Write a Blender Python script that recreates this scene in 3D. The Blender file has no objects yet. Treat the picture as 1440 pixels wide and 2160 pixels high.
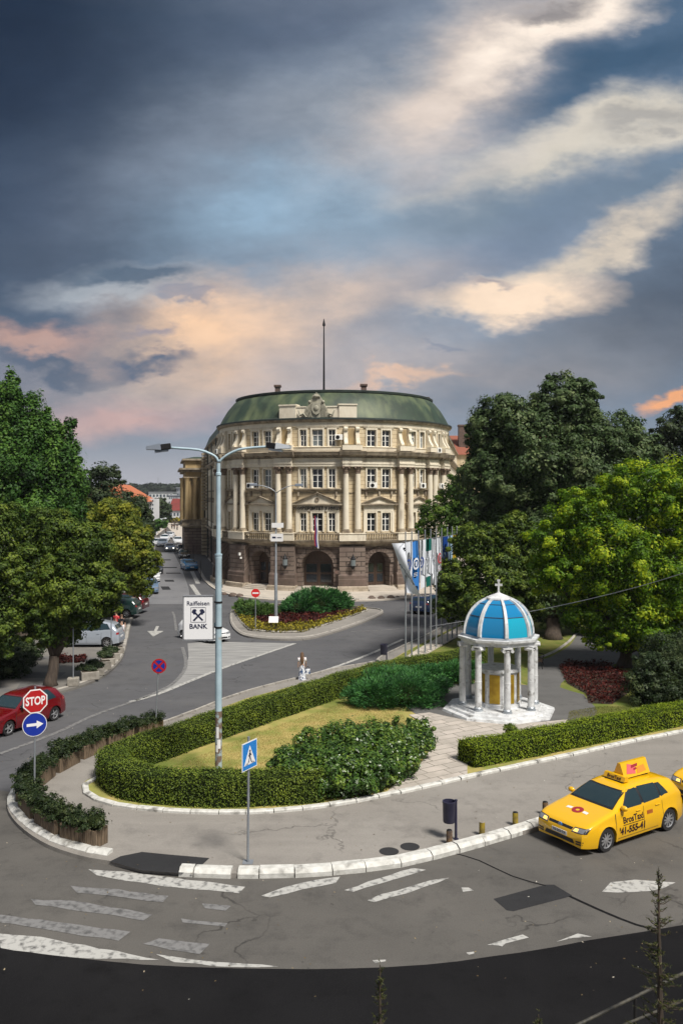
import bpy, bmesh, math, random
import numpy as np
from mathutils import Vector, Matrix
from mathutils.bvhtree import BVHTree
R = math.radians
rng = np.random.default_rng(7)
random.seed(7)
scene = bpy.context.scene
COL = scene.collection

# ---------------------------------------------------------------- camera
H, F, YH, XC = 10.2, 1800.0, 1045.0, 720.0      # eye height (m), focal length and horizon in photo pixels
cam_d = bpy.data.cameras.new('camera')
cam = bpy.data.objects.new('camera', cam_d)
COL.objects.link(cam)
cam.location = (0, 0, H)
cam.rotation_euler = (R(90), 0, 0)
cam_d.sensor_fit = 'VERTICAL'
cam_d.sensor_height = 36.0
cam_d.lens = F / 2160.0 * 36.0
cam_d.shift_y = (YH - 1080.0) / 2160.0
cam_d.clip_start = 0.2
cam_d.clip_end = 20000.0
scene.camera = cam

# ---------------------------------------------------------------- sky and sun
SUN_EL, SUN_AZ = 56.0, 142.0      # degrees: elevation; azimuth from the view direction towards the right
scene.view_settings.view_transform = 'Standard'
scene.view_settings.look = 'None'
scene.view_settings.gamma = 1.0
scene.view_settings.exposure = 0.22
scene.render.film_transparent = False
scene.cycles.use_denoising = True
scene.cycles.max_bounces = 6
scene.cycles.diffuse_bounces = 3
scene.cycles.glossy_bounces = 3
scene.cycles.transmission_bounces = 4
scene.cycles.transparent_max_bounces = 12
scene.cycles.caustics_reflective = False
scene.cycles.caustics_refractive = False

sun_d = bpy.data.lights.new('sun', 'SUN')
sun_d.energy = 4.5
sun_d.angle = R(15)
sun_d.color = (1.0, 0.94, 0.86)
sun = bpy.data.objects.new('sun', sun_d)
COL.objects.link(sun)
_az, _el = R(SUN_AZ), R(SUN_EL)
sun_dir = Vector((math.sin(_az) * math.cos(_el), math.cos(_az) * math.cos(_el), math.sin(_el)))
sun.rotation_euler = sun_dir.to_track_quat('Z', 'Y').to_euler()
sun.location = (60, -40, 60)

world = bpy.data.worlds.new("World")
scene.world = world
world.use_nodes = True
WN, WL = world.node_tree.nodes, world.node_tree.links
WN.clear()


def lin(c):
    return tuple(((v / 255.0) / 12.92 if v / 255.0 <= 0.04045 else ((v / 255.0 + 0.055) / 1.055) ** 2.4) for v in c)


def build_sky():
    def node(t, **k):
        n = WN.new(t)
        for a, b in k.items():
            setattr(n, a, b)
        return n

    def put(sock, v):
        if hasattr(v, 'is_linked') or hasattr(v, 'links'):
            WL.new(v, sock)
        else:
            sock.default_value = v

    def m(op, a, b=None, c=None, clamp=False):
        n = node('ShaderNodeMath', operation=op, use_clamp=clamp)
        put(n.inputs[0], a)
        if b is not None: put(n.inputs[1], b)
        if c is not None: put(n.inputs[2], c)
        return n.outputs[0]

    def mix(f, a, b, mode='MIX'):
        n = node('ShaderNodeMix', data_type='RGBA', blend_type=mode)
        n.clamp_factor = True
        put(n.inputs[0], f)
        for s, v in ((n.inputs[6], a), (n.inputs[7], b)):
            if isinstance(v, tuple): s.default_value = (*v[:3], 1)
            else: WL.new(v, s)
        return n.outputs[2]
    tc = node('ShaderNodeTexCoord')
    sep = node('ShaderNodeSeparateXYZ'); WL.new(tc.outputs['Generated'], sep.inputs[0])
    X, Y, Z = sep.outputs
    ys = m('MAXIMUM', Y, 0.08)
    u0, v0 = m('DIVIDE', X, ys), m('DIVIDE', Z, ys)
    comb = node('ShaderNodeCombineXYZ'); WL.new(u0, comb.inputs[0]); WL.new(v0, comb.inputs[1])
    # large and small turbulence bending the cloud shapes (turned so that streaks run up to the right)
    mp = node('ShaderNodeMapping'); mp.inputs['Rotation'].default_value = (0, 0, R(-24)); mp.inputs['Scale'].default_value = (1, 2.1, 1)
    WL.new(comb.outputs[0], mp.inputs[0])

    def noise(scale, detail, rough, seed, src):
        n = node('ShaderNodeTexNoise', noise_dimensions='4D')
        n.inputs['Scale'].default_value = scale; n.inputs['Detail'].default_value = detail
        n.inputs['Roughness'].default_value = rough; n.inputs['W'].default_value = seed
        WL.new(src, n.inputs['Vector'])
        return n
    big = noise(3.2, 5, 0.55, 1.3, mp.outputs[0]); sb = node('ShaderNodeSeparateXYZ'); WL.new(big.outputs['Color'], sb.inputs[0])
    sml = noise(11, 6, 0.6, 5.1, mp.outputs[0]); ss = node('ShaderNodeSeparateXYZ'); WL.new(sml.outputs['Color'], ss.inputs[0])

    def warp(c, k):
        a = m('MULTIPLY_ADD', m('SUBTRACT', sb.outputs[k], 0.5), 0.15, c)
        return m('MULTIPLY_ADD', m('SUBTRACT', ss.outputs[k], 0.5), 0.078, a)
    u, v = warp(u0, 0), warp(v0, 1)
    wisps = noise(7.5, 8, 0.62, 9.0, mp.outputs[0]).outputs['Fac']
    fine = noise(22, 7, 0.65, 3.3, mp.outputs[0]).outputs['Fac']
    wf = m('MULTIPLY_ADD', m('SUBTRACT', fine, 0.5), 0.5, m('MULTIPLY_ADD', m('SUBTRACT', wisps, 0.5), 2.2, 1.0))

    def blob(px, py, rx, ry, ang, amp=1.0, hard=1.0, tex=1.0):
        """soft elongated cloud bank centred on a sky direction; ang in degrees, up to the right"""
        cu, cv = (px - XC) / F, (YH - py) / F
        ca, sa = math.cos(R(ang)), math.sin(R(ang))
        du, dv = m('SUBTRACT', u, cu), m('SUBTRACT', v, cv)
        a = m('ADD', m('MULTIPLY', du, ca * F / rx), m('MULTIPLY', dv, sa * F / rx))
        b = m('ADD', m('MULTIPLY', du, -sa * F / ry), m('MULTIPLY', dv, ca * F / ry))
        d = m('ADD', m('MULTIPLY', a, a), m('MULTIPLY', b, b))
        e = m('POWER', 2.718, m('MULTIPLY', d, -1.0))
        if tex > 0:
            e = m('MULTIPLY', e, m('MULTIPLY_ADD', m('SUBTRACT', wf, 1.0), tex, 1.0))
        hard = 1.0 + (hard - 1.0) * 0.45
        if hard != 1.0:
            e = m('MULTIPLY_ADD', m('SUBTRACT', e, 0.5), hard, 0.5)
        return m('MULTIPLY', m('MINIMUM', m('MAXIMUM', e, 0.0), 1.0), amp)

    # clear air behind the clouds
    sky = node('ShaderNodeTexSky', sky_type='NISHITA')
    sky.sun_disc = False
    sky.sun_elevation = R(SUN_EL); sky.sun_rotation = R(SUN_AZ)
    sky.altitude = 200; sky.dust_density = 2.0
    K = 10.0        # the world background runs at strength 0.1
    S = lambda r, g, b: tuple(K * q for q in lin((r, g, b)))
    clear = mix(0.9, sky.outputs[0], S(72, 98, 124))
    # veil of grey altostratus, lighter to the middle; vignette painted dark upper left
    c = mix(blob(760, 540, 620, 430, 0, 0.9, 1, 0.3), clear, S(152, 163, 178))
    c = mix(blob(-20, 60, 540, 640, 62, 0.97, 1.3, 0.1), c, S(28, 42, 62))
    c = mix(blob(90, 480, 330, 240, 20, 0.75, 1, 0.2), c, S(58, 72, 94))
    c = mix(blob(640, 0, 330, 110, 10, 0.75, 1, 0.3), c, S(84, 96, 116))
    c = mix(blob(560, 230, 430, 120, 28, 0.6, 1, 0.5), c, S(130, 141, 156))
    c = mix(blob(800, 180, 220, 90, 25, 0.55, 1, 0.8), c, S(166, 169, 174))
    c = mix(blob(620, 440, 270, 100, 10, 0.8, 1, 0.35), c, S(146, 176, 200))
    # upper right banks
    c = mix(blob(1010, 140, 300, 105, 38, 0.95, 1.3, 0.7), c, S(206, 192, 182))
    c = mix(blob(1180, 50, 210, 55, 28, 1.0, 1.6, 0.9), c, S(240, 226, 212))
    c = mix(blob(1150, 15, 70, 26, 10, 0.8, 2.2, 1.3), c, S(120, 118, 122))
    c = mix(blob(1330, 120, 270, 62, 26, 0.95, 1.6, 0.3), c, S(62, 88, 114))
    c = mix(blob(1290, 275, 380, 64, 16, 0.92, 1.6, 1.1), c, S(206, 198, 184))
    c = mix(blob(1380, 250, 120, 24, 12, 0.6, 1.8, 1.4), c, S(136, 136, 138))
    c = mix(blob(1010, 330, 200, 34, 20, 0.6, 1.2, 0.9), c, S(190, 184, 178))
    c = mix(blob(1120, 420, 420, 60, 10, 0.75, 1.2, 0.3), c, S(108, 126, 142))
    c = mix(blob(1000, 540, 330, 60, 32, 0.6, 1.2, 0.5), c, S(104, 122, 146))
    c = mix(blob(1400, 640, 300, 160, 20, 0.98, 1.8, 0.2), c, S(80, 92, 108))
    c = mix(blob(1200, 760, 300, 110, 8, 0.8, 1.2, 0.2), c, S(122, 127, 136))
    c = mix(blob(1240, 520, 330, 44, 27, 0.85, 1.8, 1.2), c, S(212, 198, 180))
    c = mix(blob(1050, 640, 200, 46, 10, 1.0, 2.2, 0.7), c, S(236, 212, 188))
    c = mix(blob(1005, 612, 50, 10, 4, 0.75, 2.2, 1.0), c, S(140, 138, 148))
    # glowing banks low on the left
    c = mix(blob(640, 680, 280, 78, 14, 0.75, 1.2, 0.8), c, S(212, 188, 170))
    c = mix(blob(430, 715, 175, 95, -8, 0.9, 1.3, 0.8), c, S(240, 200, 164))
    c = mix(blob(240, 598, 170, 46, 4, 0.6, 1.6, 1.3), c, S(178, 184, 190))
    c = mix(blob(270, 575, 130, 26, -6, 0.9, 2.6, 1.3), c, S(80, 98, 118))
    c = mix(blob(390, 625, 80, 14, -4, 0.6, 2.2, 1.0), c, S(116, 126, 146))
    c = mix(blob(80, 725, 150, 34, -4, 0.55, 1.6, 0.8), c, S(214, 168, 146))
    c = mix(blob(560, 800, 520, 62, 0, 0.55, 1.2, 0.5), c, S(194, 176, 166))
    c = mix(blob(230, 870, 230, 56, -4, 0.62, 1.6, 0.7), c, S(222, 172, 156))
    c = mix(blob(60, 840, 190, 60, 0, 0.5, 1.2, 0.4), c, S(140, 138, 150))
    c = mix(blob(110, 762, 150, 17, -2, 0.95, 2.6, 0.8), c, S(88, 102, 122))
    c = mix(blob(315, 756, 88, 20, -3, 0.95, 2.8, 0.9), c, S(90, 104, 126))
    c = mix(blob(300, 706, 60, 12, 4, 0.7, 2.4, 1.1), c, S(134, 134, 150))
    c = mix(blob(370, 860, 90, 12, 0, 0.5, 2.0, 0.9), c, S(176, 158, 160))
    c = mix(blob(940, 760, 40, 8, 2, 0.7, 2.4, 0.9), c, S(124, 132, 148))
    c = mix(blob(870, 815, 120, 12, 4, 0.6, 1.6, 0.8), c, S(230, 188, 156))
    c = mix(blob(1430, 835, 90, 18, 20, 0.95, 2.4, 0.6), c, S(228, 160, 110))
    # general texture of the cloud deck
    t = m('MULTIPLY_ADD', m('SUBTRACT', wf, 1.0), 0.28, 1.0)
    tcol = node('ShaderNodeCombineColor')
    for i in range(3): WL.new(t, tcol.inputs[i])
    c = mix(1.0, c, tcol.outputs[0], 'MULTIPLY')
    # pale haze at the horizon
    hz = m('POWER', 2.718, m('MULTIPLY', m('MULTIPLY', v0, v0), -260.0))
    c = mix(m('MULTIPLY', hz, 0.8), c, S(178, 176, 182))
    # overhead and behind: brighter broken cloud, so that the square is lit from above
    back = mix(m('MULTIPLY_ADD', m('SUBTRACT', wisps, 0.5), 2.0, 0.5), S(92, 103, 122), S(160, 158, 158))
    up = m('MULTIPLY', m('SUBTRACT', Z, 0.48), 5.0, clamp=True)
    fr = m('MULTIPLY', m('SUBTRACT', 0.35, Y), 4.0, clamp=True)
    c = mix(m('MAXIMUM', up, fr), c, back)
    low = m('MULTIPLY', m('SUBTRACT', 0.0, Z), 30.0, clamp=True)
    c = mix(low, c, S(70, 72, 74))
    bg = node('ShaderNodeBackground'); WL.new(c, bg.inputs[0]); bg.inputs[1].default_value = 0.1
    out = node('ShaderNodeOutputWorld'); WL.new(bg.outputs[0], out.inputs[0])
    world.cycles.sampling_method = 'MANUAL'
    world.cycles.sample_map_resolution = 512


build_sky()


# ---------------------------------------------------------------- helpers
def G(px, py, z=0.0):
    """point of a level surface at height z seen at a photo pixel"""
    y = F * (H - z) / (py - YH)
    return Vector(((px - XC) * y / F, y, z))


def P(px, py, y):
    return Vector(((px - XC) * y / F, y, H + (YH - py) * y / F))


def tag(o, label=None, cat=None, group=None, kind=None):
    if label: o['label'] = label
    if cat: o['category'] = cat
    if group: o['group'] = group
    if kind: o['kind'] = kind
    return o


def empty(name, loc=(0, 0, 0), rz=0.0, label=None, cat=None, group=None, scale=1.0):
    o = bpy.data.objects.new(name, None)
    o.empty_display_size = 0.2
    COL.objects.link(o)
    o.location = loc
    o.rotation_euler = (0, 0, rz)
    o.scale = (scale,) * 3
    return tag(o, label, cat, group)


def kids(o):
    return [c for c in bpy.data.objects if c.parent == o]


def copy_tree(o, loc=None, rz=None, label=None, group=None):
    ch = {}
    for c in bpy.data.objects:
        if c.parent: ch.setdefault(c.parent.name, []).append(c)

    def rec(s, parent):
        c = s.copy()
        COL.objects.link(c)
        c.parent = parent
        for k in ch.get(s.name, []):
            rec(k, c)
        return c
    r = rec(o, None)
    if loc is not None: r.location = loc
    if rz is not None: r.rotation_euler = (0, 0, rz)
    if label: r['label'] = label
    if group: r['group'] = group
    return r


def link_mesh(name, me, mats, parent=None, world=True, smooth=False):
    o = bpy.data.objects.new(name, me)
    COL.objects.link(o)
    for mt in (mats if isinstance(mats, (list, tuple)) else [mats]):
        if mt: me.materials.append(mt)
    if smooth:
        me.polygons.foreach_set('use_smooth', [True] * len(me.polygons))
    if parent:
        o.parent = parent
        if world:
            off = Vector((0, 0, 0)); q = parent
            while q:
                off += Vector(q.location); q = q.parent
            o.location = -off if off.length else (0, 0, 0)
    return o


class MB:
    """collects geometry for ONE mesh object"""
    def __init__(s, M=None):
        s.v, s.f, s.mi, s.uv = [], [], [], []
        s.M = M or Matrix.Identity(4)
        s.cur = 0

    def add(s, vs, fs, uvs=None):
        b = len(s.v)
        s.v += [s.M @ Vector(p) for p in vs]
        s.uv += (uvs if uvs else [(p[0], p[2]) for p in vs])
        s.f += [tuple(b + i for i in f) for f in fs]
        s.mi += [s.cur] * len(fs)
        return s

    def box(s, x0, x1, y0, y1, z0, z1, c=0.0):
        if x0 > x1: x0, x1 = x1, x0
        if y0 > y1: y0, y1 = y1, y0
        if z0 > z1: z0, z1 = z1, z0
        if c <= 0:
            vs = [(x, y, z) for z in (z0, z1) for (x, y) in ((x0, y0), (x1, y0), (x1, y1), (x0, y1))]
            fs = [(3, 2, 1, 0), (4, 5, 6, 7), (0, 1, 5, 4), (1, 2, 6, 5), (2, 3, 7, 6), (3, 0, 4, 7)]
            return s.add(vs, fs)
        c = min(c, (x1 - x0) * .49, (y1 - y0) * .49, (z1 - z0) * .49)
        vs = []
        for z, k in ((z0, c), (z0 + c, 0), (z1 - c, 0), (z1, c)):
            a0, a1, b0, b1 = x0 + k, x1 - k, y0 + k, y1 - k
            q = c - k * .0
            if k:
                vs += [(a0, b0, z), (a0, b0, z), (a1, b0, z), (a1, b0, z), (a1, b1, z), (a1, b1, z), (a0, b1, z), (a0, b1, z)]
            else:
                vs += [(x0, y0 + c, z), (x0 + c, y0, z), (x1 - c, y0, z), (x1, y0 + c, z), (x1, y1 - c, z), (x1 - c, y1, z), (x0 + c, y1, z), (x0, y1 - c, z)]
        fs = []
        for r in range(3):
            for i in range(8):
                j = (i + 1) % 8
                fs.append((r * 8 + i, r * 8 + j, (r + 1) * 8 + j, (r + 1) * 8 + i))
        fs.append((6, 4, 2, 0)); fs.append((24, 26, 28, 30))
        return s.add(vs, fs)

    def prism(s, poly, z0, z1):
        n = len(poly)
        vs = [(p[0], p[1], z0) for p in poly] + [(p[0], p[1], z1) for p in poly]
        fs = [tuple(range(n))[::-1], tuple(range(n, 2 * n))] + [(i, (i + 1) % n, n + (i + 1) % n, n + i) for i in range(n)]
        return s.add(vs, fs)

    def extr(s, poly, x0, x1):
        """polygon given in (y, z), run along x"""
        n = len(poly)
        vs = [(x0, p[0], p[1]) for p in poly] + [(x1, p[0], p[1]) for p in poly]
        fs = [tuple(range(n)), tuple(range(n, 2 * n))[::-1]] + [(i, n + i, n + (i + 1) % n, (i + 1) % n) for i in range(n)]
        return s.add(vs, fs)

    def face_xz(s, poly, y0, y1):
        """polygon given in (x, z), run along y"""
        n = len(poly)
        vs = [(p[0], y0, p[1]) for p in poly] + [(p[0], y1, p[1]) for p in poly]
        fs = [tuple(range(n)), tuple(range(n, 2 * n))[::-1]] + [(i, n + i, n + (i + 1) % n, (i + 1) % n) for i in range(n)]
        return s.add(vs, fs)

    def lathe(s, prof, seg=16, cx=0, cy=0, cap=True, a0=0.0):
        vs, n = [], len(prof)
        for r, z in prof:
            for i in range(seg):
                a = a0 + 2 * math.pi * i / seg
                vs.append((cx + r * math.cos(a), cy + r * math.sin(a), z))
        fs = [(k * seg + i, k * seg + (i + 1) % seg, (k + 1) * seg + (i + 1) % seg, (k + 1) * seg + i)
              for k in range(n - 1) for i in range(seg)]
        if cap:
            if prof[0][0] > 1e-4: fs.append(tuple(range(seg))[::-1])
            if prof[-1][0] > 1e-4: fs.append(tuple((n - 1) * seg + i for i in range(seg)))
        return s.add(vs, fs)

    def tube(s, pts, r, seg=8):
        pts = [Vector(p) for p in pts]
        n = len(pts)
        rs = r if isinstance(r, (list, tuple)) else [r] * n
        vs, prev = [], None
        for k, p in enumerate(pts):
            t = (pts[min(k + 1, n - 1)] - pts[max(k - 1, 0)]).normalized()
            if prev is None:
                a = Vector((0, 0, 1)) if abs(t.z) < .9 else Vector((1, 0, 0))
                u = t.cross(a).normalized()
            else:
                u = (prev - t * prev.dot(t)).normalized()
            prev = u
            w = t.cross(u)
            for i in range(seg):
                a = 2 * math.pi * i / seg
                vs.append(p + (u * math.cos(a) + w * math.sin(a)) * rs[k])
        fs = [(k * seg + i, k * seg + (i + 1) % seg, (k + 1) * seg + (i + 1) % seg, (k + 1) * seg + i)
              for k in range(n - 1) for i in range(seg)]
        fs += [tuple(range(seg))[::-1], tuple((n - 1) * seg + i for i in range(seg))]
        return s.add(vs, fs)

    def ball(s, c, r, seg=10, rings=6):
        c = Vector(c); r = (r, r, r) if not hasattr(r, '__len__') else r
        vs = [c + Vector((0, 0, -r[2]))]
        for k in range(1, rings):
            ph = math.pi * k / rings
            for i in range(seg):
                a = 2 * math.pi * i / seg
                vs.append(c + Vector((r[0] * math.sin(ph) * math.cos(a), r[1] * math.sin(ph) * math.sin(a), -r[2] * math.cos(ph))))
        vs.append(c + Vector((0, 0, r[2])))
        fs = [(0, 1 + (i + 1) % seg, 1 + i) for i in range(seg)]
        for k in range(rings - 2):
            for i in range(seg):
                a, b = 1 + k * seg + i, 1 + k * seg + (i + 1) % seg
                fs.append((a, b, b + seg, a + seg))
        L = len(vs) - 1
        fs += [(L, L - seg + i, L - seg + (i + 1) % seg) for i in range(seg)]
        return s.add(vs, fs)

    def build(s, name, mats, parent=None, world=True, smooth=False, recalc=True):
        me = bpy.data.meshes.new(name)
        me.from_pydata([tuple(p) for p in s.v], [], s.f)
        uvl = me.uv_layers.new(name='UVMap')
        idx = np.empty(len(me.loops), dtype=np.int32); me.loops.foreach_get('vertex_index', idx)
        uva = np.array(s.uv, dtype=np.float32)
        uvl.data.foreach_set('uv', uva[idx].ravel())
        if any(s.mi): me.polygons.foreach_set('material_index', s.mi)
        if recalc:
            bm = bmesh.new(); bm.from_mesh(me)
            bmesh.ops.recalc_face_normals(bm, faces=bm.faces)
            bm.to_mesh(me); bm.free()
        o = link_mesh(name, me, mats, parent, world)
        if smooth:
            me.polygons.foreach_set('use_smooth', [True] * len(me.polygons))
            if smooth != True:
                try: me.set_sharp_from_angle(angle=R(smooth))
                except Exception: pass
        me.update()
        return o


def catmull(pts, step=0.5, closed=False):
    pts = [Vector(p) for p in pts]
    n = len(pts)
    out = []
    for i in range(n if closed else n - 1):
        g = (lambda k: pts[k % n]) if closed else (lambda k: pts[min(max(k, 0), n - 1)])
        p0, p1, p2, p3 = g(i - 1), g(i), g(i + 1), g(i + 2)
        m_ = max(2, int((p2 - p1).length / step))
        for k in range(m_):
            t = k / m_
            out.append(0.5 * ((2 * p1) + (p2 - p0) * t + (2 * p0 - 5 * p1 + 4 * p2 - p3) * t * t + (3 * p1 - p0 - 3 * p2 + p3) * t ** 3))
    if not closed: out.append(pts[-1])
    return out


def sheet(name, pts, z, mat, kind='structure', label=None, cat=None, thick=0.0, parent=None):
    """flat sheet or raised slab with the given outline"""
    bm = bmesh.new()
    vs = [bm.verts.new((p[0], p[1], z)) for p in pts]
    f = bm.faces.new(vs)
    if f.normal.z < 0: f.normal_flip()
    bm.normal_update()
    if thick:
        r = bmesh.ops.extrude_face_region(bm, geom=[f])
        for e in r['geom']:
            if isinstance(e, bmesh.types.BMVert): e.co.z = z - thick
        bm.faces.ensure_lookup_table()
    bmesh.ops.triangulate(bm, faces=[q for q in bm.faces if len(q.verts) > 4])
    bmesh.ops.recalc_face_normals(bm, faces=bm.faces)
    if not thick:
        for q in bm.faces:
            if q.normal.z < 0: q.normal_flip()
    me = bpy.data.meshes.new(name); bm.to_mesh(me); bm.free()
    o = link_mesh(name, me, mat, parent)
    return tag(o, label, cat, kind=kind)


# ---------------------------------------------------------------- materials
def new_mat(name):
    mt = bpy.data.materials.new(name)
    mt.use_nodes = True
    nt = mt.node_tree
    b = nt.nodes['Principled BSDF']
    return mt, nt, b


def setspec(b, v):
    for k in ('Specular IOR Level', 'Specular'):
        if k in b.inputs:
            b.inputs[k].default_value = v; return


def pm(name, c1, c2=None, scale=4.0, rough=0.8, bump=0.0, bscale=None, metal=0.0, spec=0.4, detail=6, coat=0.0,
       lo=0.35, hi=0.65, streak=None, dirt=None, dscale=1.0, dlo=0.55, dhi=0.75, stretch=(1, 1, 1)):
    """surface with a noisy two-tone colour, optional bump, and a larger dirt pattern"""
    mt, nt, b = new_mat(name)
    N, L = nt.nodes, nt.links
    b.inputs['Roughness'].default_value = rough
    b.inputs['Metallic'].default_value = metal
    setspec(b, spec)
    if coat: b.inputs['Coat Weight'].default_value = coat; b.inputs['Coat Roughness'].default_value = 0.05
    c2 = c2 or tuple(x * 0.85 for x in c1)
    tc = N.new('ShaderNodeTexCoord')
    mp = N.new('ShaderNodeMapping'); mp.inputs['Scale'].default_value = stretch
    L.new(tc.outputs['Object'], mp.inputs[0])

    def fac(sc, lo_, hi_, w=0.0):
        n = N.new('ShaderNodeTexNoise'); n.noise_dimensions = '4D'
        n.inputs['W'].default_value = w
        n.inputs['Scale'].default_value = sc; n.inputs['Detail'].default_value = detail
        L.new(mp.outputs[0], n.inputs['Vector'])
        r = N.new('ShaderNodeMapRange'); r.inputs[1].default_value = lo_; r.inputs[2].default_value = hi_
        L.new(n.outputs['Fac'], r.inputs[0])
        return n, r.outputs[0]
    n1, f1 = fac(scale, lo, hi)
    mx = N.new('ShaderNodeMix'); mx.data_type = 'RGBA'
    L.new(f1, mx.inputs[0]); mx.inputs[6].default_value = (*c1, 1); mx.inputs[7].default_value = (*c2, 1)
    col = mx.outputs[2]
    if dirt:
        _, f2 = fac(dscale, dlo, dhi, 3.7)
        m2 = N.new('ShaderNodeMix'); m2.data_type = 'RGBA'
        L.new(f2, m2.inputs[0]); L.new(col, m2.inputs[6]); m2.inputs[7].default_value = (*dirt, 1)
        col = m2.outputs[2]
    L.new(col, b.inputs['Base Color'])
    if bump:
        nb = N.new('ShaderNodeTexNoise'); nb.inputs['Scale'].default_value = bscale or scale * 4; nb.inputs['Detail'].default_value = 4
        L.new(mp.outputs[0], nb.inputs['Vector'])
        bp = N.new('ShaderNodeBump'); bp.inputs['Strength'].default_value = bump; bp.inputs['Distance'].default_value = 0.02
        L.new(nb.outputs['Fac'], bp.inputs['Height']); L.new(bp.outputs[0], b.inputs['Normal'])
    return mt


def plain(name, c, rough=0.5, metal=0.0, spec=0.5, coat=0.0, emit=None):
    mt, nt, b = new_mat(name)
    b.inputs['Base Color'].default_value = (*c, 1)
    b.inputs['Roughness'].default_value = rough
    b.inputs['Metallic'].default_value = metal
    setspec(b, spec)
    if coat: b.inputs['Coat Weight'].default_value = coat; b.inputs['Coat Roughness'].default_value = 0.04
    if emit:
        b.inputs['Emission Color'].default_value = (*emit[0], 1)
        b.inputs['Emission Strength'].default_value = emit[1]
    return mt


def brickmat(name, c1, c2, mortar, w, h, msize=0.02, rough=0.85, bump=0.6, uv=True, offset=0.5, dirt=None, dscale=0.4, rot=0.0):
    mt, nt, b = new_mat(name)
    N, L = nt.nodes, nt.links
    b.inputs['Roughness'].default_value = rough
    setspec(b, 0.3)
    tc = N.new('ShaderNodeTexCoord')
    mp = N.new('ShaderNodeMapping'); mp.inputs['Rotation'].default_value = (0, 0, rot)
    L.new(tc.outputs['UV' if uv else 'Object'], mp.inputs[0])
    br = N.new('ShaderNodeTexBrick'); br.offset = offset
    br.inputs['Color1'].default_value = (*c1, 1); br.inputs['Color2'].default_value = (*c2, 1); br.inputs['Mortar'].default_value = (*mortar, 1)
    br.inputs['Scale'].default_value = 1.0; br.inputs['Mortar Size'].default_value = msize; br.inputs['Mortar Smooth'].default_value = 0.3
    br.inputs['Brick Width'].default_value = w; br.inputs['Row Height'].default_value = h
    L.new(mp.outputs[0], br.inputs['Vector'])
    n = N.new('ShaderNodeTexNoise'); n.inputs['Scale'].default_value = dscale; n.inputs['Detail'].default_value = 7
    L.new(tc.outputs['Object'], n.inputs['Vector'])
    r = N.new('ShaderNodeMapRange'); r.inputs[1].default_value = 0.42; r.inputs[2].default_value = 0.72
    L.new(n.outputs['Fac'], r.inputs[0])
    mx = N.new('ShaderNodeMix'); mx.data_type = 'RGBA'
    L.new(r.outputs[0], mx.inputs[0]); L.new(br.outputs['Color'], mx.inputs[6]); mx.inputs[7].default_value = (*(dirt or c2), 1)
    L.new(mx.outputs[2], b.inputs['Base Color'])
    iv = N.new('ShaderNodeMath'); iv.operation = 'SUBTRACT'; iv.inputs[0].default_value = 1.0; L.new(br.outputs['Fac'], iv.inputs[1])
    bp = N.new('ShaderNodeBump'); bp.inputs['Strength'].default_value = bump; bp.inputs['Distance'].default_value = 0.03
    L.new(iv.outputs[0], bp.inputs['Height']); L.new(bp.outputs[0], b.inputs['Normal'])
    return mt


def leafmat(name, dark, mid, light, rough=0.55, trans=0.35, spec=0.25):
    """foliage: colour by the 'rnd' value each leaf carries"""
    mt, nt, b = new_mat(name)
    N, L = nt.nodes, nt.links
    at = N.new('ShaderNodeAttribute'); at.attribute_name = 'rnd'
    cr = N.new('ShaderNodeValToRGB')
    e = cr.color_ramp.elements
    e[0].position = 0.05; e[0].color = (*dark, 1)
    e[1].position = 0.95; e[1].color = (*light, 1)
    q = cr.color_ramp.elements.new(0.5); q.color = (*mid, 1)
    L.new(at.outputs['Fac'], cr.inputs[0])
    L.new(cr.outputs[0], b.inputs['Base Color'])
    b.inputs['Roughness'].default_value = rough
    setspec(b, spec)
    tr = N.new('ShaderNodeBsdfTranslucent'); L.new(cr.outputs[0], tr.inputs['Color'])
    ms = N.new('ShaderNodeMixShader'); ms.inputs[0].default_value = trans
    L.new(b.outputs[0], ms.inputs[1]); L.new(tr.outputs[0], ms.inputs[2])
    L.new(ms.outputs[0], N['Material Output'].inputs['Surface'])
    return mt


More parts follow.
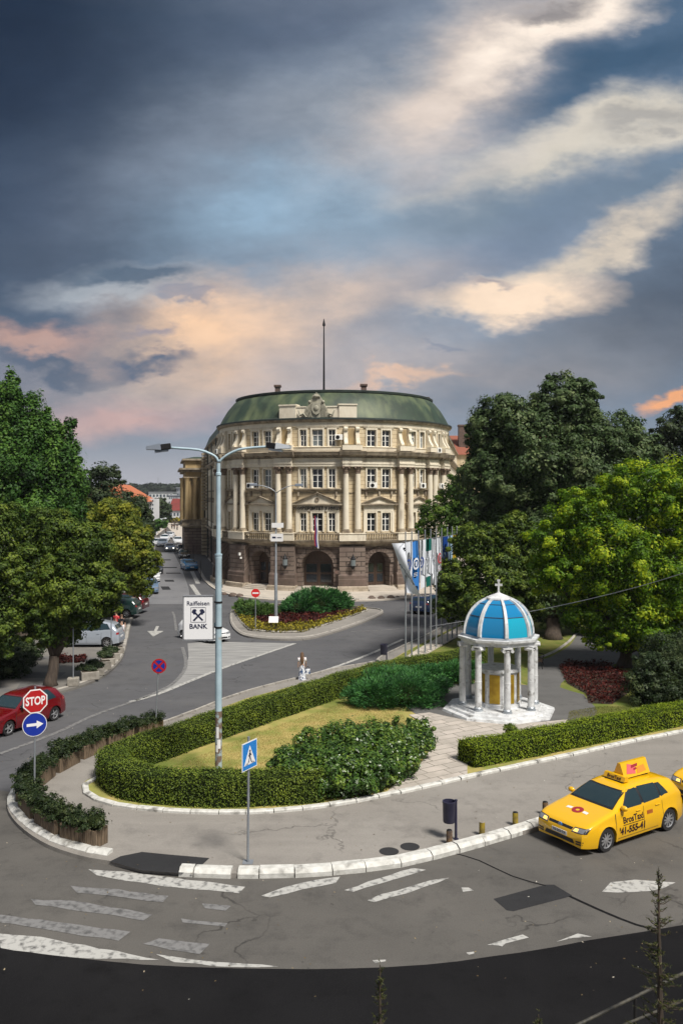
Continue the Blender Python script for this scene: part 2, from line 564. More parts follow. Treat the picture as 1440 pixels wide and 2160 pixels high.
def asphalt(name, base, light, dark, crack=0.5, patch=0.25, rough=0.85, spec=0.25, streak=0.45):
    mt, nt, b = new_mat(name)
    N, L = nt.nodes, nt.links
    b.inputs['Roughness'].default_value = rough
    setspec(b, spec)
    tc = N.new('ShaderNodeTexCoord')

    def noise(sc, det=5, w=0.0, ro=0.55):
        n = N.new('ShaderNodeTexNoise'); n.noise_dimensions = '4D'; n.inputs['Scale'].default_value = sc
        n.inputs['Detail'].default_value = det; n.inputs['W'].default_value = w; n.inputs['Roughness'].default_value = ro
        L.new(tc.outputs['Object'], n.inputs['Vector'])
        return n.outputs['Fac']

    def rng_(x, a, b_):
        r = N.new('ShaderNodeMapRange'); r.inputs[1].default_value = a; r.inputs[2].default_value = b_
        L.new(x, r.inputs[0]); return r.outputs[0]

    def mix(f, a, c):
        m_ = N.new('ShaderNodeMix'); m_.data_type = 'RGBA'
        if isinstance(f, float): m_.inputs[0].default_value = f
        else: L.new(f, m_.inputs[0])
        for s_, v in ((m_.inputs[6], a), (m_.inputs[7], c)):
            if isinstance(v, tuple): s_.default_value = (*v, 1)
            else: L.new(v, s_)
        return m_.outputs[2]
    c = mix(rng_(noise(0.35, 6, 1.0), 0.35, 0.7), base, light)
    c = mix(rng_(noise(1.3, 8, 2.0, 0.7), 0.50, 0.74), c, dark)
    ms_ = N.new('ShaderNodeMapping'); ms_.inputs['Scale'].default_value = (.10, 1.1, 1); ms_.inputs['Rotation'].default_value = (0, 0, R(4))
    L.new(tc.outputs['Object'], ms_.inputs[0])
    sn = N.new('ShaderNodeTexNoise'); sn.inputs['Scale'].default_value = 1.0; sn.inputs['Detail'].default_value = 7; sn.inputs['Roughness'].default_value = .62
    L.new(ms_.outputs[0], sn.inputs['Vector'])
    sf = N.new('ShaderNodeMath'); sf.operation = 'MULTIPLY'; sf.inputs[1].default_value = streak
    L.new(rng_(sn.outputs['Fac'], 0.46, 0.68), sf.inputs[0])
    c = mix(sf.outputs[0], c, tuple(x * 1.55 for x in base))
    grain = noise(38, 3, 4.0)
    g = mix(rng_(grain, 0.3, 0.7), tuple(x * 0.82 for x in base), tuple(min(1, x * 1.22) for x in light))
    c = mix(0.35, c, g)
    # hairline cracks and dark oil spots
    vo = N.new('ShaderNodeTexVoronoi'); vo.feature = 'DISTANCE_TO_EDGE'; vo.inputs['Scale'].default_value = 0.22
    wv = N.new('ShaderNodeMixRGB'); wv.inputs[0].default_value = 0.12
    nz = N.new('ShaderNodeTexNoise'); nz.inputs['Scale'].default_value = 0.9; nz.inputs['Detail'].default_value = 6
    L.new(tc.outputs['Object'], nz.inputs['Vector'])
    va = N.new('ShaderNodeVectorMath'); va.operation = 'MULTIPLY_ADD'; va.inputs[1].default_value = (2.2, 2.2, 0)
    L.new(nz.outputs['Color'], va.inputs[0]); L.new(tc.outputs['Object'], va.inputs[2])
    L.new(va.outputs[0], vo.inputs['Vector'])
    N.remove(wv)
    ck = rng_(vo.outputs['Distance'], 0.010, 0.002)
    mm = N.new('ShaderNodeMath'); mm.operation = 'MULTIPLY'; L.new(ck, mm.inputs[0]); mm.inputs[1].default_value = crack
    m3 = N.new('ShaderNodeMath'); m3.operation = 'MULTIPLY'; L.new(mm.outputs[0], m3.inputs[0]); L.new(rng_(noise(0.25, 3, 8.0), 0.48, 0.6), m3.inputs[1])
    c = mix(m3.outputs[0], c, tuple(x * 0.35 for x in dark))
    sp = rng_(noise(2.6, 4, 6.5), 0.69, 0.76)
    m4 = N.new('ShaderNodeMath'); m4.operation = 'MULTIPLY'; L.new(sp, m4.inputs[0]); m4.inputs[1].default_value = patch * 2
    c = mix(m4.outputs[0], c, tuple(x * 0.5 for x in dark))
    L.new(c, b.inputs['Base Color'])
    bp = N.new('ShaderNodeBump'); bp.inputs['Strength'].default_value = 0.35; bp.inputs['Distance'].default_value = 0.01
    L.new(grain, bp.inputs['Height']); L.new(bp.outputs[0], b.inputs['Normal'])
    return mt


def paintmat(name, paint, under, wear=(0.42, 0.55), scale=3.0):
    """road paint worn through to the asphalt"""
    mt = pm(name, paint, under, scale=scale, rough=0.75, lo=wear[0], hi=wear[1], detail=9, bump=0.2, bscale=40)
    return mt


M = {}
M['road'] = asphalt('worn road asphalt', (0.078, 0.080, 0.088), (0.115, 0.115, 0.118), (0.05, 0.05, 0.053), crack=0.8)
M['roadS'] = asphalt('southern road asphalt', (0.078, 0.075, 0.070), (0.125, 0.118, 0.108), (0.040, 0.039, 0.038), crack=0.6, patch=0.4)
M['side'] = asphalt('side street asphalt with painted sheen', (0.15, 0.152, 0.16), (0.21, 0.21, 0.215), (0.10, 0.10, 0.105), crack=0.6, rough=.5, spec=.5)  # wet, backlit sheen put into the base colour
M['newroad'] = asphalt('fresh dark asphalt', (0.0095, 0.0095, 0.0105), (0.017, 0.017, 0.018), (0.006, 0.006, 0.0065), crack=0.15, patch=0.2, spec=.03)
M['patch'] = asphalt('asphalt repair', (0.028, 0.029, 0.031), (0.038, 0.038, 0.040), (0.02, 0.02, 0.022), crack=0.0, spec=.1)
M['walk'] = asphalt('pale footway asphalt', (0.205, 0.192, 0.175), (0.275, 0.26, 0.238), (0.12, 0.113, 0.105), crack=0.6, patch=0.3)
M['plaza'] = asphalt('grey path asphalt', (0.10, 0.10, 0.10), (0.135, 0.133, 0.128), (0.07, 0.068, 0.066), crack=0.3)
M['parking'] = pm('worn parking concrete', (0.20, 0.19, 0.17), (0.14, 0.13, 0.12), scale=0.6, dirt=(0.12, 0.12, 0.12), dscale=0.35, dlo=0.52, dhi=0.62, bump=0.3, bscale=12)
M['hatch'] = pm('bleached road markings', (0.34, 0.34, 0.33), (0.17, 0.17, 0.17), scale=1.4, lo=0.3, hi=0.75, rough=0.85, bump=0.2, bscale=20, stretch=(0.4, 2.2, 1))
M['paint'] = paintmat('worn white road paint', (0.42, 0.42, 0.40), (0.095, 0.095, 0.093), (0.49, 0.68), 6.0)
M['paintthin'] = paintmat('faded road paint', (0.19, 0.19, 0.19), (0.085, 0.085, 0.085), (0.46, 0.66), 6.0)
M['kerbw'] = pm('whitewashed kerb', (0.64, 0.64, 0.61), (0.46, 0.46, 0.43), scale=5, dirt=(0.17, 0.165, 0.15), dscale=3.0, dlo=0.54, dhi=0.72, bump=0.3, bscale=30)
M['kerbg'] = pm('grey kerb stone', (0.42, 0.40, 0.36), (0.30, 0.28, 0.25), scale=4, dirt=(0.16, 0.15, 0.14), dscale=1.5, bump=0.3, bscale=30)
M['pave'] = brickmat('path slabs', (0.50, 0.45, 0.40), (0.42, 0.385, 0.345), (0.09, 0.085, 0.06), 1.0, 0.5, 0.018, uv=False, offset=0.3, dirt=(0.34, 0.31, 0.27), dscale=1.2, rot=R(-32))
M['bpave'] = pm('light stone pavement', (0.52, 0.47, 0.40), (0.42, 0.38, 0.33), scale=0.8, bump=0.2, bscale=10)
M['lawn'] = pm('dry lawn', (0.43, 0.34, 0.13), (0.24, 0.26, 0.07), scale=1.1, detail=9, rough=0.95, bump=0.8, bscale=30, lo=0.36, hi=0.64, dirt=(0.14, 0.17, 0.04), dscale=0.45, dlo=0.52, dhi=0.68, spec=0.1)
M['verge'] = pm('green verge', (0.11, 0.15, 0.03), (0.20, 0.19, 0.06), scale=1.2, detail=9, rough=0.95, bump=0.8, bscale=30, spec=0.1)
M['soil'] = pm('bed soil', (0.06, 0.045, 0.03), (0.04, 0.03, 0.02), scale=4, rough=0.95, bump=0.6)
M['land'] = pm('distant land', (0.08, 0.10, 0.04), (0.13, 0.12, 0.08), scale=0.02, rough=0.95)

# ================================================================ ground, roads, pavements
def gp(pix, z=0.0):
    return [G(x, y, z) for x, y in pix]


sheet('ground', [(-4000, -60), (4000, -60), (4000, 9000), (-4000, 9000)], -0.03, M['land'], thick=0)
sheet('road', [(-120, -30), (160, -30), (160, 520), (-260, 520)], 0.0, M['road'])
sheet('southern_road', gp([(-700, 1700), (-100, 1655), (180, 1690), (300, 1700), (700, 1700), (1100, 1690), (1400, 1580), (2100, 1440), (2600, 1700), (1900, 1900), (1440, 1990), (900, 2060), (300, 2060), (-600, 1960)], 0.004), 0.004, M['roadS'])
newroad_edge = catmull(gp([(-500, 1900), (-200, 1962), (0, 1996), (150, 2018), (300, 2034), (500, 2044), (720, 2043), (900, 2033), (1100, 2008), (1300, 1974), (1440, 1950), (1700, 1890)], 0.008), 0.7)
_re = random.Random(2)
for _p in newroad_edge: _p.y += _re.uniform(-.03, .03)
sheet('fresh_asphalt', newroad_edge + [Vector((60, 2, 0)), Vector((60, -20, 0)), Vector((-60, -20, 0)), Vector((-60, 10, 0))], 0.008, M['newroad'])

# the pale bleached triangle between the two lanes, with its edge lines
sheet('bleached_marking_area', gp([(396, 1357), (440, 1353), (622, 1357), (560, 1378), (470, 1408), (400, 1437), (345, 1457), (300, 1472), (372, 1438), (392, 1410), (398, 1385)], 0.004), 0.004, M['hatch'])


def strip(name, pix, w, mat, z=0.012, taper=False, kind='structure'):
    pts = catmull(gp(pix, z), 0.6)
    n = len(pts)
    mb = MB()
    vs = []
    for k, p in enumerate(pts):
        t = (pts[min(k + 1, n - 1)] - pts[max(k - 1, 0)]); t.z = 0; t.normalize()
        s_ = Vector((-t.y, t.x, 0))
        ww = w / 2 * (0.3 + 0.7 * math.sin(math.pi * (k + .5) / n) if taper else 1)
        vs += [p + s_ * ww, p - s_ * ww]
    mb.add(vs, [(2 * k, 2 * k + 1, 2 * k + 3, 2 * k + 2) for k in range(n - 1)])
    o = mb.build(name, mat)
    return tag(o, kind=kind)


strip('road_line', [(275, 1480), (330, 1465), (400, 1437), (470, 1409), (560, 1378), (622, 1357)], 0.28, M['paint'])
strip('road_line', [(0, 1590), (120, 1545), (200, 1508), (300, 1472), (360, 1445), (388, 1415), (392, 1392), (385, 1365)], 0.22, M['paintthin'])
strip('road_line', [(372, 1330), (368, 1300), (364, 1290)], 0.18, M['paintthin'])
strip('road_line', [(560, 1452), (640, 1428), (720, 1402), (790, 1375), (850, 1348)], 0.26, M['paint'])
strip('road_line', [(740, 1332), (820, 1328), (920, 1316)], 0.16, M['paintthin'])
for a, b in (((405, 1205), (418, 1231)), ((404, 1233), (424, 1262)), ((373, 1160), (383, 1176)), ((383, 1178), (392, 1194))):
    strip('road_line', [a, b], 0.5, M['paint'])
# direction arrow in the left lane
c_ = G(328, 1332)
ar = MB(); ar.face_xz([(-.12, 1.6), (.12, 1.6), (.12, .1), (.62, .1), (0, -1.5), (-.62, .1), (-.12, .1)], 0, 0.002)
ar.v = [Vector((c_.x + v.x + (v.z) * -0.24, c_.y + v.z * 1.6, 0.012 + v.y)) for v in ar.v]
tag(ar.build('arrow_marking', M['paint']), kind='structure')
# side street lane, backlit sheen painted as paler tone, with its dark repairs
sheet('side_street_surface', gp([(288, 1274), (402, 1274), (398, 1240), (382, 1195), (366, 1165), (332, 1165), (324, 1200), (308, 1235)], 0.004), 0.004, M['side'])
for q in ([(339, 1237), (356, 1237), (361, 1244), (343, 1244)], [(347, 1223), (366, 1223), (368, 1227), (349, 1227)], [(350, 1208), (380, 1208), (382, 1210), (351, 1210)], [(338, 1180), (360, 1180), (361, 1182), (338, 1182)], [(340, 1196), (373, 1196), (374, 1198), (340, 1198)]):
    sheet('asphalt_repair', gp(q, 0.009), 0.009, M['patch'])
sheet('asphalt_repair', gp([(1040, 1896), (1150, 1866), (1168, 1866), (1206, 1889), (1190, 1894), (1082, 1922), (1068, 1920)], 0.009), 0.009, M['patch'])
strip('road_crack', [(960, 1800), (1010, 1815), (1080, 1848), (1150, 1868)], 0.05, M['newroad'], 0.010)
strip('road_crack', [(1200, 1890), (1270, 1922), (1340, 1950), (1390, 1962)], 0.09, M['newroad'], 0.010)


def blotch(name, pix, mat, z=0.012, jag=0.12, seed=0):
    """marking with a ragged outline"""
    rr = random.Random(seed)
    pts = gp(pix, z); out = []
    for i, p in enumerate(pts):
        q = pts[(i + 1) % len(pts)]
        n = max(1, int((q - p).length / 0.35))
        for k in range(n):
            w = p.lerp(q, k / n)
            out.append((w.x + rr.uniform(-jag, jag) * .6, w.y + rr.uniform(-jag, jag) * .6))
    return sheet(name, out, z, mat)


zebra = [
    [(185, 1834), (260, 1838), (400, 1856), (515, 1871), (505, 1883), (400, 1876), (270, 1858), (205, 1847)],
    [(150, 1869), (250, 1876), (356, 1890), (345, 1904), (240, 1890), (165, 1882)],
    [(62, 1897), (160, 1900), (322, 1929), (305, 1941), (180, 1922), (75, 1908)],
    [(0, 1929), (120, 1944), (275, 1966), (250, 1983), (110, 1964), (0, 1945)],
    [(338, 1978), (440, 1992), (420, 2012), (300, 1992)],
    [(425, 1906), (486, 1912), (478, 1921), (430, 1916)],
    [(380, 1938), (480, 1948), (475, 1955), (385, 1946)],
    [(0, 1968), (90, 1976), (180, 1994), (335, 2024), (200, 2022), (90, 2012), (0, 2000)],
    [(330, 2014), (450, 2028), (590, 2038), (500, 2041), (370, 2030)],
]
for i, q in enumerate(zebra):
    blotch('crossing_stripe', q, M['paint'] if i in (0, 7, 8) else M['paintthin'], jag=0.05, seed=i)
for i, q in enumerate([
    [(548, 1890), (600, 1872), (665, 1855), (718, 1850), (710, 1862), (640, 1875), (570, 1893)],
    [(728, 1878), (800, 1852), (870, 1830), (896, 1834), (860, 1846), (800, 1864), (745, 1880)],
    [(772, 1898), (840, 1877), (905, 1856), (944, 1851), (925, 1862), (860, 1882), (790, 1902)],
    [(970, 1873), (985, 1871), (998, 1878), (975, 1880)],
    [(1268, 1882), (1290, 1862), (1340, 1856), (1423, 1862), (1400, 1874), (1330, 1883)],
    [(1174, 1988), (1215, 1968), (1246, 1976), (1210, 1980)],
    [(1025, 1992), (1105, 1972), (1112, 1976), (1064, 1990), (1058, 1998), (1048, 1994)],
    [(784, 2026), (810, 2023), (816, 2029), (792, 2031)], [(985, 2008), (998, 2006), (1002, 2011), (988, 2013)]]):
    blotch('faded_marking', q, M['paint'], jag=0.06, seed=20 + i)

# ---- the island (footway slab) and the park behind it
SL = 0.12
isl_west = [(228, 1815), (190, 1809), (150, 1799), (105, 1783), (68, 1762), (38, 1738), (20, 1714), (16, 1694), (28, 1668), (60, 1636), (110, 1606), (170, 1580), (240, 1558), (320, 1535), (400, 1506), (480, 1474), (560, 1450), (640, 1430), (700, 1414), (760, 1404), (790, 1398), (800, 1388), (850, 1364), (900, 1340), (960, 1310), (1040, 1278), (1200, 1240)]
isl_south = [(1900, 1580), (1600, 1630), (1440, 1662), (1300, 1697), (1200, 1722), (1130, 1745), (1050, 1767), (950, 1796), (850, 1819), (750, 1832), (650, 1839), (560, 1842), (470, 1842), (380, 1838)]
W_ = catmull(gp(isl_west, SL), 0.5)
S_ = catmull(gp(isl_south, SL), 0.5)
far_ = [G(1500, 1180, SL), G(2600, 1180, SL), G(2600, 1500, SL)]
gap_ = gp([(380, 1838), (300, 1832), (228, 1815)], SL)
sheet('footway', W_ + far_ + S_ + gap_[1:2], SL, M['walk'], thick=0.2)
# asphalt ramp filling the dropped kerb
sheet('ramp_repair', gp([(232, 1817), (255, 1806), (300, 1797), (350, 1802), (442, 1810), (420, 1830), (384, 1842), (300, 1836)], SL + .004), SL + .006, M['patch'])


def kerbrun(name, pts, mat, L=0.95, w=0.24, h=0.16, z0=0.0, gap=0.03, side=1, cham=0.07):
    """row of kerb stones along a path; side = +1 puts them left of the walking direction"""
    mb = MB()
    pts = [Vector((p[0], p[1], 0)) for p in pts]
    acc = [0.0]
    for a, b in zip(pts, pts[1:]): acc.append(acc[-1] + (b - a).length)

    def at(s_):
        s_ = min(max(s_, 0), acc[-1] - 1e-6)
        k = int(np.searchsorted(acc, s_, side='right')) - 1
        k = min(k, len(pts) - 2)
        return pts[k].lerp(pts[k + 1], (s_ - acc[k]) / max(acc[k + 1] - acc[k], 1e-9))
    s_ = 0.0
    rr = random.Random(int(acc[-1] * 100))
    while s_ < acc[-1] - 0.3:
        l = min(L * rr.uniform(.94, 1.06), acc[-1] - s_)
        a, b = at(s_ + gap / 2 + rr.uniform(0, .01)), at(s_ + l - gap / 2)
        t = (b - a).normalized(); n = Vector((-t.y, t.x, 0)) * side
        dz = rr.uniform(-.008, .008); dw = rr.uniform(-.012, .012)
        prof = [(dw, z0), (dw, z0 + h - cham * .8 + dz), (dw + cham, z0 + h + dz), (w + dw, z0 + h + dz), (w + dw, z0)]
        vs = [a + n * p + Vector((0, 0, q)) for p, q in prof] + [b + n * p + Vector((0, 0, q)) for p, q in prof]
        m_ = len(prof)
        mb.add(vs, [tuple(range(m_)), tuple(range(m_, 2 * m_))[::-1]] + [(i, m_ + i, m_ + (i + 1) % m_, (i + 1) % m_) for i in range(m_)],
               [(0, 0)] * (2 * m_))
        s_ += l
    return tag(mb.build(name, mat), kind='structure')


kerbrun('kerb', catmull(gp(isl_west[:13], 0), 0.3), M['kerbw'], side=-1, w=.3, h=.22, cham=.1, L=.75, gap=.06)
kerbrun('kerb', catmull(gp(isl_west[13:], 0), 0.5), M['kerbg'], side=-1, w=.2, h=.17)
kerbrun('kerb', catmull(gp([(1900, 1580), (1600, 1632), (1440, 1668), (1300, 1704), (1200, 1730), (1130, 1752), (1050, 1777), (950, 1805), (850, 1830), (750, 1843), (650, 1851), (560, 1854), (500, 1854)], 0), 0.3), M['kerbw'], side=-1, w=.34, h=.22, cham=.12, L=.98)
kerbrun('kerb', catmull(gp([(488, 1854), (430, 1852), (376, 1850)], 0), 0.3), M['kerbw'], side=-1, w=.34, h=.22, cham=.12, L=.98)

inner = [(205, 1640), (180, 1650), (171, 1664), (180, 1680), (215, 1696), (270, 1707), (340, 1714), (430, 1718), (530, 1718), (640, 1710), (740, 1696), (830, 1678), (900, 1663), (1000, 1640), (1100, 1618), (1200, 1597), (1320, 1570), (1440, 1546), (1700, 1500), (2100, 1440)]
IN = catmull(gp(inner, SL), 0.4)
kerbrun('inner_kerb', IN, M['kerbw'], side=1, w=.2, h=.10, z0=SL, L=.9, cham=.04)
back_g = gp([(2600, 1380), (2600, 1190), (1500, 1185), (1200, 1246), (1060, 1286), (960, 1322), (900, 1352), (850, 1378), (806, 1404), (770, 1412), (640, 1442), (520, 1474), (420, 1512), (320, 1556), (250, 1592)], SL)
sheet('lawn', [p + Vector((0, .1, 0)) for p in IN] + back_g, SL + .03, M['lawn'])
sheet('verge', gp([(770, 1414), (806, 1404), (850, 1378), (900, 1352), (960, 1322), (1060, 1286), (1200, 1246), (1500, 1185), (2600, 1190), (2600, 1330), (1900, 1380), (1440, 1400), (1300, 1430), (1190, 1395), (1080, 1400), (930, 1440), (860, 1430)], .16), .156, M['verge'])
sheet('verge', gp([(1182, 1445), (1300, 1425), (1440, 1415), (1900, 1385), (1900, 1480), (1440, 1530), (1320, 1556), (1205, 1578), (1196, 1545), (1215, 1515), (1244, 1490), (1228, 1465)], .16), .160, M['verge'])
sheet('verge', gp([(1060, 1380), (1140, 1368), (1200, 1390), (1260, 1478), (1180, 1474), (1100, 1440)], .16), .162, M['verge'])
# flagpole plinth strip
sheet('flagpole_strip', gp([(838, 1398), (862, 1400), (900, 1380), (950, 1352), (1010, 1320), (1040, 1300), (1020, 1297), (985, 1314), (930, 1342), (880, 1370)], .16), .20, M['bpave'], thick=0.06)
# round asphalt place under the shrine and the path leading off
kc = G(1051, 1485, .16)
ring_ = [kc + Vector((math.cos(a) * 4.5, math.sin(a) * 4.7, 0)) for a in [i * 2 * math.pi / 48 for i in range(48)]]
sheet('round_place', ring_, .164, M['plaza'])
sheet('park_path', catmull(gp([(1110, 1460), (1128, 1400), (1160, 1386), (1200, 1362), (1225, 1335), (1290, 1322), (1440, 1310), (1700, 1290)], .16), 1.0) + catmull(gp([(1700, 1350), (1440, 1372), (1300, 1400), (1255, 1410), (1205, 1425), (1180, 1450), (1230, 1465), (1245, 1492)], .16), 1.0), .168, M['plaza'])
kerbrun('path_kerb', catmull(gp([(1128, 1393), (1170, 1376), (1200, 1355), (1222, 1332)], .16), .5), M['kerbg'], z0=.14, h=.1, w=.15)
# slab path from the shrine to the footway
slabs = gp([(812, 1674), (838, 1650), (880, 1620), (905, 1585), (912, 1555), (900, 1530), (862, 1508), (905, 1503), (945, 1512), (990, 1521), (1060, 1526), (1130, 1524), (1196, 1518), (1200, 1534), (1120, 1558), (1020, 1590), (985, 1600), (985, 1636), (900, 1656)], .16)
sheet('slab_path', slabs, .172, M['pave'])
sheet('manhole_cover', [G(820, 1796, SL) + Vector((math.cos(a) * .28, math.sin(a) * .28, 0)) for a in [i * math.pi / 10 for i in range(20)]], SL + .006, M['patch'])
sheet('manhole_cover', [G(864, 1786, SL) + Vector((math.cos(a) * .28, math.sin(a) * .28, 0)) for a in [i * math.pi / 10 for i in range(20)]], SL + .006, M['patch'])

# ---- left pavement with the parking place
left_k = [(-700, 1640), (-200, 1540), (0, 1492), (70, 1474), (133, 1457), (180, 1443), (220, 1424), (247, 1402), (262, 1380), (270, 1350), (276, 1320), (287, 1285), (298, 1255), (308, 1225), (318, 1190), (326, 1165), (331, 1145), (330, 1128), (320, 1112)]
LK = catmull(gp(left_k, SL), 0.7)
sheet('left_pavement', LK + [Vector((-140, 262, 0)), Vector((-140, 20, 0))], SL, M['parking'], thick=.2)
kerbrun('left_kerb', catmull(gp(left_k[:17], 0), .7), M['kerbg'], side=1, w=.22, h=.15, L=1.1)
sheet('left_hedge_soil', gp([(-200, 1460), (0, 1425), (45, 1395), (70, 1350), (60, 1300), (-200, 1300)], .124), .126, M['soil'])
for q in ([(60, 1418), (140, 1418), (125, 1430), (52, 1430)], [(45, 1440), (110, 1440), (95, 1452), (35, 1452)]):
    sheet('paving_repair', gp(q, .124), .126, M['plaza'])

# ---- pavement round the building
bk = [(418, 1200), (430, 1222), (450, 1240), (480, 1252), (520, 1260), (600, 1266), (700, 1267), (800, 1265), (880, 1259), (940, 1252), (1000, 1240), (1100, 1222)]
BK = catmull(gp(bk, SL), 0.8)
far_left = gp([(394, 1170), (384, 1150), (374, 1132), (360, 1118), (352, 1110)], SL)
sheet('building_pavement', far_left[::-1] + BK + [G(1400, 1180, SL), Vector((60, 330, 0)), Vector((-40, 330, 0))], SL, M['bpave'], thick=.2)
sheet('street_pavement', gp([(394, 1168), (418, 1200), (432, 1222), (446, 1234), (470, 1240), (470, 1215), (440, 1180), (420, 1150), (400, 1135), (384, 1135), (378, 1142)], SL), SL + .006, M['plaza'])
kerbrun('building_kerb', catmull(gp(bk, 0), .6), M['kerbg'], side=1, w=.25, h=.15, L=1.1)

# ---- triangular traffic island
ti = [(486, 1293), (486, 1312), (498, 1330), (524, 1342), (590, 1348), (650, 1346), (700, 1334), (760, 1314), (806, 1294), (800, 1287), (770, 1283), (640, 1276), (520, 1280), (494, 1286)]
sheet('traffic_island', catmull(gp(ti, SL), .5, closed=True), SL, M['walk'], thick=.2)
kerbrun('traffic_island_kerb', catmull(gp(ti, 0), .5, closed=True), M['kerbg'], side=1, w=.16, h=.14, L=1.0)
bed = [(492, 1290), (506, 1312), (524, 1330), (580, 1334), (636, 1334), (690, 1318), (776, 1288), (768, 1280), (640, 1272), (520, 1276), (500, 1282)]
BED = gp(bed, .12)
sheet('flowerbed_soil', BED, .15, M['soil'], thick=.03)
kerbrun('flowerbed_kerb', BED + BED[:1], M['kerbg'], z0=.12, side=1, w=.12, h=.1, L=1.0)

# ---- far land
sheet('far_road_surface', gp([(330, 1165), (352, 1165), (372, 1130), (384, 1112), (392, 1095), (376, 1095), (352, 1108), (330, 1130)], 0.005), .005, M['roadS'])
sheet('promenade', gp([(330, 1130), (352, 1112), (392, 1098), (392, 1092), (360, 1096), (326, 1108)], 0.01), .013, M['bpave'])
mhill = pm('hill', (0.20, 0.25, 0.28), (0.24, 0.28, 0.30), scale=.002, rough=1.0)
hb = MB()
xs = np.linspace(-4500, 3500, 160)
hts = 40 + 70 * np.exp(-((xs + 1300) / 700) ** 2) + 60 * np.exp(-((xs + 400) / 300) ** 2) + 14 * np.sin(xs / 190) + 8 * np.sin(xs / 61)
vs = []
for x, h_ in zip(xs, hts):
    vs += [(x, 6500, 0), (x, 7300, h_ * 1.0), (x, 8200, h_ * .6)]
vs = [(a_, b_, c_ * .4) for a_, b_, c_ in vs]
hb.add(vs, [(3 * i, 3 * i + 3, 3 * i + 4, 3 * i + 1) for i in range(len(xs) - 1)] + [(3 * i + 1, 3 * i + 4, 3 * i + 5, 3 * i + 2) for i in range(len(xs) - 1)])
tag(hb.build('hills', mhill, smooth=True), kind='structure')

# ================================================================ the university building
M['cream'] = pm('cream render', (0.68, 0.58, 0.40), (0.58, 0.47, 0.29), scale=1.2, rough=0.85, bump=0.15, bscale=12, dirt=(0.30, 0.24, 0.17), dscale=0.7, dlo=0.56, dhi=0.76, stretch=(1, 1, 0.5))
M['trim'] = pm('pale stucco trim', (0.80, 0.74, 0.60), (0.70, 0.63, 0.50), scale=2.0, rough=0.8, bump=0.15, bscale=14, dirt=(0.27, 0.22, 0.17), dscale=1.2, dlo=0.57, dhi=0.78, stretch=(1, 1, 0.35))
M['ledge'] = pm('weathered ledge', (0.40, 0.34, 0.25), (0.19, 0.155, 0.115), scale=1.8, rough=0.9, bump=0.3, bscale=14, stretch=(1, 1, 0.5))
M['capital'] = pm('stained capital', (0.24, 0.18, 0.13), (0.13, 0.095, 0.075), scale=4, rough=0.9, bump=0.9, bscale=16)
M['ashlar'] = brickmat('cream ashlar', (0.71, 0.61, 0.43), (0.65, 0.54, 0.36), (0.34, 0.25, 0.15), 1.1, 0.42, 0.025, bump=0.5, dirt=(0.52, 0.42, 0.27), dscale=0.5)
M['brown'] = brickmat('brown rusticated stone', (0.225, 0.178, 0.148), (0.19, 0.148, 0.122), (0.05, 0.04, 0.035), 1.5, 0.5, 0.045, bump=0.9, dirt=(0.125, 0.09, 0.075), dscale=0.45)
M['brown2'] = pm('dark stone', (0.16, 0.115, 0.095), (0.10, 0.075, 0.06), scale=1.5, bump=0.4, bscale=10)
M['plinth'] = brickmat('pale stone plinth', (0.52, 0.45, 0.36), (0.44, 0.38, 0.30), (0.2, 0.17, 0.13), 0.9, 0.4, 0.02, dirt=(0.30, 0.25, 0.19), dscale=0.9)
M['copper'] = pm('green copper roof', (0.040, 0.066, 0.042), (0.024, 0.038, 0.027), scale=0.5, rough=0.55, bump=0.2, bscale=6, dirt=(0.13, 0.16, 0.08), dscale=0.45, dlo=0.46, dhi=0.74, stretch=(1.6, 1.6, 0.3), detail=10)
M['copperdk'] = pm('dark roof edge', (0.05, 0.07, 0.06), (0.03, 0.04, 0.04), scale=1, rough=0.6)
M['winframe'] = plain('white window paint', (0.86, 0.86, 0.82), 0.5)
M['glass'] = plain('dark window glass', (0.018, 0.022, 0.028), 0.08, spec=0.8)
M['glass2'] = plain('curtained window glass', (0.17, 0.20, 0.21), 0.15, spec=0.8)
M['wood'] = pm('dark door wood', (0.075, 0.045, 0.03), (0.045, 0.028, 0.02), scale=3, rough=0.5, stretch=(3, 3, .5))
M['blackm'] = plain('black metal', (0.02, 0.02, 0.022), 0.5, 0.6)
M['greym'] = pm('grey metal', (0.30, 0.31, 0.33), (0.22, 0.23, 0.25), scale=3, rough=0.5, metal=0.3)
M['chim'] = pm('chimney brick', (0.16, 0.10, 0.08), (0.09, 0.07, 0.06), scale=3, bump=0.5)
M['stone_relief'] = pm('relief stone', (0.42, 0.40, 0.32), (0.28, 0.27, 0.21), scale=3, bump=0.8, bscale=9, detail=8)
M['yellowst'] = pm('ochre stucco', (0.44, 0.33, 0.17), (0.33, 0.24, 0.12), scale=1.5, stretch=(1, 1, .3), dirt=(0.16, 0.11, 0.06), dscale=.8)
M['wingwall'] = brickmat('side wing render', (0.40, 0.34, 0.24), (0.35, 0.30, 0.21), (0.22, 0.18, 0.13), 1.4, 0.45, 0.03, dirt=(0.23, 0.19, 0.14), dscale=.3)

BR = 13.77; BC = Vector((-0.87, 90.5 + BR, 0)); T0 = -7.0
Z1 = 0.12
uni = empty('university_building', (BC.x, BC.y - BR, 0), 0, 'cream round-fronted palace with pale columns and a green copper mansard roof, across the street', 'building')


def CY(t, r, z):
    a = R(t)
    return Vector((BC.x + r * math.sin(a), BC.y - r * math.cos(a), z))


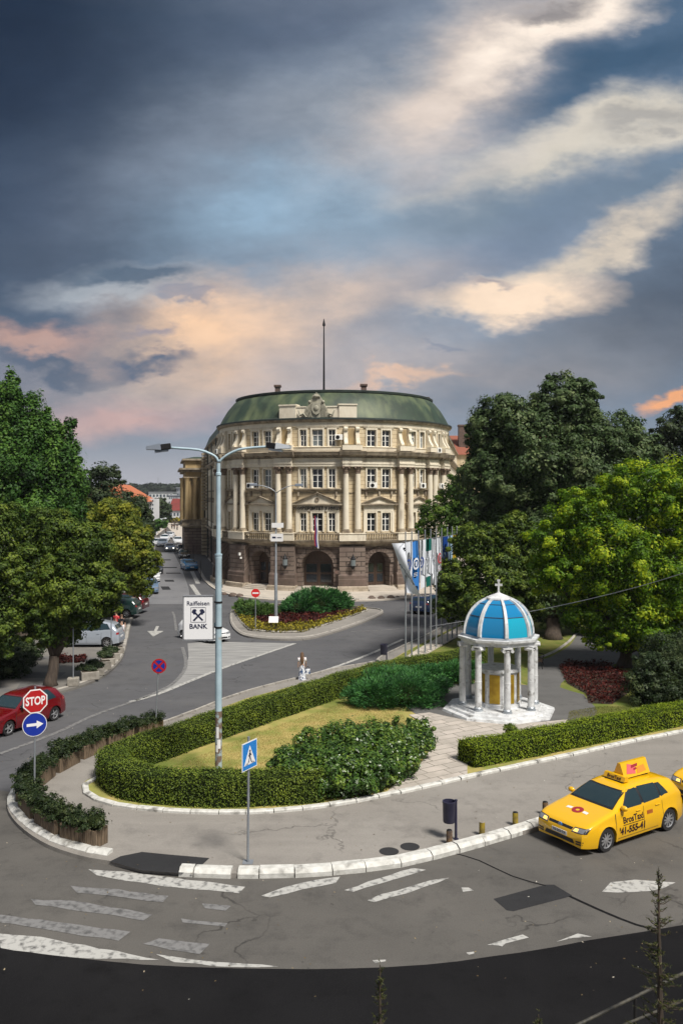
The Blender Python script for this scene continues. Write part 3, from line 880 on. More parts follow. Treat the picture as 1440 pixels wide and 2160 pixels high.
def CM(t, r, z=0.0):
    """frame with x to the right along the facade, y into the wall, z up"""
    a = R(t)
    m_ = Matrix(((math.cos(a), -math.sin(a), 0, 0), (math.sin(a), math.cos(a), 0, 0), (0, 0, 1, 0), (0, 0, 0, 1)))
    o = CY(t, r, z)
    m_.translation = o
    return m_


def cyl_band(mb, t0, t1, prof, step=1.5):
    """moulding: profile [(radius offset, z)] swept round the facade between two angles"""
    n = max(2, int(abs(t1 - t0) / step) + 1)
    ts = np.linspace(t0, t1, n)
    m_ = len(prof)
    vs, uv = [], []
    for t in ts:
        for dr, z in prof:
            vs.append(CY(T0 + t, BR + dr, z)); uv.append((R(t) * BR, z + dr))
    fs = [(i * m_ + k, (i + 1) * m_ + k, (i + 1) * m_ + k + 1, i * m_ + k + 1) for i in range(n - 1) for k in range(m_ - 1)]
    fs += [tuple(range(m_)), tuple((n - 1) * m_ + k for k in range(m_))[::-1]]
    mb.add(vs, fs, uv)


def cyl_wall(mb, t0, t1, z0, z1, holes, r=0.0, depth=0.35, step=2.0):
    """wall skin with rectangular holes (ta, tb, za, zb) and their reveals"""
    ts = {t0, t1}
    for h in holes: ts |= {h[0], h[1]}
    ts = sorted(ts)
    full = []
    for a, b in zip(ts, ts[1:]):
        n = max(1, int(math.ceil((b - a) / step)))
        full += [a + (b - a) * k / n for k in range(n)]
    full.append(ts[-1])
    zs = sorted({z0, z1} | {h[2] for h in holes} | {h[3] for h in holes})

    def quad(p):
        mb.add([CY(T0 + a, BR + r - d, z) for a, d, z in p], [(0, 1, 2, 3)], [(R(a) * BR + d, z) for a, d, z in p])
    inside = lambda a, z: any(h[0] < a < h[1] and h[2] < z < h[3] for h in holes)
    for a, b in zip(full, full[1:]):
        for c, d in zip(zs, zs[1:]):
            if not inside((a + b) / 2, (c + d) / 2):
                quad([(a, 0, c), (b, 0, c), (b, 0, d), (a, 0, d)])
    for ta, tb, za, zb in holes:
        quad([(ta, 0, za), (ta, depth, za), (ta, depth, zb), (ta, 0, zb)])
        quad([(tb, 0, za), (tb, 0, zb), (tb, depth, zb), (tb, depth, za)])
        quad([(ta, 0, za), (tb, 0, za), (tb, depth, za), (ta, depth, za)])
        quad([(ta, 0, zb), (ta, depth, zb), (tb, depth, zb), (tb, 0, zb)])


DEG = 180 / math.pi / BR          # degrees per metre along the facade
PAIRS = [-71, -58, -40.5, -15, 15, 40.5, 58, 71]
BAYS = [(-64.5, 0.62, [-0.62, 0.62]), (-49, 0.78, [-0.72, 0.72]), (-27.7, 1.0, [-0.85, 0.85]),
        (0, 1.0, [-1.55, 0, 1.55]), (27.7, 1.0, [-0.85, 0.85]), (49, 0.78, [-0.72, 0.72]), (64.5, 0.62, [-0.62, 0.62])]
FLOORS = [(6.35, 8.35), (10.98, 13.05), (15.42, 17.2)]
rw = random.Random(3)


def wall_window(Mx, w, h, tall=True, sub=None, parent=uni, curtain=None, mull=True):
    """casement window with glazing bars; local frame: x across, z up from the sill, y into the wall"""
    fr = MB(Mx)
    t = 0.075
    w2 = w / 2
    fr.box(-w2, -w2 + t, 0, .07, 0, h); fr.box(w2 - t, w2, 0, .07, 0, h)
    fr.box(-w2 + t, w2 - t, 0, .07, 0, t); fr.box(-w2 + t, w2 - t, 0, .07, h - t, h)
    if mull:
        fr.box(-.05, .05, -.012, .07, t, h - t)
        fr.box(-w2 + t, w2 - t, -.006, .07, h * .64, h * .64 + .09)
        fr.box(-w2 + t, w2 - t, .01, .06, h * .33, h * .33 + .035)
    f = fr.build('window', M['winframe'], parent)
    g = MB(Mx); g.box(-w2 + .02, w2 - .02, .04, .055, .02, h - .02)
    g.build('pane', M['glass2'] if (curtain if curtain is not None else rw.random() < .3) else M['glass'], f)
    return f


holes = []
for (bt, ww, offs) in BAYS:
    for (za, zb) in FLOORS:
        for o in offs:
            w = ww if not (bt == 0) else (1.15 if o == 0 else .72)
            t = bt + o * DEG
            holes.append((t - w / 2 * DEG, t + w / 2 * DEG, za, zb))
            wall_window(CM(T0 + t, BR - .2, za), w, zb - za)
wl = MB(); cyl_wall(wl, -92, 92, 5.0, 18.0, [h for h in holes])
wl.build('wall', M['ashlar'], uni)
bk_ = MB(); cyl_wall(bk_, -92, 92, 5.0, 18.0, [], r=-.45); bk_.build('inner_wall', M['brown2'], uni)

# smooth cream panels, window surrounds
for (bt, ww, offs) in BAYS:
    sil = MB(); ped = MB(); pedw = MB()
    half = max(offs) + ww / 2
    if bt == 0: half = 1.55 + .36
    for fi, (za, zb) in enumerate(FLOORS):
        sr = MB()
        for o in offs:
            w = ww if bt else (1.15 if o == 0 else .72)
            m_ = CM(T0 + bt + o * DEG, BR, 0)
            sr.M = m_
            e = .16
            sr.box(-w / 2 - e, -w / 2, -.10, .02, za - .02, zb + e); sr.box(w / 2, w / 2 + e, -.10, .02, za - .02, zb + e)
            sr.box(-w / 2, w / 2, -.10, .02, zb, zb + e)
        sr.M = Matrix.Identity(4)
        a0, a1 = bt - (half + .38) * DEG, bt + (half + .38) * DEG
        if fi == 1:
            cyl_band(sil, a0 - 1.2, a1 + 1.2, [(0, za - .34), (.18, za - .30), (.34, za - .14), (.34, za - .06), (0, za - .02)])
            for q in (-half - .1, 0, half + .1):
                sil.M = CM(T0 + bt + q * DEG, BR, 0)
                sil.face_xz([(-.11, za - .34), (.11, za - .34), (.08, za - .85), (-.08, za - .85)], -.2, .02)
                sil.M = Matrix.Identity(4)
            cyl_band(sr, a0 - .4, a1 + .4, [(0, zb + .18), (.09, zb + .18), (.12, zb + .24), (0, zb + .27)])
        if fi == 2:
            cyl_band(sr, a0, a1, [(0, zb + .17), (.08, zb + .17), (.13, zb + .3), (0, zb + .34)])
            cyl_band(sr, a0, a1, [(0, za - .16), (.14, za - .14), (.14, za - .03), (0, za - .0)])
        if fi == 0:
            # architrave and pediment
            cyl_band(sr, a0, a1, [(0, zb + .17), (.12, zb + .17), (.12, zb + .80), (0, zb + .80)])
            for q in (-half - .28, half + .28):
                sr.M = CM(T0 + bt + q * DEG, BR, 0)
                sr.box(-.13, .13, -.17, .02, za - .1, zb + .16)
                sr.M = Matrix.Identity(4)
            zt = zb + .82
            pw = half + .75; ph = 1.35 if bt == 0 else .95
            n = 13
            vs = []
            for k in range(n):
                x = -pw + 2 * pw * k / (n - 1)
                top = zt + .2 + (ph - .2) * (1 - abs(x) / pw)
                t = bt + x * DEG
                for dr, z in ((.0, zt), (.42, zt), (.42, zt + .13), (.16, zt + .16), (.16, top - .16), (.36, top - .14), (.42, top), (0, top + .03)):
                    vs.append(CY(T0 + t, BR + dr, z))
            for k in range(n - 1):
                b = k * 8
                for j in (0, 1, 2, 4, 5, 6):
                    ped.add([vs[b + j], vs[b + 8 + j], vs[b + 9 + j], vs[b + 1 + j]], [(0, 1, 2, 3)])
                pedw.add([vs[b + 3], vs[b + 11], vs[b + 12], vs[b + 4]], [(0, 1, 2, 3)])
            for k in (0, n - 1):
                ped.add(vs[k * 8:k * 8 + 8], [tuple(range(8))])
            if bt == 0:
                ped.M = CM(T0, BR + .17, zt + .62) @ Matrix.Rotation(R(90), 4, 'X')
                ped.lathe([(.24, 0), (.24, .09), (.14, .09), (.14, .03)], 16)
                ped.M = Matrix.Identity(4)
        sr.build('window_surround', M['trim'], uni)
    sil.build('sill', M['ledge'], uni)
    pd = ped.build('pediment', M['ledge'], uni)
    pedw.build('tympanum', M['trim'], pd)

# attic panels beside the windows
for a in PAIRS:
    pn = MB(); pn.M = CM(T0 + a, BR, 0)
    pn.box(-.34, .34, -.03, .02, 15.5, 17.3)
    pn.build('wall_panel', M['yellowst'], uni)

# entablature, cornices and parapet
en = MB()
cyl_band(en, -92, 92, [(0, 13.28), (.25, 13.28), (.25, 13.50), (.30, 13.52), (.30, 13.70), (.20, 13.74), (.20, 14.12), (.26, 14.16), (0, 14.2)])
cyl_band(en, -92, 92, [(0, 14.93), (.12, 14.95), (.16, 15.3), (.22, 15.34), (0, 15.38)])
cyl_band(en, -92, 92, [(0, 17.52), (.10, 17.55), (.10, 17.98), (0, 18.02)])
en.build('entablature', M['trim'], uni)
co = MB()
cyl_band(co, -92, 92, [(0, 14.2), (.34, 14.24), (.38, 14.38), (.72, 14.46), (.80, 14.70), (.86, 14.80), (0, 14.95)])
cyl_band(co, -92, 92, [(0, 17.98), (.28, 18.02), (.36, 18.14), (.40, 18.26), (0, 18.30)])
cyl_band(co, -92, 92, [(0, 10.42), (.07, 10.42), (.07, 10.50), (0, 10.50)])
t = -91
while t < 91:
    co.M = CM(T0 + t, BR, 0); co.box(-.09, .09, -.55, -.2, 14.26, 14.46); t += .38 * DEG
co.M = Matrix.Identity(4)
for a in PAIRS:      # break forward over the column pairs
    hw = (1.05 if abs(a) < 50 else .95) * DEG
    cyl_band(co, a - hw - 1.0, a + hw + 1.0, [(0, 14.22), (.72, 14.24), (.78, 14.38), (1.10, 14.46), (1.22, 14.72), (1.28, 14.84), (0, 15.0)], .8)
co.build('cornice', M['ledge'], uni)
for a in PAIRS:
    bf = MB()
    hw = (1.0 if abs(a) < 50 else .9) * DEG
    cyl_band(bf, a - hw, a + hw, [(0, 13.26), (.70, 13.26), (.70, 13.52), (.76, 13.55), (.76, 13.72), (.68, 13.76), (.68, 14.18), (0, 14.2)], .8)
    cyl_band(bf, a - hw, a + hw, [(0, 15.0), (.86, 15.0), (.86, 15.52), (.9, 15.56), (0, 15.6)], .8)
    bf.build('entablature_block', M['trim'], uni)

# columns: shaft > capital, base
for a in PAIRS:
    off = .62 if abs(a) < 50 else .5
    for s_ in (-off, off):
        t = T0 + a + s_ * DEG
        c = CY(t, BR + .42, 0)
        cm = MB()
        cm.lathe([(.34, 6.62), (.325, 7.4), (.32, 9.0), (.30, 11.0), (.275, 12.55)], 20, c.x, c.y)
        col_ = cm.build('column', M['trim'], uni, smooth=40)
        cp = MB(); cp.lathe([(.28, 12.5), (.31, 12.56), (.29, 12.62), (.33, 12.85), (.30, 12.88), (.40, 13.1), (.36, 13.12), (.46, 13.2), (.46, 13.27)], 16, c.x, c.y)
        cp.M = CM(t, BR + .42, 0)
        for sx in (-1, 1):
            for sy in (-1, 1): cp.ball((sx * .31, sy * .31, 13.1), .13, 8, 5)
        cp.build('capital', M['capital'], col_)
        ba = MB(CM(t, BR + .42, 0)); ba.box(-.44, .44, -.44, .44, 6.22, 6.42); ba.lathe([(.43, 6.42), (.44, 6.48), (.38, 6.53), (.40, 6.6), (.34, 6.64)], 20)
        ba.build('base', M['ledge'], col_)
        # attic console above the column
        q = MB(CM(t, BR, 0))
        q.extr([(.02, 15.58), (-.78, 15.58), (-.78, 15.75), (-.62, 15.95), (-.42, 16.3), (-.30, 16.75), (-.28, 17.05), (-.44, 17.1), (-.50, 17.28), (-.42, 17.45), (-.2, 17.5), (.02, 17.5)], -.2, .2)
        q.build('console', M['trim'], uni)

# balcony storey band with balustrades and pedestals
bl = MB()
cyl_band(bl, -92, 92, [(-.1, 4.72), (.16, 4.75), (.22, 4.95), (.62, 5.05), (.78, 5.22), (.84, 5.36), (-.1, 5.42)])
bl.build('balcony_cornice', M['ledge'], uni)
bw = MB()
cyl_band(bw, -92, 92, [(0, 5.42), (.35, 5.42), (.35, 5.52), (0, 5.52)])
bw.build('balcony_floor', M['trim'], uni)
for a in PAIRS:
    bw = MB()
    hw = 1.32 * DEG if abs(a) < 50 else 1.1 * DEG
    cyl_band(bw, a - hw, a + hw, [(0, 5.36), (1.0, 5.40), (1.0, 6.1), (1.06, 6.14), (1.06, 6.22), (0, 6.24)], .8)
    bw.build('pedestal', M['trim'], uni)
rail = MB(); bal = MB()
ed = sorted(PAIRS)
spans = [(-92, ed[0] - 1.1 * DEG)] + [(a + (1.32 if abs(a) < 50 else 1.1) * DEG, b - (1.32 if abs(b) < 50 else 1.1) * DEG) for a, b in zip(ed, ed[1:])] + [(ed[-1] + 1.1 * DEG, 92)]
for a, b in spans:
    if b - a < 1: continue
    cyl_band(rail, a, b, [(.44, 6.08), (.40, 6.12), (.40, 6.2), (.86, 6.2), (.86, 6.12), (.82, 6.08), (.44, 6.08)])
    cyl_band(rail, a, b, [(.44, 5.40), (.44, 5.5), (.82, 5.5), (.82, 5.40), (.44, 5.40)])
    t = a + .6
    while t < b - .3:
        c = CY(T0 + t, BR + .63, 0)
        bal.lathe([(.05, 5.5), (.09, 5.64), (.10, 5.72), (.045, 5.92), (.07, 6.08)], 6, c.x, c.y, cap=False)
        t += .27 * DEG
rl = rail.build('balustrade', M['ledge'], uni)
bal.build('baluster_row', M['ledge'], rl, smooth=True)

# ground floor: brown arcade with three big arches
ga = MB(); door_specs = []
ARCH = [(-49, .62, 3.9), (-27.7, 1.25, 4.2), (0, 1.72, 4.35), (27.7, 1.25, 4.2), (49, .62, 3.9)]


def arcade(mb):
    edges = []
    for (at_, hw, top) in ARCH:
        edges.append((at_ - hw * DEG, at_ + hw * DEG, at_, hw, top))
    cur = -92
    segs = []
    for e in edges:
        segs.append((cur, e[0], None)); segs.append((e[0], e[1], e)); cur = e[1]
    segs.append((cur, 92, None))

    def quad(p):
        mb.add([CY(T0 + a, BR + .1 - d, z) for a, d, z in p], [(0, 1, 2, 3)], [(R(a) * BR + d, z) for a, d, z in p])
    for a, b, e in segs:
        n = max(1, int((b - a) / 2)) if e is None else 20
        for k in range(n):
            t0, t1 = a + (b - a) * k / n, a + (b - a) * (k + 1) / n
            if e is None:
                quad([(t0, 0, 0), (t1, 0, 0), (t1, 0, 4.75), (t0, 0, 4.75)])
            else:
                _, _, at_, hw, top = e
                if k == 0 or True:
                    f = lambda t: top - hw + math.sqrt(max(0, hw * hw - ((t - at_) / DEG) ** 2))
                h0, h1 = f(t0), f(t1)
                quad([(t0, 0, h0), (t1, 0, h1), (t1, 0, 4.75), (t0, 0, 4.75)])
                quad([(t0, 0, h0), (t0, 1.3, h0), (t1, 1.3, h1), (t1, 0, h1)])
        if e:
            for t_ in (a, b):
                quad([(t_, 0, 0), (t_, 0, e[4] - e[3]), (t_, 1.3, e[4] - e[3]), (t_, 1.3, 0)])


arcade(ga)
ga.build('arcade_wall', M['brown'], uni)
for (at_, hw, top) in ARCH:
    vr = MB()       # arch voussoirs
    n = 15
    for k in range(n):
        a0, a1 = math.pi * (k + .06) / n, math.pi * (k + .94) / n
        ro = hw + (.62 if k == n // 2 else .48)
        pts = [(hw * math.cos(a0), hw * math.sin(a0)), (ro * math.cos(a0), ro * math.sin(a0)), (ro * math.cos(a1), ro * math.sin(a1)), (hw * math.cos(a1), hw * math.sin(a1))]
        vs = [CY(T0 + at_ + x * DEG, BR + .1 + d, min(4.72, top - hw + z)) for d in (.0, .12) for x, z in pts]
        vr.add(vs, [(0, 1, 2, 3), (4, 7, 6, 5), (0, 4, 5, 1), (1, 5, 6, 2), (2, 6, 7, 3), (3, 7, 4, 0)])
    vr.build('arch_stones', M['brown'], uni)
rc = MB(); cyl_wall(rc, -92, 92, 0, 4.75, [], r=-1.15); rc.build('porch_wall', M['brown2'], uni)
for (at_, hw, top) in ARCH:
    if abs(at_) > 40: continue
    m_ = CM(T0 + at_, BR - 1.0, .45)
    d = MB(m_); w = hw - .12
    d.face_xz([(-w, 0), (w, 0), (w, top - hw - .45)] + [(w * math.cos(a), top - hw - .45 + w * math.sin(a)) for a in np.linspace(.15, math.pi - .15, 12)] + [(-w, top - hw - .45)], 0, .06)
    d.box(-.05, .05, -.06, 0, 0, 2.6); d.box(-w, w, -.06, 0, 2.55, 2.7)
    dd = d.build('door', M['wood'], uni)
    g = MB(m_)
    for s_ in (-1, 1):
        g.box(s_ * .2, s_ * (w - .25), -.03, -.01, 1.5, 2.4); g.box(s_ * .2, s_ * (w - .25), -.03, -.01, .45, 1.3)
    g.build('pane', M['glass'], dd)
nt_ = MB(CM(T0 - 2.3, BR - 1.05, 2.2)); nt_.box(-.16, .16, -.05, -.03, 0, .45); nt_.build('notice', M['winframe'], uni)
# projecting rusticated piers with pale stone feet, dark band, steps
for a in PAIRS:
    pi_ = MB(); pf = MB(); pb = MB()
    hw = 1.3 * DEG if abs(a) < 50 else 1.0 * DEG
    cyl_band(pi_, a - hw, a + hw, [(0, 1.9), (.78, 1.9), (.78, 4.78), (0, 4.78)], .8)
    cyl_band(pb, a - hw - .5, a + hw + .5, [(0, .62), (.98, .62), (.98, 1.35), (.94, 1.42), (.94, 1.75), (.86, 1.86), (.80, 1.95), (0, 1.97)], .8)
    cyl_band(pf, a - hw - .8, a + hw + .8, [(0, .1), (1.22, .1), (1.22, .60), (1.1, .64), (0, .66)], .8)
    pr_ = pi_.build('pier', M['brown'], uni); pb.build('pier_base', M['brown2'], pr_); pf.build('stone_foot', M['plinth'], pr_)
for (t0_, t1_) in ((-92, -33.5), (33.5, 92)):
    pb = MB(); cyl_band(pb, t0_, t1_, [(0, .62), (.3, .62), (.3, 1.5), (.16, 1.7), (0, 1.75)]); pb.build('wall_base', M['brown2'], uni)
    pf = MB(); cyl_band(pf, t0_, t1_, [(0, .1), (.5, .1), (.5, .56), (0, .64)]); pf.build('stone_plinth', M['plinth'], uni)
for a, b in ((-40.5 + 6.5, -15 - 6.5), (-15 + 6.5, 15 - 6.5), (15 + 6.5, 40.5 - 6.5)):
    stp = MB()
    for k in range(3):
        cyl_band(stp, a, b, [(-1.2, .1), (1.5 - k * .36, .1), (1.5 - k * .36, .24 + k * .13), (-1.2, .245 + k * .13)], 1.0)
    stp.build('steps', M['bpave'], uni)
# wall lanterns, plates, flood lamp, air conditioners
for a in (-13.8, 15.0):
    m_ = CM(T0 + a + (0 if a > 0 else 1), BR + .80, 2.55)
    l = MB(m_)
    l.tube([(0, 0, .3), (0, -.42, .3)], .03); l.tube([(0, 0, 1.0), (0, -.42, 1.0)], .03)
    l.lathe([(.02, -.15), (.16, .0), (.26, .22), (.26, .95), (.30, 1.0), (.14, 1.22), (.05, 1.4), (.01, 1.55)], 8, 0, -.42)
    for s_ in (-1, 1):
        l.tube([(0, -.42, .25), (s_ * .4, -.3, .15), (s_ * .45, -.3, .3)], .03, 6); l.ball((s_ * .46, -.3, .36), .07, 8, 5)
        l.tube([(0, -.42, 1.05), (s_ * .4, -.3, 1.0), (s_ * .45, -.3, 1.1)], .03, 6); l.ball((s_ * .46, -.3, 1.14), .07, 8, 5)
    ln = l.build('wall_lantern', M['blackm'], uni, smooth=30)
    g = MB(m_); g.lathe([(.265, .28), (.265, .9)], 8, 0, -.42, a0=.0); g.build('lantern_glass', M['glass2'], ln)
pl_ = MB(CM(T0 + 8.7, BR + 1.0, 2.1)); pl_.box(-.3, .3, .12, .17, -.15, .2); pl_.build('wall_plate', M['chim'], uni)
fl_ = MB(CM(T0 - 37.8, BR + .8, 3.6)); fl_.box(-.1, .1, -.2, .0, 0, .3); fl_.box(.18, .3, -.2, 0, -.35, -.15); fl_.build('flood_lamp', M['winframe'], uni)
for (t, z, r_) in ((-27.7 - .7 * DEG - 2.2, 10.98, .3), (27.7 - .85 * DEG, 10.98, .3), (9.3, 16.05, .2), (50.5, 10.98, .3), (60.5, 14.95, .7), (-60, 14.95, .7), (66, 10.98, .3)):
    m_ = CM(T0 + t, BR + r_, z)
    ac = MB(m_); ac.box(-.42, .42, -.32, .0, 0, .58, .03)
    a_ = ac.build('air_conditioner', M['winframe'], uni)
    fan = MB(m_ @ Matrix.Translation((-.1, -.325, .29)) @ Matrix.Rotation(R(90), 4, 'X')); fan.lathe([(.21, 0), (.21, .012)], 16); fan.build('fan_grille', M['blackm'], a_)


def text_mesh(name, body, size, Mx, mat, parent=None, depth=0.02, align='CENTER', bold=0.0, spacing=1.0, world=True, squash=1.0):
    cu = bpy.data.curves.new(name, 'FONT')
    cu.body = body; cu.size = size; cu.extrude = depth; cu.align_x = align; cu.align_y = 'CENTER'; cu.offset = bold; cu.space_character = spacing
    cu.resolution_u = 3
    tmp = bpy.data.objects.new('tmp', cu); COL.objects.link(tmp)
    dg = bpy.context.evaluated_depsgraph_get()
    me = bpy.data.meshes.new_from_object(tmp.evaluated_get(dg))
    bpy.data.objects.remove(tmp); bpy.data.curves.remove(cu)
    me.transform(Mx @ Matrix.Rotation(R(90), 4, 'X') @ Matrix.Diagonal((1, squash, 1, 1)))
    me.name = name
    me.materials.clear()
    return link_mesh(name, me, mat, parent, world)


text_mesh('inscription', 'УНИВЕРЗИТЕТ У НИШУ', .45, CM(T0, BR + .16, 8.82), M['blackm'], uni, .015, bold=.016, spacing=1.0)

# mansard roof
rf = MB()
cyl_band(rf, -100, 100, [(.30, 18.28), (.12, 18.5), (-.25, 19.2), (-.85, 20.2), (-1.6, 21.1), (-2.1, 21.45)], 2)
roof = rf.build('roof', M['copper'], uni, smooth=50)
r2 = MB(); cyl_band(r2, -100, 100, [(-2.1, 21.38), (-1.85, 21.40), (-1.8, 21.62), (-2.2, 21.70), (-7.5, 22.25), (-13, 22.6)], 3)
r2.build('roof_ridge', M['copperdk'], roof)
gut = MB(); cyl_band(gut, -95, 95, [(.36, 18.27), (.46, 18.28), (.46, 18.42), (.2, 18.48), (.1, 18.4)], 2); gut.build('gutter', M['copperdk'], roof)
for px, y_, w_, h0, h1 in ((585, 96.5, .55, 21.4, 22.7), (767, 96.5, .6, 21.4, 22.8), (892, 101.5, 1.25, 19.8, 21.9)):
    c = P(px, 1000, y_)
    ch = MB(); ch.box(c.x - w_ / 2, c.x + w_ / 2, y_, y_ + .8, h0, h1 - .2); ch.box(c.x - w_ / 2 - .12, c.x + w_ / 2 + .12, y_ - .12, y_ + .92, h1 - .2, h1)
    ch.build('chimney', M['chim'], roof)
c = P(683, 820, 97.0)
fp = MB(); fp.lathe([(.5, 21.9), (.45, 22.15), (.12, 22.25), (.09, 26), (.06, 29.4), (.16, 29.5), (.16, 29.65), (.02, 30.3)], 10, c.x, c.y); fp.build('roof_mast', M['blackm'], roof, smooth=40)
# parapet boxes and coat of arms over the entrance
pr = MB()
for a in (-13.3, 13.3):
    pr.M = CM(T0 + a, BR, 0); pr.box(-.95 + (0), .95, -.32, .9, 18.32, 19.75); pr.box(-1.02, 1.02, -.4, .95, 19.75, 19.9)
pr.M = CM(T0, BR, 0)
pr.box(-2.35, 2.35, -.05, .5, 18.32, 19.55); pr.box(-2.35, 2.35, -.12, .55, 19.55, 19.68)
pr.build('parapet', M['trim'], uni)
cr = MB(CM(T0 - .3, BR + .1, 0) @ Matrix.Translation((0, 0, 18.4)) @ Matrix.Diagonal((.86, 1, .90, 1)) @ Matrix.Translation((0, 0, -18.4)))
# crown, shield, draped mantle and side scrolls in relief
cr.face_xz([(-1.3, 18.4), (1.3, 18.4), (1.15, 19.6), (.85, 20.3), (.55, 20.75), (.35, 21.0), (-.35, 21.0), (-.55, 20.75), (-.85, 20.3), (-1.15, 19.6)], -.18, .5)
cr.face_xz([(-.55, 20.2), (.55, 20.2), (.58, 19.4), (.35, 18.95), (0, 18.75), (-.35, 18.95), (-.58, 19.4)], -.34, -.18)
cr.ball((0, -.34, 19.55), (.33, .12, .36), 10, 6)
for s_ in (-1, 1):
    for k in range(5): cr.tube([(s_ * (.7 + k * .12), -.2, 20.2 - k * .12), (s_ * (.75 + k * .16), -.26, 19.3), (s_ * (.62 + k * .17), -.2, 18.5)], .06, 6)
    cr.ball((s_ * .85, -.2, 20.3), .2, 8, 5); cr.tube([(s_ * 1.3, -.16, 18.5), (s_ * 1.6, -.2, 18.9), (s_ * 2.0, -.2, 18.75), (s_ * 2.25, -.16, 19.3)], [.16, .2, .15, .06], 6)
for k in range(7):
    a = math.pi * k / 6
    cr.ball((-.42 * math.cos(a), -.2, 20.85 + .34 * math.sin(a)), .11, 6, 4)
cr.ball((0, -.2, 20.95), (.42, .25, .22), 10, 6); cr.ball((0, -.2, 21.32), .1, 6, 4)
cr.build('coat_of_arms', M['stone_relief'], uni, smooth=40)
# hanging flag over the entrance
MF = {k: plain('flag ' + k, v, 0.7, spec=.2) for k, v in dict(red=(.35, .04, .05), blue=(.03, .05, .22), white=(.62, .62, .64)).items()}
fs_ = MB(CM(T0, BR + .9, 0)); fs_.tube([(0, 0, 5.6), (0, -.5, 8.3)], .03)
st_ = fs_.build('flag_staff', M['blackm'], uni)
for k, cname in enumerate(('red', 'blue', 'white')):
    f = MB(CM(T0, BR + .9, 0)); n = 14
    vs = []
    for i in range(n + 1):
        z = 8.1 - 3.2 * i / n
        for j in (0, 1):
            x = -.10 + (k + j) * (.09 + .06 * i / n) - .02 * math.sin(i * .8)
            vs.append((x, -.5 + .05 * math.sin(i * .9 + k * 1.2 + j), z + j * .0 - k * .12))
    f.add(vs, [(2 * i, 2 * i + 1, 2 * i + 3, 2 * i + 2) for i in range(n)]); f.build('flag_band', MF[cname], st_, smooth=True)


# ---- straight wings running back from the round front
def frame2(a, b, z=0):
    """frame on a wall from a to b: x along the wall, y into the building (to the left of b->a is outside)"""
    d = (Vector(b) - Vector(a)); L_ = d.length; d.normalize()
    m_ = Matrix(((d.x, -d.y, 0, a[0]), (d.y, d.x, 0, a[1]), (0, 0, 1, z), (0, 0, 0, 1)))
    return m_, L_


def wing(A, B, nwin, tagname, ztop=18.0, wallmat=None, groundmat=None):
    m_, L_ = frame2(A, B)
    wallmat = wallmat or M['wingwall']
    w = MB(m_); w.box(0, L_, .45, 8, 4.9, ztop); w.build('wing_wall', wallmat, uni)
    w = MB(m_); w.box(0, L_, .3, 8, 0, 4.9); w.build('wing_base', groundmat or M['brown'], uni)
    s1 = MB(m_); s2 = MB(m_)
    sp = L_ / nwin
    for (z0, z1, d) in ((4.75, 5.4, .7), (14.2, 14.95, .75), (ztop - .05, ztop + .3, .45)):
        s2.extr([(.44, z0), (.44 - d * .5, z0 + .1), (.44 - d, z1 - .25), (.44 - d, z1 - .05), (.44, z1)], 0, L_)
    for (z0, z1, d) in ((13.3, 14.2, .25), (15.0, 15.4, .2), (5.45, 6.2, .35)):
        s1.box(0, L_, .44 - d, .46, z0, z1)
    for k in range(nwin + 1):
        x = min(max(k * sp, .35), L_ - .35)
        s1.box(x - .32, x + .32, .18, .46, 6.2, 13.3); s1.box(x - .3, x + .3, .22, .46, 15.4, 17.6)
    for k in range(nwin):
        xc = (k + .5) * sp
        for fi, (za, zb) in enumerate(FLOORS):
            wd = min(1.1, sp * .42)
            wall_window(m_ @ Matrix.Translation((xc, .36, za)), wd, zb - za)
            s1.box(xc - wd / 2 - .2, xc - wd / 2, .28, .46, za, zb + .2); s1.box(xc + wd / 2, xc + wd / 2 + .2, .28, .46, za, zb + .2)
            s1.box(xc - wd / 2, xc + wd / 2, .28, .46, zb, zb + .2)
            s2.box(xc - wd / 2 - .3, xc + wd / 2 + .3, .1, .46, za - .22, za - .05)
            if fi == 0: s2.face_xz([(xc - wd / 2 - .5, zb + .8), (xc + wd / 2 + .5, zb + .8), (xc, zb + 1.5)], .05, .46)
        g = MB(m_ @ Matrix.Translation((xc, .22, 1.6))); g.box(-.55, .55, 0, .09, 0, 2.2)
        g.build('basement_window', M['glass'], uni)
    s1.build('wing_trim', M['trim'], uni); s2.build('wing_cornice', M['ledge'], uni)
    r_ = MB(m_); r_.extr([(.1, ztop + .3), (.9, ztop + 2.2), (1.6, ztop + 3.0), (8, ztop + 3.4), (8, ztop + .3)], 0, L_); r_.build('wing_roof', M['copper'], roof)


LA, LB = CY(T0 - 84, BR, 0), Vector((-23.6, 147, 0))
RA, RB = CY(T0 + 84, BR, 0), Vector((20.5, 150, 0))
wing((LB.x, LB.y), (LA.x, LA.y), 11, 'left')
wing((RA.x, RA.y), (RB.x, RB.y), 11, 'right', ztop=17.2, wallmat=M['cream'])
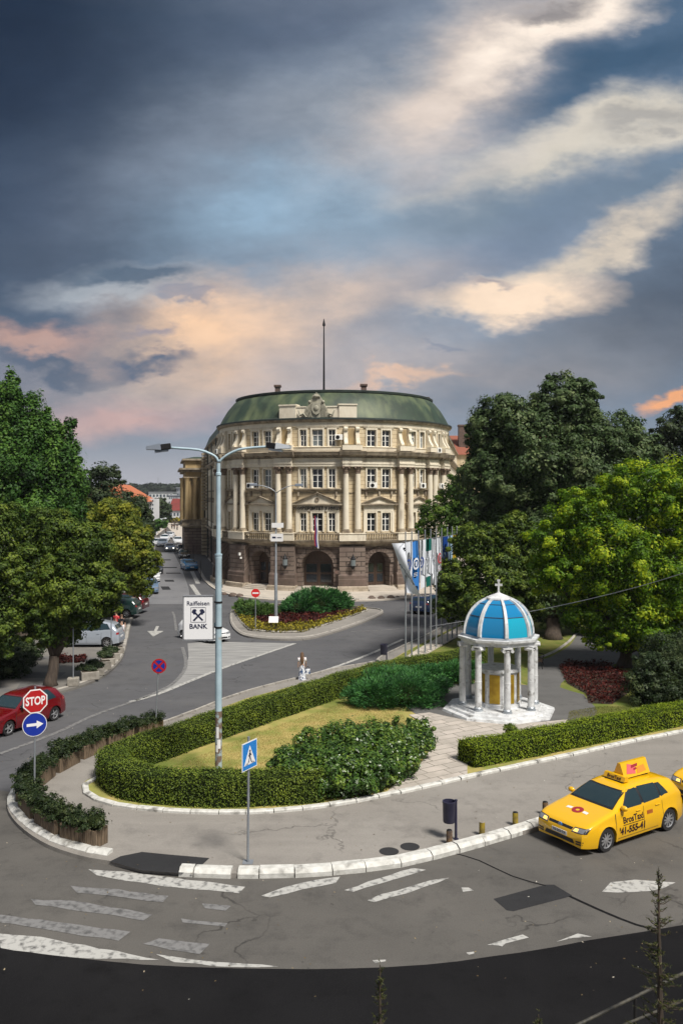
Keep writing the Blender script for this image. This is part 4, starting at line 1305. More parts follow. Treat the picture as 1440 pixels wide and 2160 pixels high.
# far pavilion with ochre columns and its own roof
d_ = (LB - LA).normalized(); nrm = Vector((-d_.y, d_.x, 0))
nrm = nrm if nrm.x < 0 else -nrm
PA = LB + nrm * 3.2; PBk = PA + d_ * 16
m_, L_ = frame2((PA.x + 5.0, PA.y - 1.05), (PA.x, PA.y))
pv = MB(); q_ = [PA, PA - nrm * 8, PBk - nrm * 8, PBk]
def ring(z0, z1, e): return [(p.x + nrm.x * (e if i in (0, 3) else -e) - d_.x * (e if i in (0, 1) else -e), p.y + nrm.y * (e if i in (0, 3) else -e) - d_.y * (e if i in (0, 1) else -e)) for i, p in enumerate(q_)]
pv.prism(ring(0, 0, 0), 5.2, 16.2); pv.build('pavilion_wall', M['yellowst'], uni)
pv = MB(); pv.prism(ring(0, 0, .15), 0, 4.6); pv.build('pavilion_base', M['brown'], uni)
pv = MB()
for z0, z1, e in ((4.6, 4.9, .4), (4.9, 5.2, .8), (5.2, 5.9, .5), (5.9, 6.1, .7), (13.2, 13.4, .35), (14.2, 14.6, .6), (14.6, 14.9, 1.0), (16.2, 16.5, .5)): pv.prism(ring(0, 0, e), z0, z1)
pv.build('pavilion_cornice', M['ledge'], uni)
for k, e in enumerate((.25, 1.6, 2.9)):
    for base in ((q_[0] - nrm * e), (q_[0] + nrm * .45 + d_ * (e + .3))):
        cc = base - d_ * .45 if base is not None and k >= 0 and (base - q_[0]).dot(nrm) <= 0.01 else base
        c2 = MB(); c2.lathe([(.48, 6.1), (.42, 6.5), (.40, 9), (.36, 12.6), (.5, 13.1), (.55, 13.2)], 14, cc.x, cc.y)
        c2.build('pavilion_column', M['yellowst'], uni, smooth=40)
pv = MB(); lo, hi_ = ring(0, 0, .3), ring(0, 0, -1.6)
vs = [(x, y, 16.5) for x, y in lo] + [(x, y, 16.9) for x, y in hi_]
pv.add(vs, [(4, 5, 6, 7), (0, 1, 5, 4), (1, 2, 6, 5), (2, 3, 7, 6), (3, 0, 4, 7)]); pv.build('pavilion_roof', M['copper'], uni)
# quoined corner strips and downpipes on the street side
for s_ in (.22, .46, .7, .93):
    dp = MB()
    p = LA.lerp(LB, s_) + nrm * .12
    dp.tube([(p.x, p.y, .4), (p.x, p.y, 17.8)], .09, 8)
    dp.build('downpipe', M['copperdk'], uni)
qn = MB()
p = LA.lerp(LB, .82)
m2_, _ = frame2((p.x + d_.x * 1.6, p.y + d_.y * 1.6), (p.x, p.y))
for k in range(30):
    if k in (11, 12): continue
    qn.M = m2_; e = .0 if k % 2 else .14
    qn.box(-.1 - e, 1.5 + e, -.75, .45, .5 + k * .56, .5 + k * .56 + .40)
qn.build('quoins', M['wingwall'], uni)
# red tiled roof of the block behind on the right, with chimneys
red = empty('red_roofed_block', (24, 150, 0), 0, 'cream block with a red tiled roof behind the right end of the palace', 'building')
m_, L_ = frame2((20.0, 151), (34, 151))
b = MB(m_); b.box(0, 22, 0, 12, 0, 17.4); b.build('wall', M['cream'], red)
b = MB(m_); b.extr([(-.5, 17.4), (6, 21.2), (12.5, 17.4)], -.5, 22.5); rt = b.build('roof', pm('red roof tiles', (0.30, 0.10, 0.06), (0.20, 0.07, 0.045), scale=6, bump=.6), red)
b = MB(m_); b.box(1.0, 2.6, 2.0, 3.2, 17.5, 22.6); b.box(.9, 2.7, 1.9, 3.3, 22.6, 22.9); b.box(4.0, 5.0, 4, 5, 19, 21.6); b.build('chimney', M['chim'], rt)

# ================================================================ vegetation
M['bark'] = pm('bark', (0.085, 0.065, 0.05), (0.045, 0.035, 0.028), scale=5, rough=0.95, bump=1.0, bscale=10, stretch=(2, 2, .4))
LM = {
    'linden': leafmat('linden leaves', (0.024, 0.050, 0.016), (0.066, 0.112, 0.036), (0.17, 0.215, 0.085), trans=.25),
    'lime': leafmat('bright maple leaves', (0.028, 0.075, 0.006), (0.13, 0.26, 0.010), (0.50, 0.58, 0.022), trans=.45),
    'limeL': leafmat('yellow green leaves', (0.05, 0.085, 0.01), (0.15, 0.19, 0.02), (0.33, 0.33, 0.035), trans=.4),
    'olive': leafmat('olive green leaves', (0.020, 0.045, 0.008), (0.072, 0.122, 0.016), (0.20, 0.26, 0.032), trans=.3),
    'poplar': leafmat('poplar leaves', (0.018, 0.055, 0.012), (0.055, 0.14, 0.022), (0.14, 0.26, 0.04), trans=.35),
    'darker': leafmat('very dark planter leaves', (0.010, 0.020, 0.008), (0.026, 0.046, 0.014), (0.07, 0.09, 0.028), trans=.2),
    'dark': leafmat('dark leaves', (0.015, 0.028, 0.012), (0.035, 0.06, 0.022), (0.085, 0.11, 0.04), trans=.25),
    'mid': leafmat('fresh green leaves', (0.03, 0.07, 0.012), (0.08, 0.16, 0.02), (0.20, 0.29, 0.04), trans=.4),
    'hedge': leafmat('box hedge leaves', (0.04, 0.07, 0.010), (0.11, 0.165, 0.02), (0.25, 0.31, 0.035), trans=.25),
    'hedgeR': leafmat('bright hedge leaves', (0.06, 0.11, 0.006), (0.165, 0.24, 0.012), (0.36, 0.44, 0.025), trans=.3),
    'laurel': leafmat('laurel leaves', (0.018, 0.045, 0.010), (0.055, 0.125, 0.018), (0.19, 0.28, 0.035), rough=.35, trans=.2, spec=.5),
    'juniper': leafmat('juniper needles', (0.014, 0.06, 0.018), (0.04, 0.14, 0.035), (0.10, 0.27, 0.06), trans=.15),
    'juniperL': leafmat('light juniper needles', (0.03, 0.07, 0.018), (0.08, 0.16, 0.035), (0.17, 0.27, 0.06), trans=.2),
    'redbed': leafmat('dark red leaves with painted shade', (0.022, 0.004, 0.004), (0.055, 0.009, 0.007), (0.12, 0.022, 0.014), trans=.2),  # dark red plants, colour lowered further for the shade under the trees
    'yellowbed': leafmat('yellow green border plants', (0.06, 0.06, 0.01), (0.19, 0.17, 0.02), (0.48, 0.40, 0.03), trans=.3),
    'grass': leafmat('dry grass blades', (0.13, 0.13, 0.03), (0.34, 0.27, 0.09), (0.55, 0.44, 0.17), trans=.3),
    'grassg': leafmat('green grass blades', (0.05, 0.08, 0.015), (0.13, 0.15, 0.03), (0.30, 0.27, 0.08), trans=.3),
    'fir': leafmat('fir needles', (0.015, 0.026, 0.010), (0.045, 0.06, 0.015), (0.13, 0.13, 0.035), trans=.15),
}
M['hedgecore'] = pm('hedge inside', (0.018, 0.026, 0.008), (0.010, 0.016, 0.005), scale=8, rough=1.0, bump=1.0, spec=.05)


def unit(v):
    return v / np.maximum(np.linalg.norm(v, axis=1, keepdims=True), 1e-9)


def leafmesh(name, pts, nrm, size, rnd, mat, parent, aspect=.55, along=None, sizej=.35):
    n = len(pts)
    nrm = unit(nrm)
    t = rng.normal(size=(n, 3)) if along is None else along
    t = unit(t - nrm * np.sum(t * nrm, 1, keepdims=True) if along is None else t)
    b = unit(np.cross(nrm, t))
    s = size * (1 + sizej * rng.uniform(-1, 1, (n, 1)))
    a = pts - t * s * .5; c = pts + t * s * .5
    q = (pts - t * s * .06)
    l = q + b * s * aspect * .5; r = q - b * s * aspect * .5
    V = np.stack([a, l, c, r], 1).reshape(-1, 3).astype(np.float32)
    me = bpy.data.meshes.new(name)
    me.vertices.add(4 * n); me.vertices.foreach_set('co', V.ravel())
    me.loops.add(4 * n); me.loops.foreach_set('vertex_index', np.arange(4 * n, dtype=np.int32))
    me.polygons.add(n); me.polygons.foreach_set('loop_start', np.arange(0, 4 * n, 4, dtype=np.int32))
    try: me.polygons.foreach_set('loop_total', np.full(n, 4, dtype=np.int32))
    except Exception: pass
    at = me.attributes.new('rnd', 'FLOAT', 'FACE'); at.data.foreach_set('value', np.clip(rnd, 0, 1).astype(np.float32))
    me.update(calc_edges=True)
    return link_mesh(name, me, mat, parent, True)


def crown_points(blobs, nclump, per, cr=(.13, .24), spike=0.0, shell=.62):
    """blobs: (centre, (rx,ry,rz)); leaf positions in clumps spread through the crown"""
    vol = np.array([b[1][0] * b[1][2] for b in blobs]); vol = vol / vol.sum()
    P_, N_, R_ = [], [], []
    for (c, r), w in zip(blobs, vol):
        k = max(4, int(nclump * w))
        d = unit(rng.normal(size=(k, 3)))
        d[:, 2] = np.where(rng.random(k) < .25, np.abs(d[:, 2]), d[:, 2])
        rad = shell + (1.03 - shell) * rng.random((k, 1)) ** .6
        sat = rng.random((k, 1)) < .22      # small sprigs standing out of the outline
        rad = np.where(sat, rng.uniform(1.0, 1.12, (k, 1)), rad)
        cc = np.array(c) + d * rad * np.array(r)
        rc = rng.uniform(cr[0], cr[1], (k, 1)) * (r[0] + r[2]) * .5
        rc = np.where(sat, rc * .5, rc)
        crnd = rng.uniform(0.0, 1.0, (k, 1))
        m_ = per
        u = unit(rng.normal(size=(k, m_, 3)).reshape(-1, 3)).reshape(k, m_, 3)
        off = u * (.25 + 1.0 * rng.random((k, m_, 1)) ** .8) * rc[:, None, :]
        off[:, :, 2] *= (0.75 + spike)
        p = cc[:, None, :] + off
        n = u + d[:, None, :] * .5 + rng.normal(size=u.shape) * .35 + np.array([0, 0, .5])
        P_.append(p.reshape(-1, 3)); N_.append(n.reshape(-1, 3))
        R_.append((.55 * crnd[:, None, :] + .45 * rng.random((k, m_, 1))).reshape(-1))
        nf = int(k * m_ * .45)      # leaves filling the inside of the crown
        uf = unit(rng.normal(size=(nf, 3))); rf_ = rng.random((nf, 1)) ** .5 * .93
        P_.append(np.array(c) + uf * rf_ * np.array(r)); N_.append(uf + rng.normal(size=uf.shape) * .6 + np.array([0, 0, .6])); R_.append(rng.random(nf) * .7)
    return np.concatenate(P_), np.concatenate(N_), np.concatenate(R_)


def pblobs(lst, Y, depth=1.0):
    out = []
    for q in lst:
        px, py, rx, ry = q[:4]
        y = Y + (q[4] if len(q) > 4 else 0)
        s = y / F
        out.append((tuple(P(px, py, y)), (rx * s, rx * s * depth, ry * s)))
    return out


def tree(name, label, base, blobs, mat, nclump, per, leaf, trunk_r, cat='tree', group=None, spike=0., cr=(.13, .24), nlimb=7, shell=.6, lean=0.0):
    e = empty(name, base, 0, label, cat, group)
    cz = np.array([b[0][2] for b in blobs]); cx = np.array([b[0][0] for b in blobs]); cy = np.array([b[0][1] for b in blobs])
    top = max(b[0][2] for b in blobs)
    tr = MB()
    b0 = Vector(base)
    fork = Vector((b0.x * .7 + cx.mean() * .3, b0.y * .7 + cy.mean() * .3, b0.z + (min(cz) - b0.z) * .55 + .2))
    tr.tube([b0 + Vector((0, 0, -.1)), b0 + Vector((0, 0, .25)), b0.lerp(fork, .5) + Vector((.04, .03, 0)), fork], [trunk_r * 1.5, trunk_r * 1.1, trunk_r * .92, trunk_r * .85], 10)
    rr = random.Random(int(abs(b0.x) * 10))
    for k, (c, r) in enumerate(blobs):
        c = Vector(c)
        mid = fork.lerp(c, .5) + Vector((rr.uniform(-.4, .4), rr.uniform(-.4, .4), rr.uniform(0, .5)))
        tr.tube([fork + Vector((0, 0, -.2)), mid, c], [trunk_r * .6, trunk_r * .38, trunk_r * .15], 7)
        for j in range(3):
            d = Vector((rr.uniform(-1, 1), rr.uniform(-1, 1), rr.uniform(-.2, 1))).normalized()
            e2 = c + Vector((d.x * r[0], d.y * r[1], d.z * r[2])) * .75
            s0 = mid.lerp(c, rr.uniform(.3, 1))
            tr.tube([s0, s0.lerp(e2, .5) + Vector((0, 0, .15)), e2], [trunk_r * .2, trunk_r * .12, trunk_r * .04], 5)
    tr.build('trunk', M['bark'], e, smooth=True)
    p, n, rd = crown_points(blobs, nclump, per, cr, spike, shell)
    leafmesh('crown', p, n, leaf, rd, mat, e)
    return e


GB = lambda px, py, z=.12: G(px, py, z)
# ---- right side
tree('linden_tree', 'huge dark linden tree rising right of the palace behind the shrine', GB(1165, 1348), pblobs(
    [(1075, 905, 78, 80), (1190, 862, 72, 72), (1130, 985, 125, 110), (1280, 925, 80, 62), (1240, 1010, 120, 100), (1030, 1010, 58, 110), (1015, 920, 34, 50), (1335, 955, 55, 60), (1130, 1150, 120, 90), (1150, 1250, 110, 70), (1225, 835, 40, 40), (1060, 1100, 60, 90), (1240, 1280, 70, 50)], 62, .9),
    LM['linden'], 900, 200, .24, .55, cr=(.13, .26))
tree('maple_tree', 'bright yellow-green maple tree spreading over the right edge of the park', GB(1316, 1408), pblobs(
    [(1350, 1045, 90, 70), (1235, 1095, 80, 66), (1430, 1065, 90, 90), (1165, 1140, 58, 52), (1150, 1210, 40, 46), (1380, 1330, 90, 50), (1290, 1180, 120, 90), (1410, 1210, 110, 100), (1210, 1210, 70, 60), (1330, 1290, 90, 60), (1440, 1330, 80, 60), (1540, 1150, 120, 120), (1270, 1350, 48, 26), (1220, 1290, 50, 40), (1310, 1340, 60, 40), (1520, 1280, 90, 90)], 49, .9),
    LM['lime'], 900, 190, .17, .38, cr=(.14, .28))
tree('linden_tree', 'small olive-green linden between the flagpoles and the shrine dome', GB(1012, 1362), pblobs(
    [(1000, 1150, 52, 48), (955, 1225, 48, 48), (1045, 1210, 66, 60), (1010, 1275, 76, 50), (945, 1275, 34, 36), (1085, 1150, 45, 66), (1075, 1290, 50, 46), (1110, 1235, 50, 60)], 57, .9),
    LM['olive'], 420, 150, .19, .28, cr=(.16, .3))
tree('green_tree', 'fresh green tree against the right flank of the palace, above the flags', GB(935, 1250), pblobs(
    [(925, 1085, 42, 36), (962, 1040, 34, 40), (985, 1090, 40, 50), (900, 1118, 24, 22), (960, 1140, 50, 40)], 80, .8),
    LM['mid'], 130, 120, .26, .2, cr=(.18, .32))
tree('dark_tree', 'dark distant tree at the right edge beside the huge linden', GB(1430, 1290), pblobs(
    [(1420, 905, 42, 45), (1470, 900, 60, 60), (1400, 960, 50, 60), (1460, 1000, 90, 90), (1530, 960, 80, 90)], 76, .9),
    LM['dark'], 200, 130, .28, .4, cr=(.16, .3))
# ---- left side
tree('poplar_tree', 'tall dark green poplar with a ragged pointed top at the left edge', GB(60, 1330), pblobs(
    [(22, 850, 30, 60), (-20, 900, 50, 90), (60, 900, 40, 70), (98, 925, 26, 60), (143, 950, 26, 66), (40, 990, 80, 100), (120, 1020, 60, 90), (-40, 1040, 90, 120), (155, 1050, 30, 60), (90, 1080, 80, 60)], 64, .9),
    LM['poplar'], 480, 170, .24, .45, spike=.9, cr=(.14, .3), shell=.5)
tree('roadside_tree', 'dark green tree behind the poplar, second row along the left street', GB(255, 1240), pblobs(
    [(215, 1005, 34, 36), (190, 1060, 45, 50), (235, 1060, 46, 46), (262, 1105, 40, 50), (225, 1120, 60, 50)], 88, .9),
    LM['dark'], 170, 120, .3, .3, cr=(.2, .32))
tree('roadside_tree', 'farthest dark tree of the left row, overhanging the parked cars', GB(300, 1190), pblobs(
    [(285, 1075, 30, 34), (300, 1120, 27, 50), (278, 1150, 36, 50), (300, 1170, 25, 30), (248, 1000, 8, 10)], 112, .9),
    LM['dark'], 130, 110, .34, .3, cr=(.2, .34))
tree('lime_tree', 'yellow-green topped tree over the parked cars on the left', GB(240, 1300), pblobs(
    [(235, 1095, 58, 40), (185, 1090, 45, 34), (275, 1140, 45, 45), (305, 1180, 33, 40), (230, 1160, 80, 60), (290, 1225, 38, 36), (200, 1200, 70, 60)], 66, .9),
    LM['limeL'], 330, 160, .22, .3, cr=(.16, .3))
tree('linden_tree', 'olive-green tree with the visible thick trunk on the left pavement', GB(107, 1446), pblobs(
    [(105, 1125, 62, 50), (175, 1165, 62, 60), (75, 1200, 70, 70), (150, 1240, 85, 70), (220, 1240, 44, 56), (110, 1300, 75, 55), (180, 1285, 52, 40), (125, 1345, 45, 26), (60, 1290, 50, 50)], 46, .95),
    LM['olive'], 620, 180, .16, .30, cr=(.15, .28))
tree('linden_tree', 'olive-green tree cut off by the left edge above the dark shrubs', GB(-30, 1440), pblobs(
    [(0, 1105, 50, 48), (-30, 1180, 70, 80), (20, 1230, 38, 60), (0, 1320, 50, 70), (-80, 1250, 80, 100), (30, 1310, 24, 30)], 44, .95),
    LM['olive'], 260, 170, .16, .28, cr=(.15, .28))


def shrub(name, label, base, blobs, mat, nclump, per, leaf, cat='shrub', group=None, cr=(.16, .3), shell=.6, needle=False, spike=0.):
    e = empty(name, base, 0, label, cat, group)
    p, n, rd = crown_points(blobs, nclump, per, cr, spike, shell)
    keep = p[:, 2] > base[2] + .02
    p, n, rd = p[keep], n[keep], rd[keep]
    if needle:
        c = np.array([b[0] for b in blobs]); r = np.array([b[1] for b in blobs])
        k = np.argmin(((p[:, None, :] - c[None]) ** 2).sum(2), 1)
        out = unit(p - c[k]) + np.array([0, 0, .25]) + rng.normal(size=p.shape) * .35
        leafmesh('foliage', p, rng.normal(size=p.shape), leaf, rd, mat, e, aspect=.22, along=out)
    else:
        leafmesh('foliage', p, n, leaf, rd, mat, e)
    tr = MB()
    for c, r in blobs[:4]:
        c = Vector(c); tr.tube([Vector(base), Vector(base).lerp(c, .5) + Vector((0, 0, -.1)), c], [.06, .045, .02], 6)
    tr.build('stem', M['bark'], e)
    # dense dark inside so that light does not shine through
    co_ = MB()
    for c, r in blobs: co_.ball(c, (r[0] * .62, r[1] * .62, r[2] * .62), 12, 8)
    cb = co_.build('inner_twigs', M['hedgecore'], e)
    return e


def gblob(px, py, r, h, z=.15):
    """dome standing on the ground at a photo pixel"""
    c = G(px, py, z); c.z = z + h * .35
    return (tuple(c), (r, r, h * .65))


shrub('laurel_bush', 'big dark glossy laurel bush at the lawn end beside the slab path', tuple(G(740, 1660, .15)),
      [gblob(650, 1665, 1.0, 1.35), gblob(720, 1672, 1.15, 1.55), gblob(760, 1625, 1.4, 1.75), gblob(680, 1620, 1.2, 1.4), gblob(810, 1640, 1.1, 1.35), gblob(840, 1595, 1.2, 1.35), gblob(770, 1660, 1.0, 1.3), gblob(615, 1640, .8, 1.1), gblob(875, 1575, .8, 1.1)],
      LM['laurel'], 700, 95, .115, cr=(.16, .34), spike=.15)
shrub('juniper_bush', 'large low green juniper spreading between lawn and shrine', tuple(G(830, 1480, .15)),
      [gblob(790, 1484, 1.5, .95), gblob(850, 1482, 1.9, 1.25), gblob(820, 1455, 1.8, 1.05), gblob(885, 1462, 1.5, .95), gblob(760, 1462, 1.1, .8)],
      LM['juniper'], 520, 80, .17, needle=True, cr=(.2, .36))
shrub('juniper_bush', 'darker juniper behind the large one, along the shrine place', tuple(G(930, 1442, .15)),
      [gblob(900, 1440, 1.6, .8), gblob(945, 1435, 1.6, .85), gblob(975, 1422, 1.4, .7), gblob(870, 1428, 1.4, .6), gblob(940, 1412, 1.5, .6)],
      LM['juniper'], 380, 70, .18, needle=True, cr=(.2, .36))
shrub('juniper_bush', 'wide green juniper on the traffic island in front of the arches', tuple(G(660, 1296, .15)),
      [gblob(632, 1293, 1.7, 1.2), gblob(665, 1290, 2.2, 1.9), gblob(696, 1286, 1.8, 1.7), gblob(718, 1283, 1.0, 1.2), gblob(645, 1282, 1.6, 1.5), gblob(614, 1288, .9, .8)],
      LM['juniper'], 300, 80, .3, needle=True, cr=(.2, .36))
shrub('juniper_bush', 'light green juniper at the left end of the traffic island', tuple(G(545, 1296, .15)),
      [gblob(540, 1298, 1.6, .95), gblob(560, 1296, 1.3, .8), gblob(522, 1290, 1.2, 1.0)],
      LM['juniperL'], 170, 70, .26, needle=True, cr=(.2, .36))
shrub('round_shrub', 'large rounded dark green shrub at the right edge behind the hedge', tuple(G(1390, 1480, .15)),
      [gblob(1365, 1484, 1.15, 2.3), gblob(1400, 1488, 1.2, 2.5), gblob(1440, 1478, 1.3, 2.6), gblob(1395, 1460, 1.3, 3.0), gblob(1450, 1450, 1.4, 3.2), gblob(1500, 1470, 1.4, 2.8)],
      LM['dark'], 420, 110, .12, cr=(.14, .28))
shrub('topiary_shrub', 'small clipped flat-topped topiary in front of the shrine steps', tuple(G(1077, 1560, .15)),
      [((G(1077, 1560, .15).x, G(1077, 1560, .15).y, .62), (.30, .30, .16)), ((G(1077, 1560, .15).x, G(1077, 1560, .15).y, .45), (.2, .2, .2))],
      LM['hedge'], 60, 60, .05, cr=(.3, .45))
for i, (px, py, r_, h_) in enumerate([(10, 1425, 1.6, 1.6), (-30, 1400, 2.0, 2.0), (40, 1392, 1.3, 1.2)]):
    shrub('dark_shrub', ['dark shrub at the left edge below the tree crowns, frontmost', 'dark shrub cut off by the left edge, behind the frontmost', 'dark shrub beside the pavement kerb, farthest right at the left edge'][i], tuple(G(px, py, .13)),
          [gblob(px, py, r_, h_), gblob(px - 18, py - 12, r_ * .9, h_ * 1.1), gblob(px + 14, py - 8, r_ * .7, h_ * .8)], LM['dark'], 90, 90, .15, group='dark shrubs at the left edge')


def hedge(name, label, pts, w, h, mat, z0=.15, density=520, leaf=.062):
    e = empty(name, tuple(pts[0]), 0, label, 'hedge')
    path = catmull(pts, .35)
    n = len(path)
    prof = [(-.5, 0), (-.5, .55), (-.47, .9), (-.40, 1.0), (0, 1.02), (.40, 1.0), (.47, .9), (.5, .55), (.5, 0)]
    vs, fr = [], []
    for k, p in enumerate(path):
        t = (path[min(k + 1, n - 1)] - path[max(k - 1, 0)]); t.z = 0; t.normalize()
        s_ = Vector((-t.y, t.x, 0)); fr.append((p, s_, t))
        ww = w * (1 + .05 * math.sin(k * .9) + .03 * math.sin(k * 2.3)); hh = h * (1 + .03 * math.sin(k * .7 + 1))
        for a, b in prof: vs.append(Vector((p.x, p.y, z0)) + s_ * a * ww * .93 + Vector((0, 0, b * hh * .95)))
    m_ = len(prof)
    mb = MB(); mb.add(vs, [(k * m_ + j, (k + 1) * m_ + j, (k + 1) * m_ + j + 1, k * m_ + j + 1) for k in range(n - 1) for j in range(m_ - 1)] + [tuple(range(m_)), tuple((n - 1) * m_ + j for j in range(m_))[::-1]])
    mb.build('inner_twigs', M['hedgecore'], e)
    P_, N_ = [], []
    for k in range(n - 1):
        p, s_, t = fr[k]; q = fr[k + 1][0]; L_ = (q - p).length
        area = L_ * (w + 2 * h); c = max(1, int(area * density))
        u = rng.uniform(0, w + 2 * h, c); al = rng.random(c)
        ww = w * (1 + .05 * math.sin(k * .9) + .03 * math.sin(k * 2.3)); hh = h * (1 + .03 * math.sin(k * .7 + 1))
        side = np.where(u < h, -.5, np.where(u > h + w, .5, (u - h) / w - .5))
        zz = np.where(u < h, u / h, np.where(u > h + w, (2 * h + w - u) / h, 1.0))
        # rounded shoulders
        edge = np.clip((np.abs(side) - .38) / .12, 0, 1) * np.clip((zz - .86) / .14, 0, 1)
        side2 = side * (1 - .08 * edge); zz2 = zz - .07 * edge
        base = np.array(p)[None] + al[:, None] * np.array(q - p)[None]
        base[:, 2] = z0
        pos = base + np.array(s_)[None] * (side2 * ww)[:, None]; pos[:, 2] += zz2 * hh
        nn = np.zeros((c, 3)); onside = (u < h) | (u > h + w)
        nn[onside] = np.sign(side[onside])[:, None] * np.array(s_)[None]; nn[~onside, 2] = 1
        pos += nn * (rng.random((c, 1)) * .07 - .025 + (rng.random((c, 1)) < .035) * rng.random((c, 1)) * .11) + rng.normal(size=(c, 3)) * .014
        P_.append(pos); N_.append(nn)
    for k, sg in ((0, -1), (n - 1, 1)):      # ends
        p, s_, t = fr[k]; c = int(w * h * density)
        pos = np.array([p.x, p.y, z0])[None] + rng.uniform(-.5, .5, (c, 1)) * w * np.array(s_)[None]; pos[:, 2] += rng.random(c) * h
        pos += np.array(t)[None] * sg * rng.uniform(0, .06, (c, 1))
        P_.append(pos); N_.append(np.tile(np.array(t) * sg, (c, 1)))
    P_ = np.concatenate(P_); N_ = np.concatenate(N_)
    N2 = N_ + rng.normal(size=P_.shape) * .45 + np.array([0, 0, .15])
    cl = .5 + .5 * np.sin(P_[:, 0] * 3.1 + np.sin(P_[:, 1] * 2.3) * 2) * np.sin(P_[:, 1] * 2.7 + P_[:, 2] * 4)
    rd = .55 * rng.random(len(P_)) + .35 * cl + .05
    leafmesh('foliage', P_, N2, leaf, rd, mat, e, aspect=.6)
    return e


def off(p, dx, dy):
    q = p.copy(); q.x += dx; q.y += dy; return q


hc = [off(G(676, 1694, .15), 0, .62), off(G(560, 1703, .15), 0, .62), off(G(430, 1705, .15), 0, .62), off(G(310, 1697, .15), .1, .62), off(G(240, 1682, .15), .25, .55),
      off(G(205, 1660, .15), .55, .3), off(G(203, 1640, .15), .6, .1)] + [G(*q, .15) for q in [(248, 1628), (318, 1602), (420, 1565), (530, 1527), (642, 1489), (732, 1458), (800, 1438), (860, 1425), (935, 1413), (1010, 1398)]]
hedge('clipped_hedge', 'long clipped hedge looping round the yellow lawn', hc, 1.15, .95, LM['hedge'])
hr = [off(G(*q, .15), .05, .58) for q in [(985, 1622), (1050, 1610), (1130, 1595), (1230, 1574), (1330, 1553), (1440, 1530), (1600, 1500), (1800, 1465)]]
hedge('clipped_hedge', 'bright clipped hedge on the right in front of the shrine, above the taxi', hr, 1.1, .80, LM['hedgeR'])


# ---- grass, beds and ground cover
def inpoly(poly, x, y):
    inside = np.zeros(len(x), bool); j = len(poly) - 1
    for i in range(len(poly)):
        xi, yi, xj, yj = poly[i][0], poly[i][1], poly[j][0], poly[j][1]
        c = ((yi > y) != (yj > y)) & (x < (xj - xi) * (y - yi) / (yj - yi + 1e-12) + xi)
        inside ^= c; j = i
    return inside


def cover(name, label, poly, n, h, mat, z=.15, leaf=.1, blade=False, cat='ground cover'):
    xs = [p[0] for p in poly]; ys = [p[1] for p in poly]
    x = rng.uniform(min(xs), max(xs), n); y = rng.uniform(min(ys), max(ys), n)
    k = inpoly(poly, x, y); x, y = x[k], y[k]; n = len(x)
    bump = .6 + .4 * np.sin(x * 3.1 + 2 * np.sin(y * 2.2)) * np.cos(y * 2.6)
    zz = z + (rng.random(n) ** .6) * h * (bump if not blade else 1)
    p = np.stack([x, y, zz], 1)
    if blade:
        p[:, 2] = z + h * .4
        up = np.array([0, 0, 1.0]) + rng.normal(size=(n, 3)) * .35
        patchy = .5 + .5 * np.sin(x * .9 + 1.3 * np.sin(y * .7)) * np.cos(y * .8 + x * .3)
        o = leafmesh(name, p, rng.normal(size=(n, 3)), h, .4 * rng.random(n) + .6 * patchy, mat, None, aspect=.18, along=up)
    else:
        o = leafmesh(name, p, rng.normal(size=(n, 3)) * .7 + np.array([0, 0, 1]), leaf, rng.random(n), mat, None)
    return tag(o, label, cat, kind='stuff')


lawnp = gp([(300, 1640), (430, 1590), (540, 1545), (650, 1508), (740, 1476), (800, 1490), (850, 1508), (860, 1530), (800, 1560), (640, 1600), (600, 1640), (560, 1660), (400, 1665), (310, 1660)], .18)
cover('grass', 'dry yellow grass inside the looped hedge', lawnp, 60000, .06, LM['grass'], z=.16, blade=True, cat='grass')
vp = gp([(1200, 1500), (1260, 1490), (1330, 1490), (1330, 1508), (1230, 1530), (1190, 1540)], .18)
cover('grass', 'patch of green-yellow grass right of the shrine behind the hedge', vp, 16000, .06, LM['grassg'], z=.16, blade=True, cat='grass')
redp = gp([(1178, 1408), (1200, 1395), (1280, 1400), (1330, 1420), (1325, 1460), (1290, 1484), (1240, 1482), (1235, 1462), (1195, 1440)], .2)
sheet('red_bed_soil', redp, .172, M['soil'])
cover('red_flowerbed', 'dark red flowerbed under the trees right of the shrine', redp, 9000, .35, LM['redbed'], z=.17, leaf=.13, cat='flowerbed')
bedp = gp([(520, 1284), (620, 1284), (762, 1290), (690, 1308), (640, 1318), (560, 1318), (530, 1300)], .2)
cover('red_flowerbed', 'dark red flowers filling the middle of the traffic island', bedp, 15000, .35, LM['redbed'], z=.15, leaf=.2, cat='flowerbed')
bedb = gp([(494, 1291), (508, 1311), (526, 1329), (580, 1333), (636, 1333), (690, 1317), (774, 1288), (762, 1282), (740, 1290), (680, 1308), (636, 1316), (560, 1316), (530, 1306), (512, 1288)], .2)
cover('border_plants', 'low yellow-green border plants edging the traffic island bed', bedb, 16000, .45, LM['yellowbed'], z=.15, leaf=.17, cat='border plants')
cover('border_plants', 'dark border plants along the flagpole verge', gp([(780, 1406), (806, 1402), (850, 1400), (960, 1350), (950, 1345), (860, 1384), (800, 1402)], .2), 5000, .1, LM['dark'], z=.156, leaf=.08, cat='border plants')
rb = gp([(-15, 1395), (200, 1384), (214, 1388), (212, 1398), (60, 1402)], .2)
rb = gp([(115, 1384), (180, 1384), (186, 1394), (120, 1398)], .2)
cover('red_flowerbed', 'small dark red flower patch round the tree on the left pavement', rb, 1500, .4, LM['redbed'], z=.12, leaf=.16, cat='flowerbed')

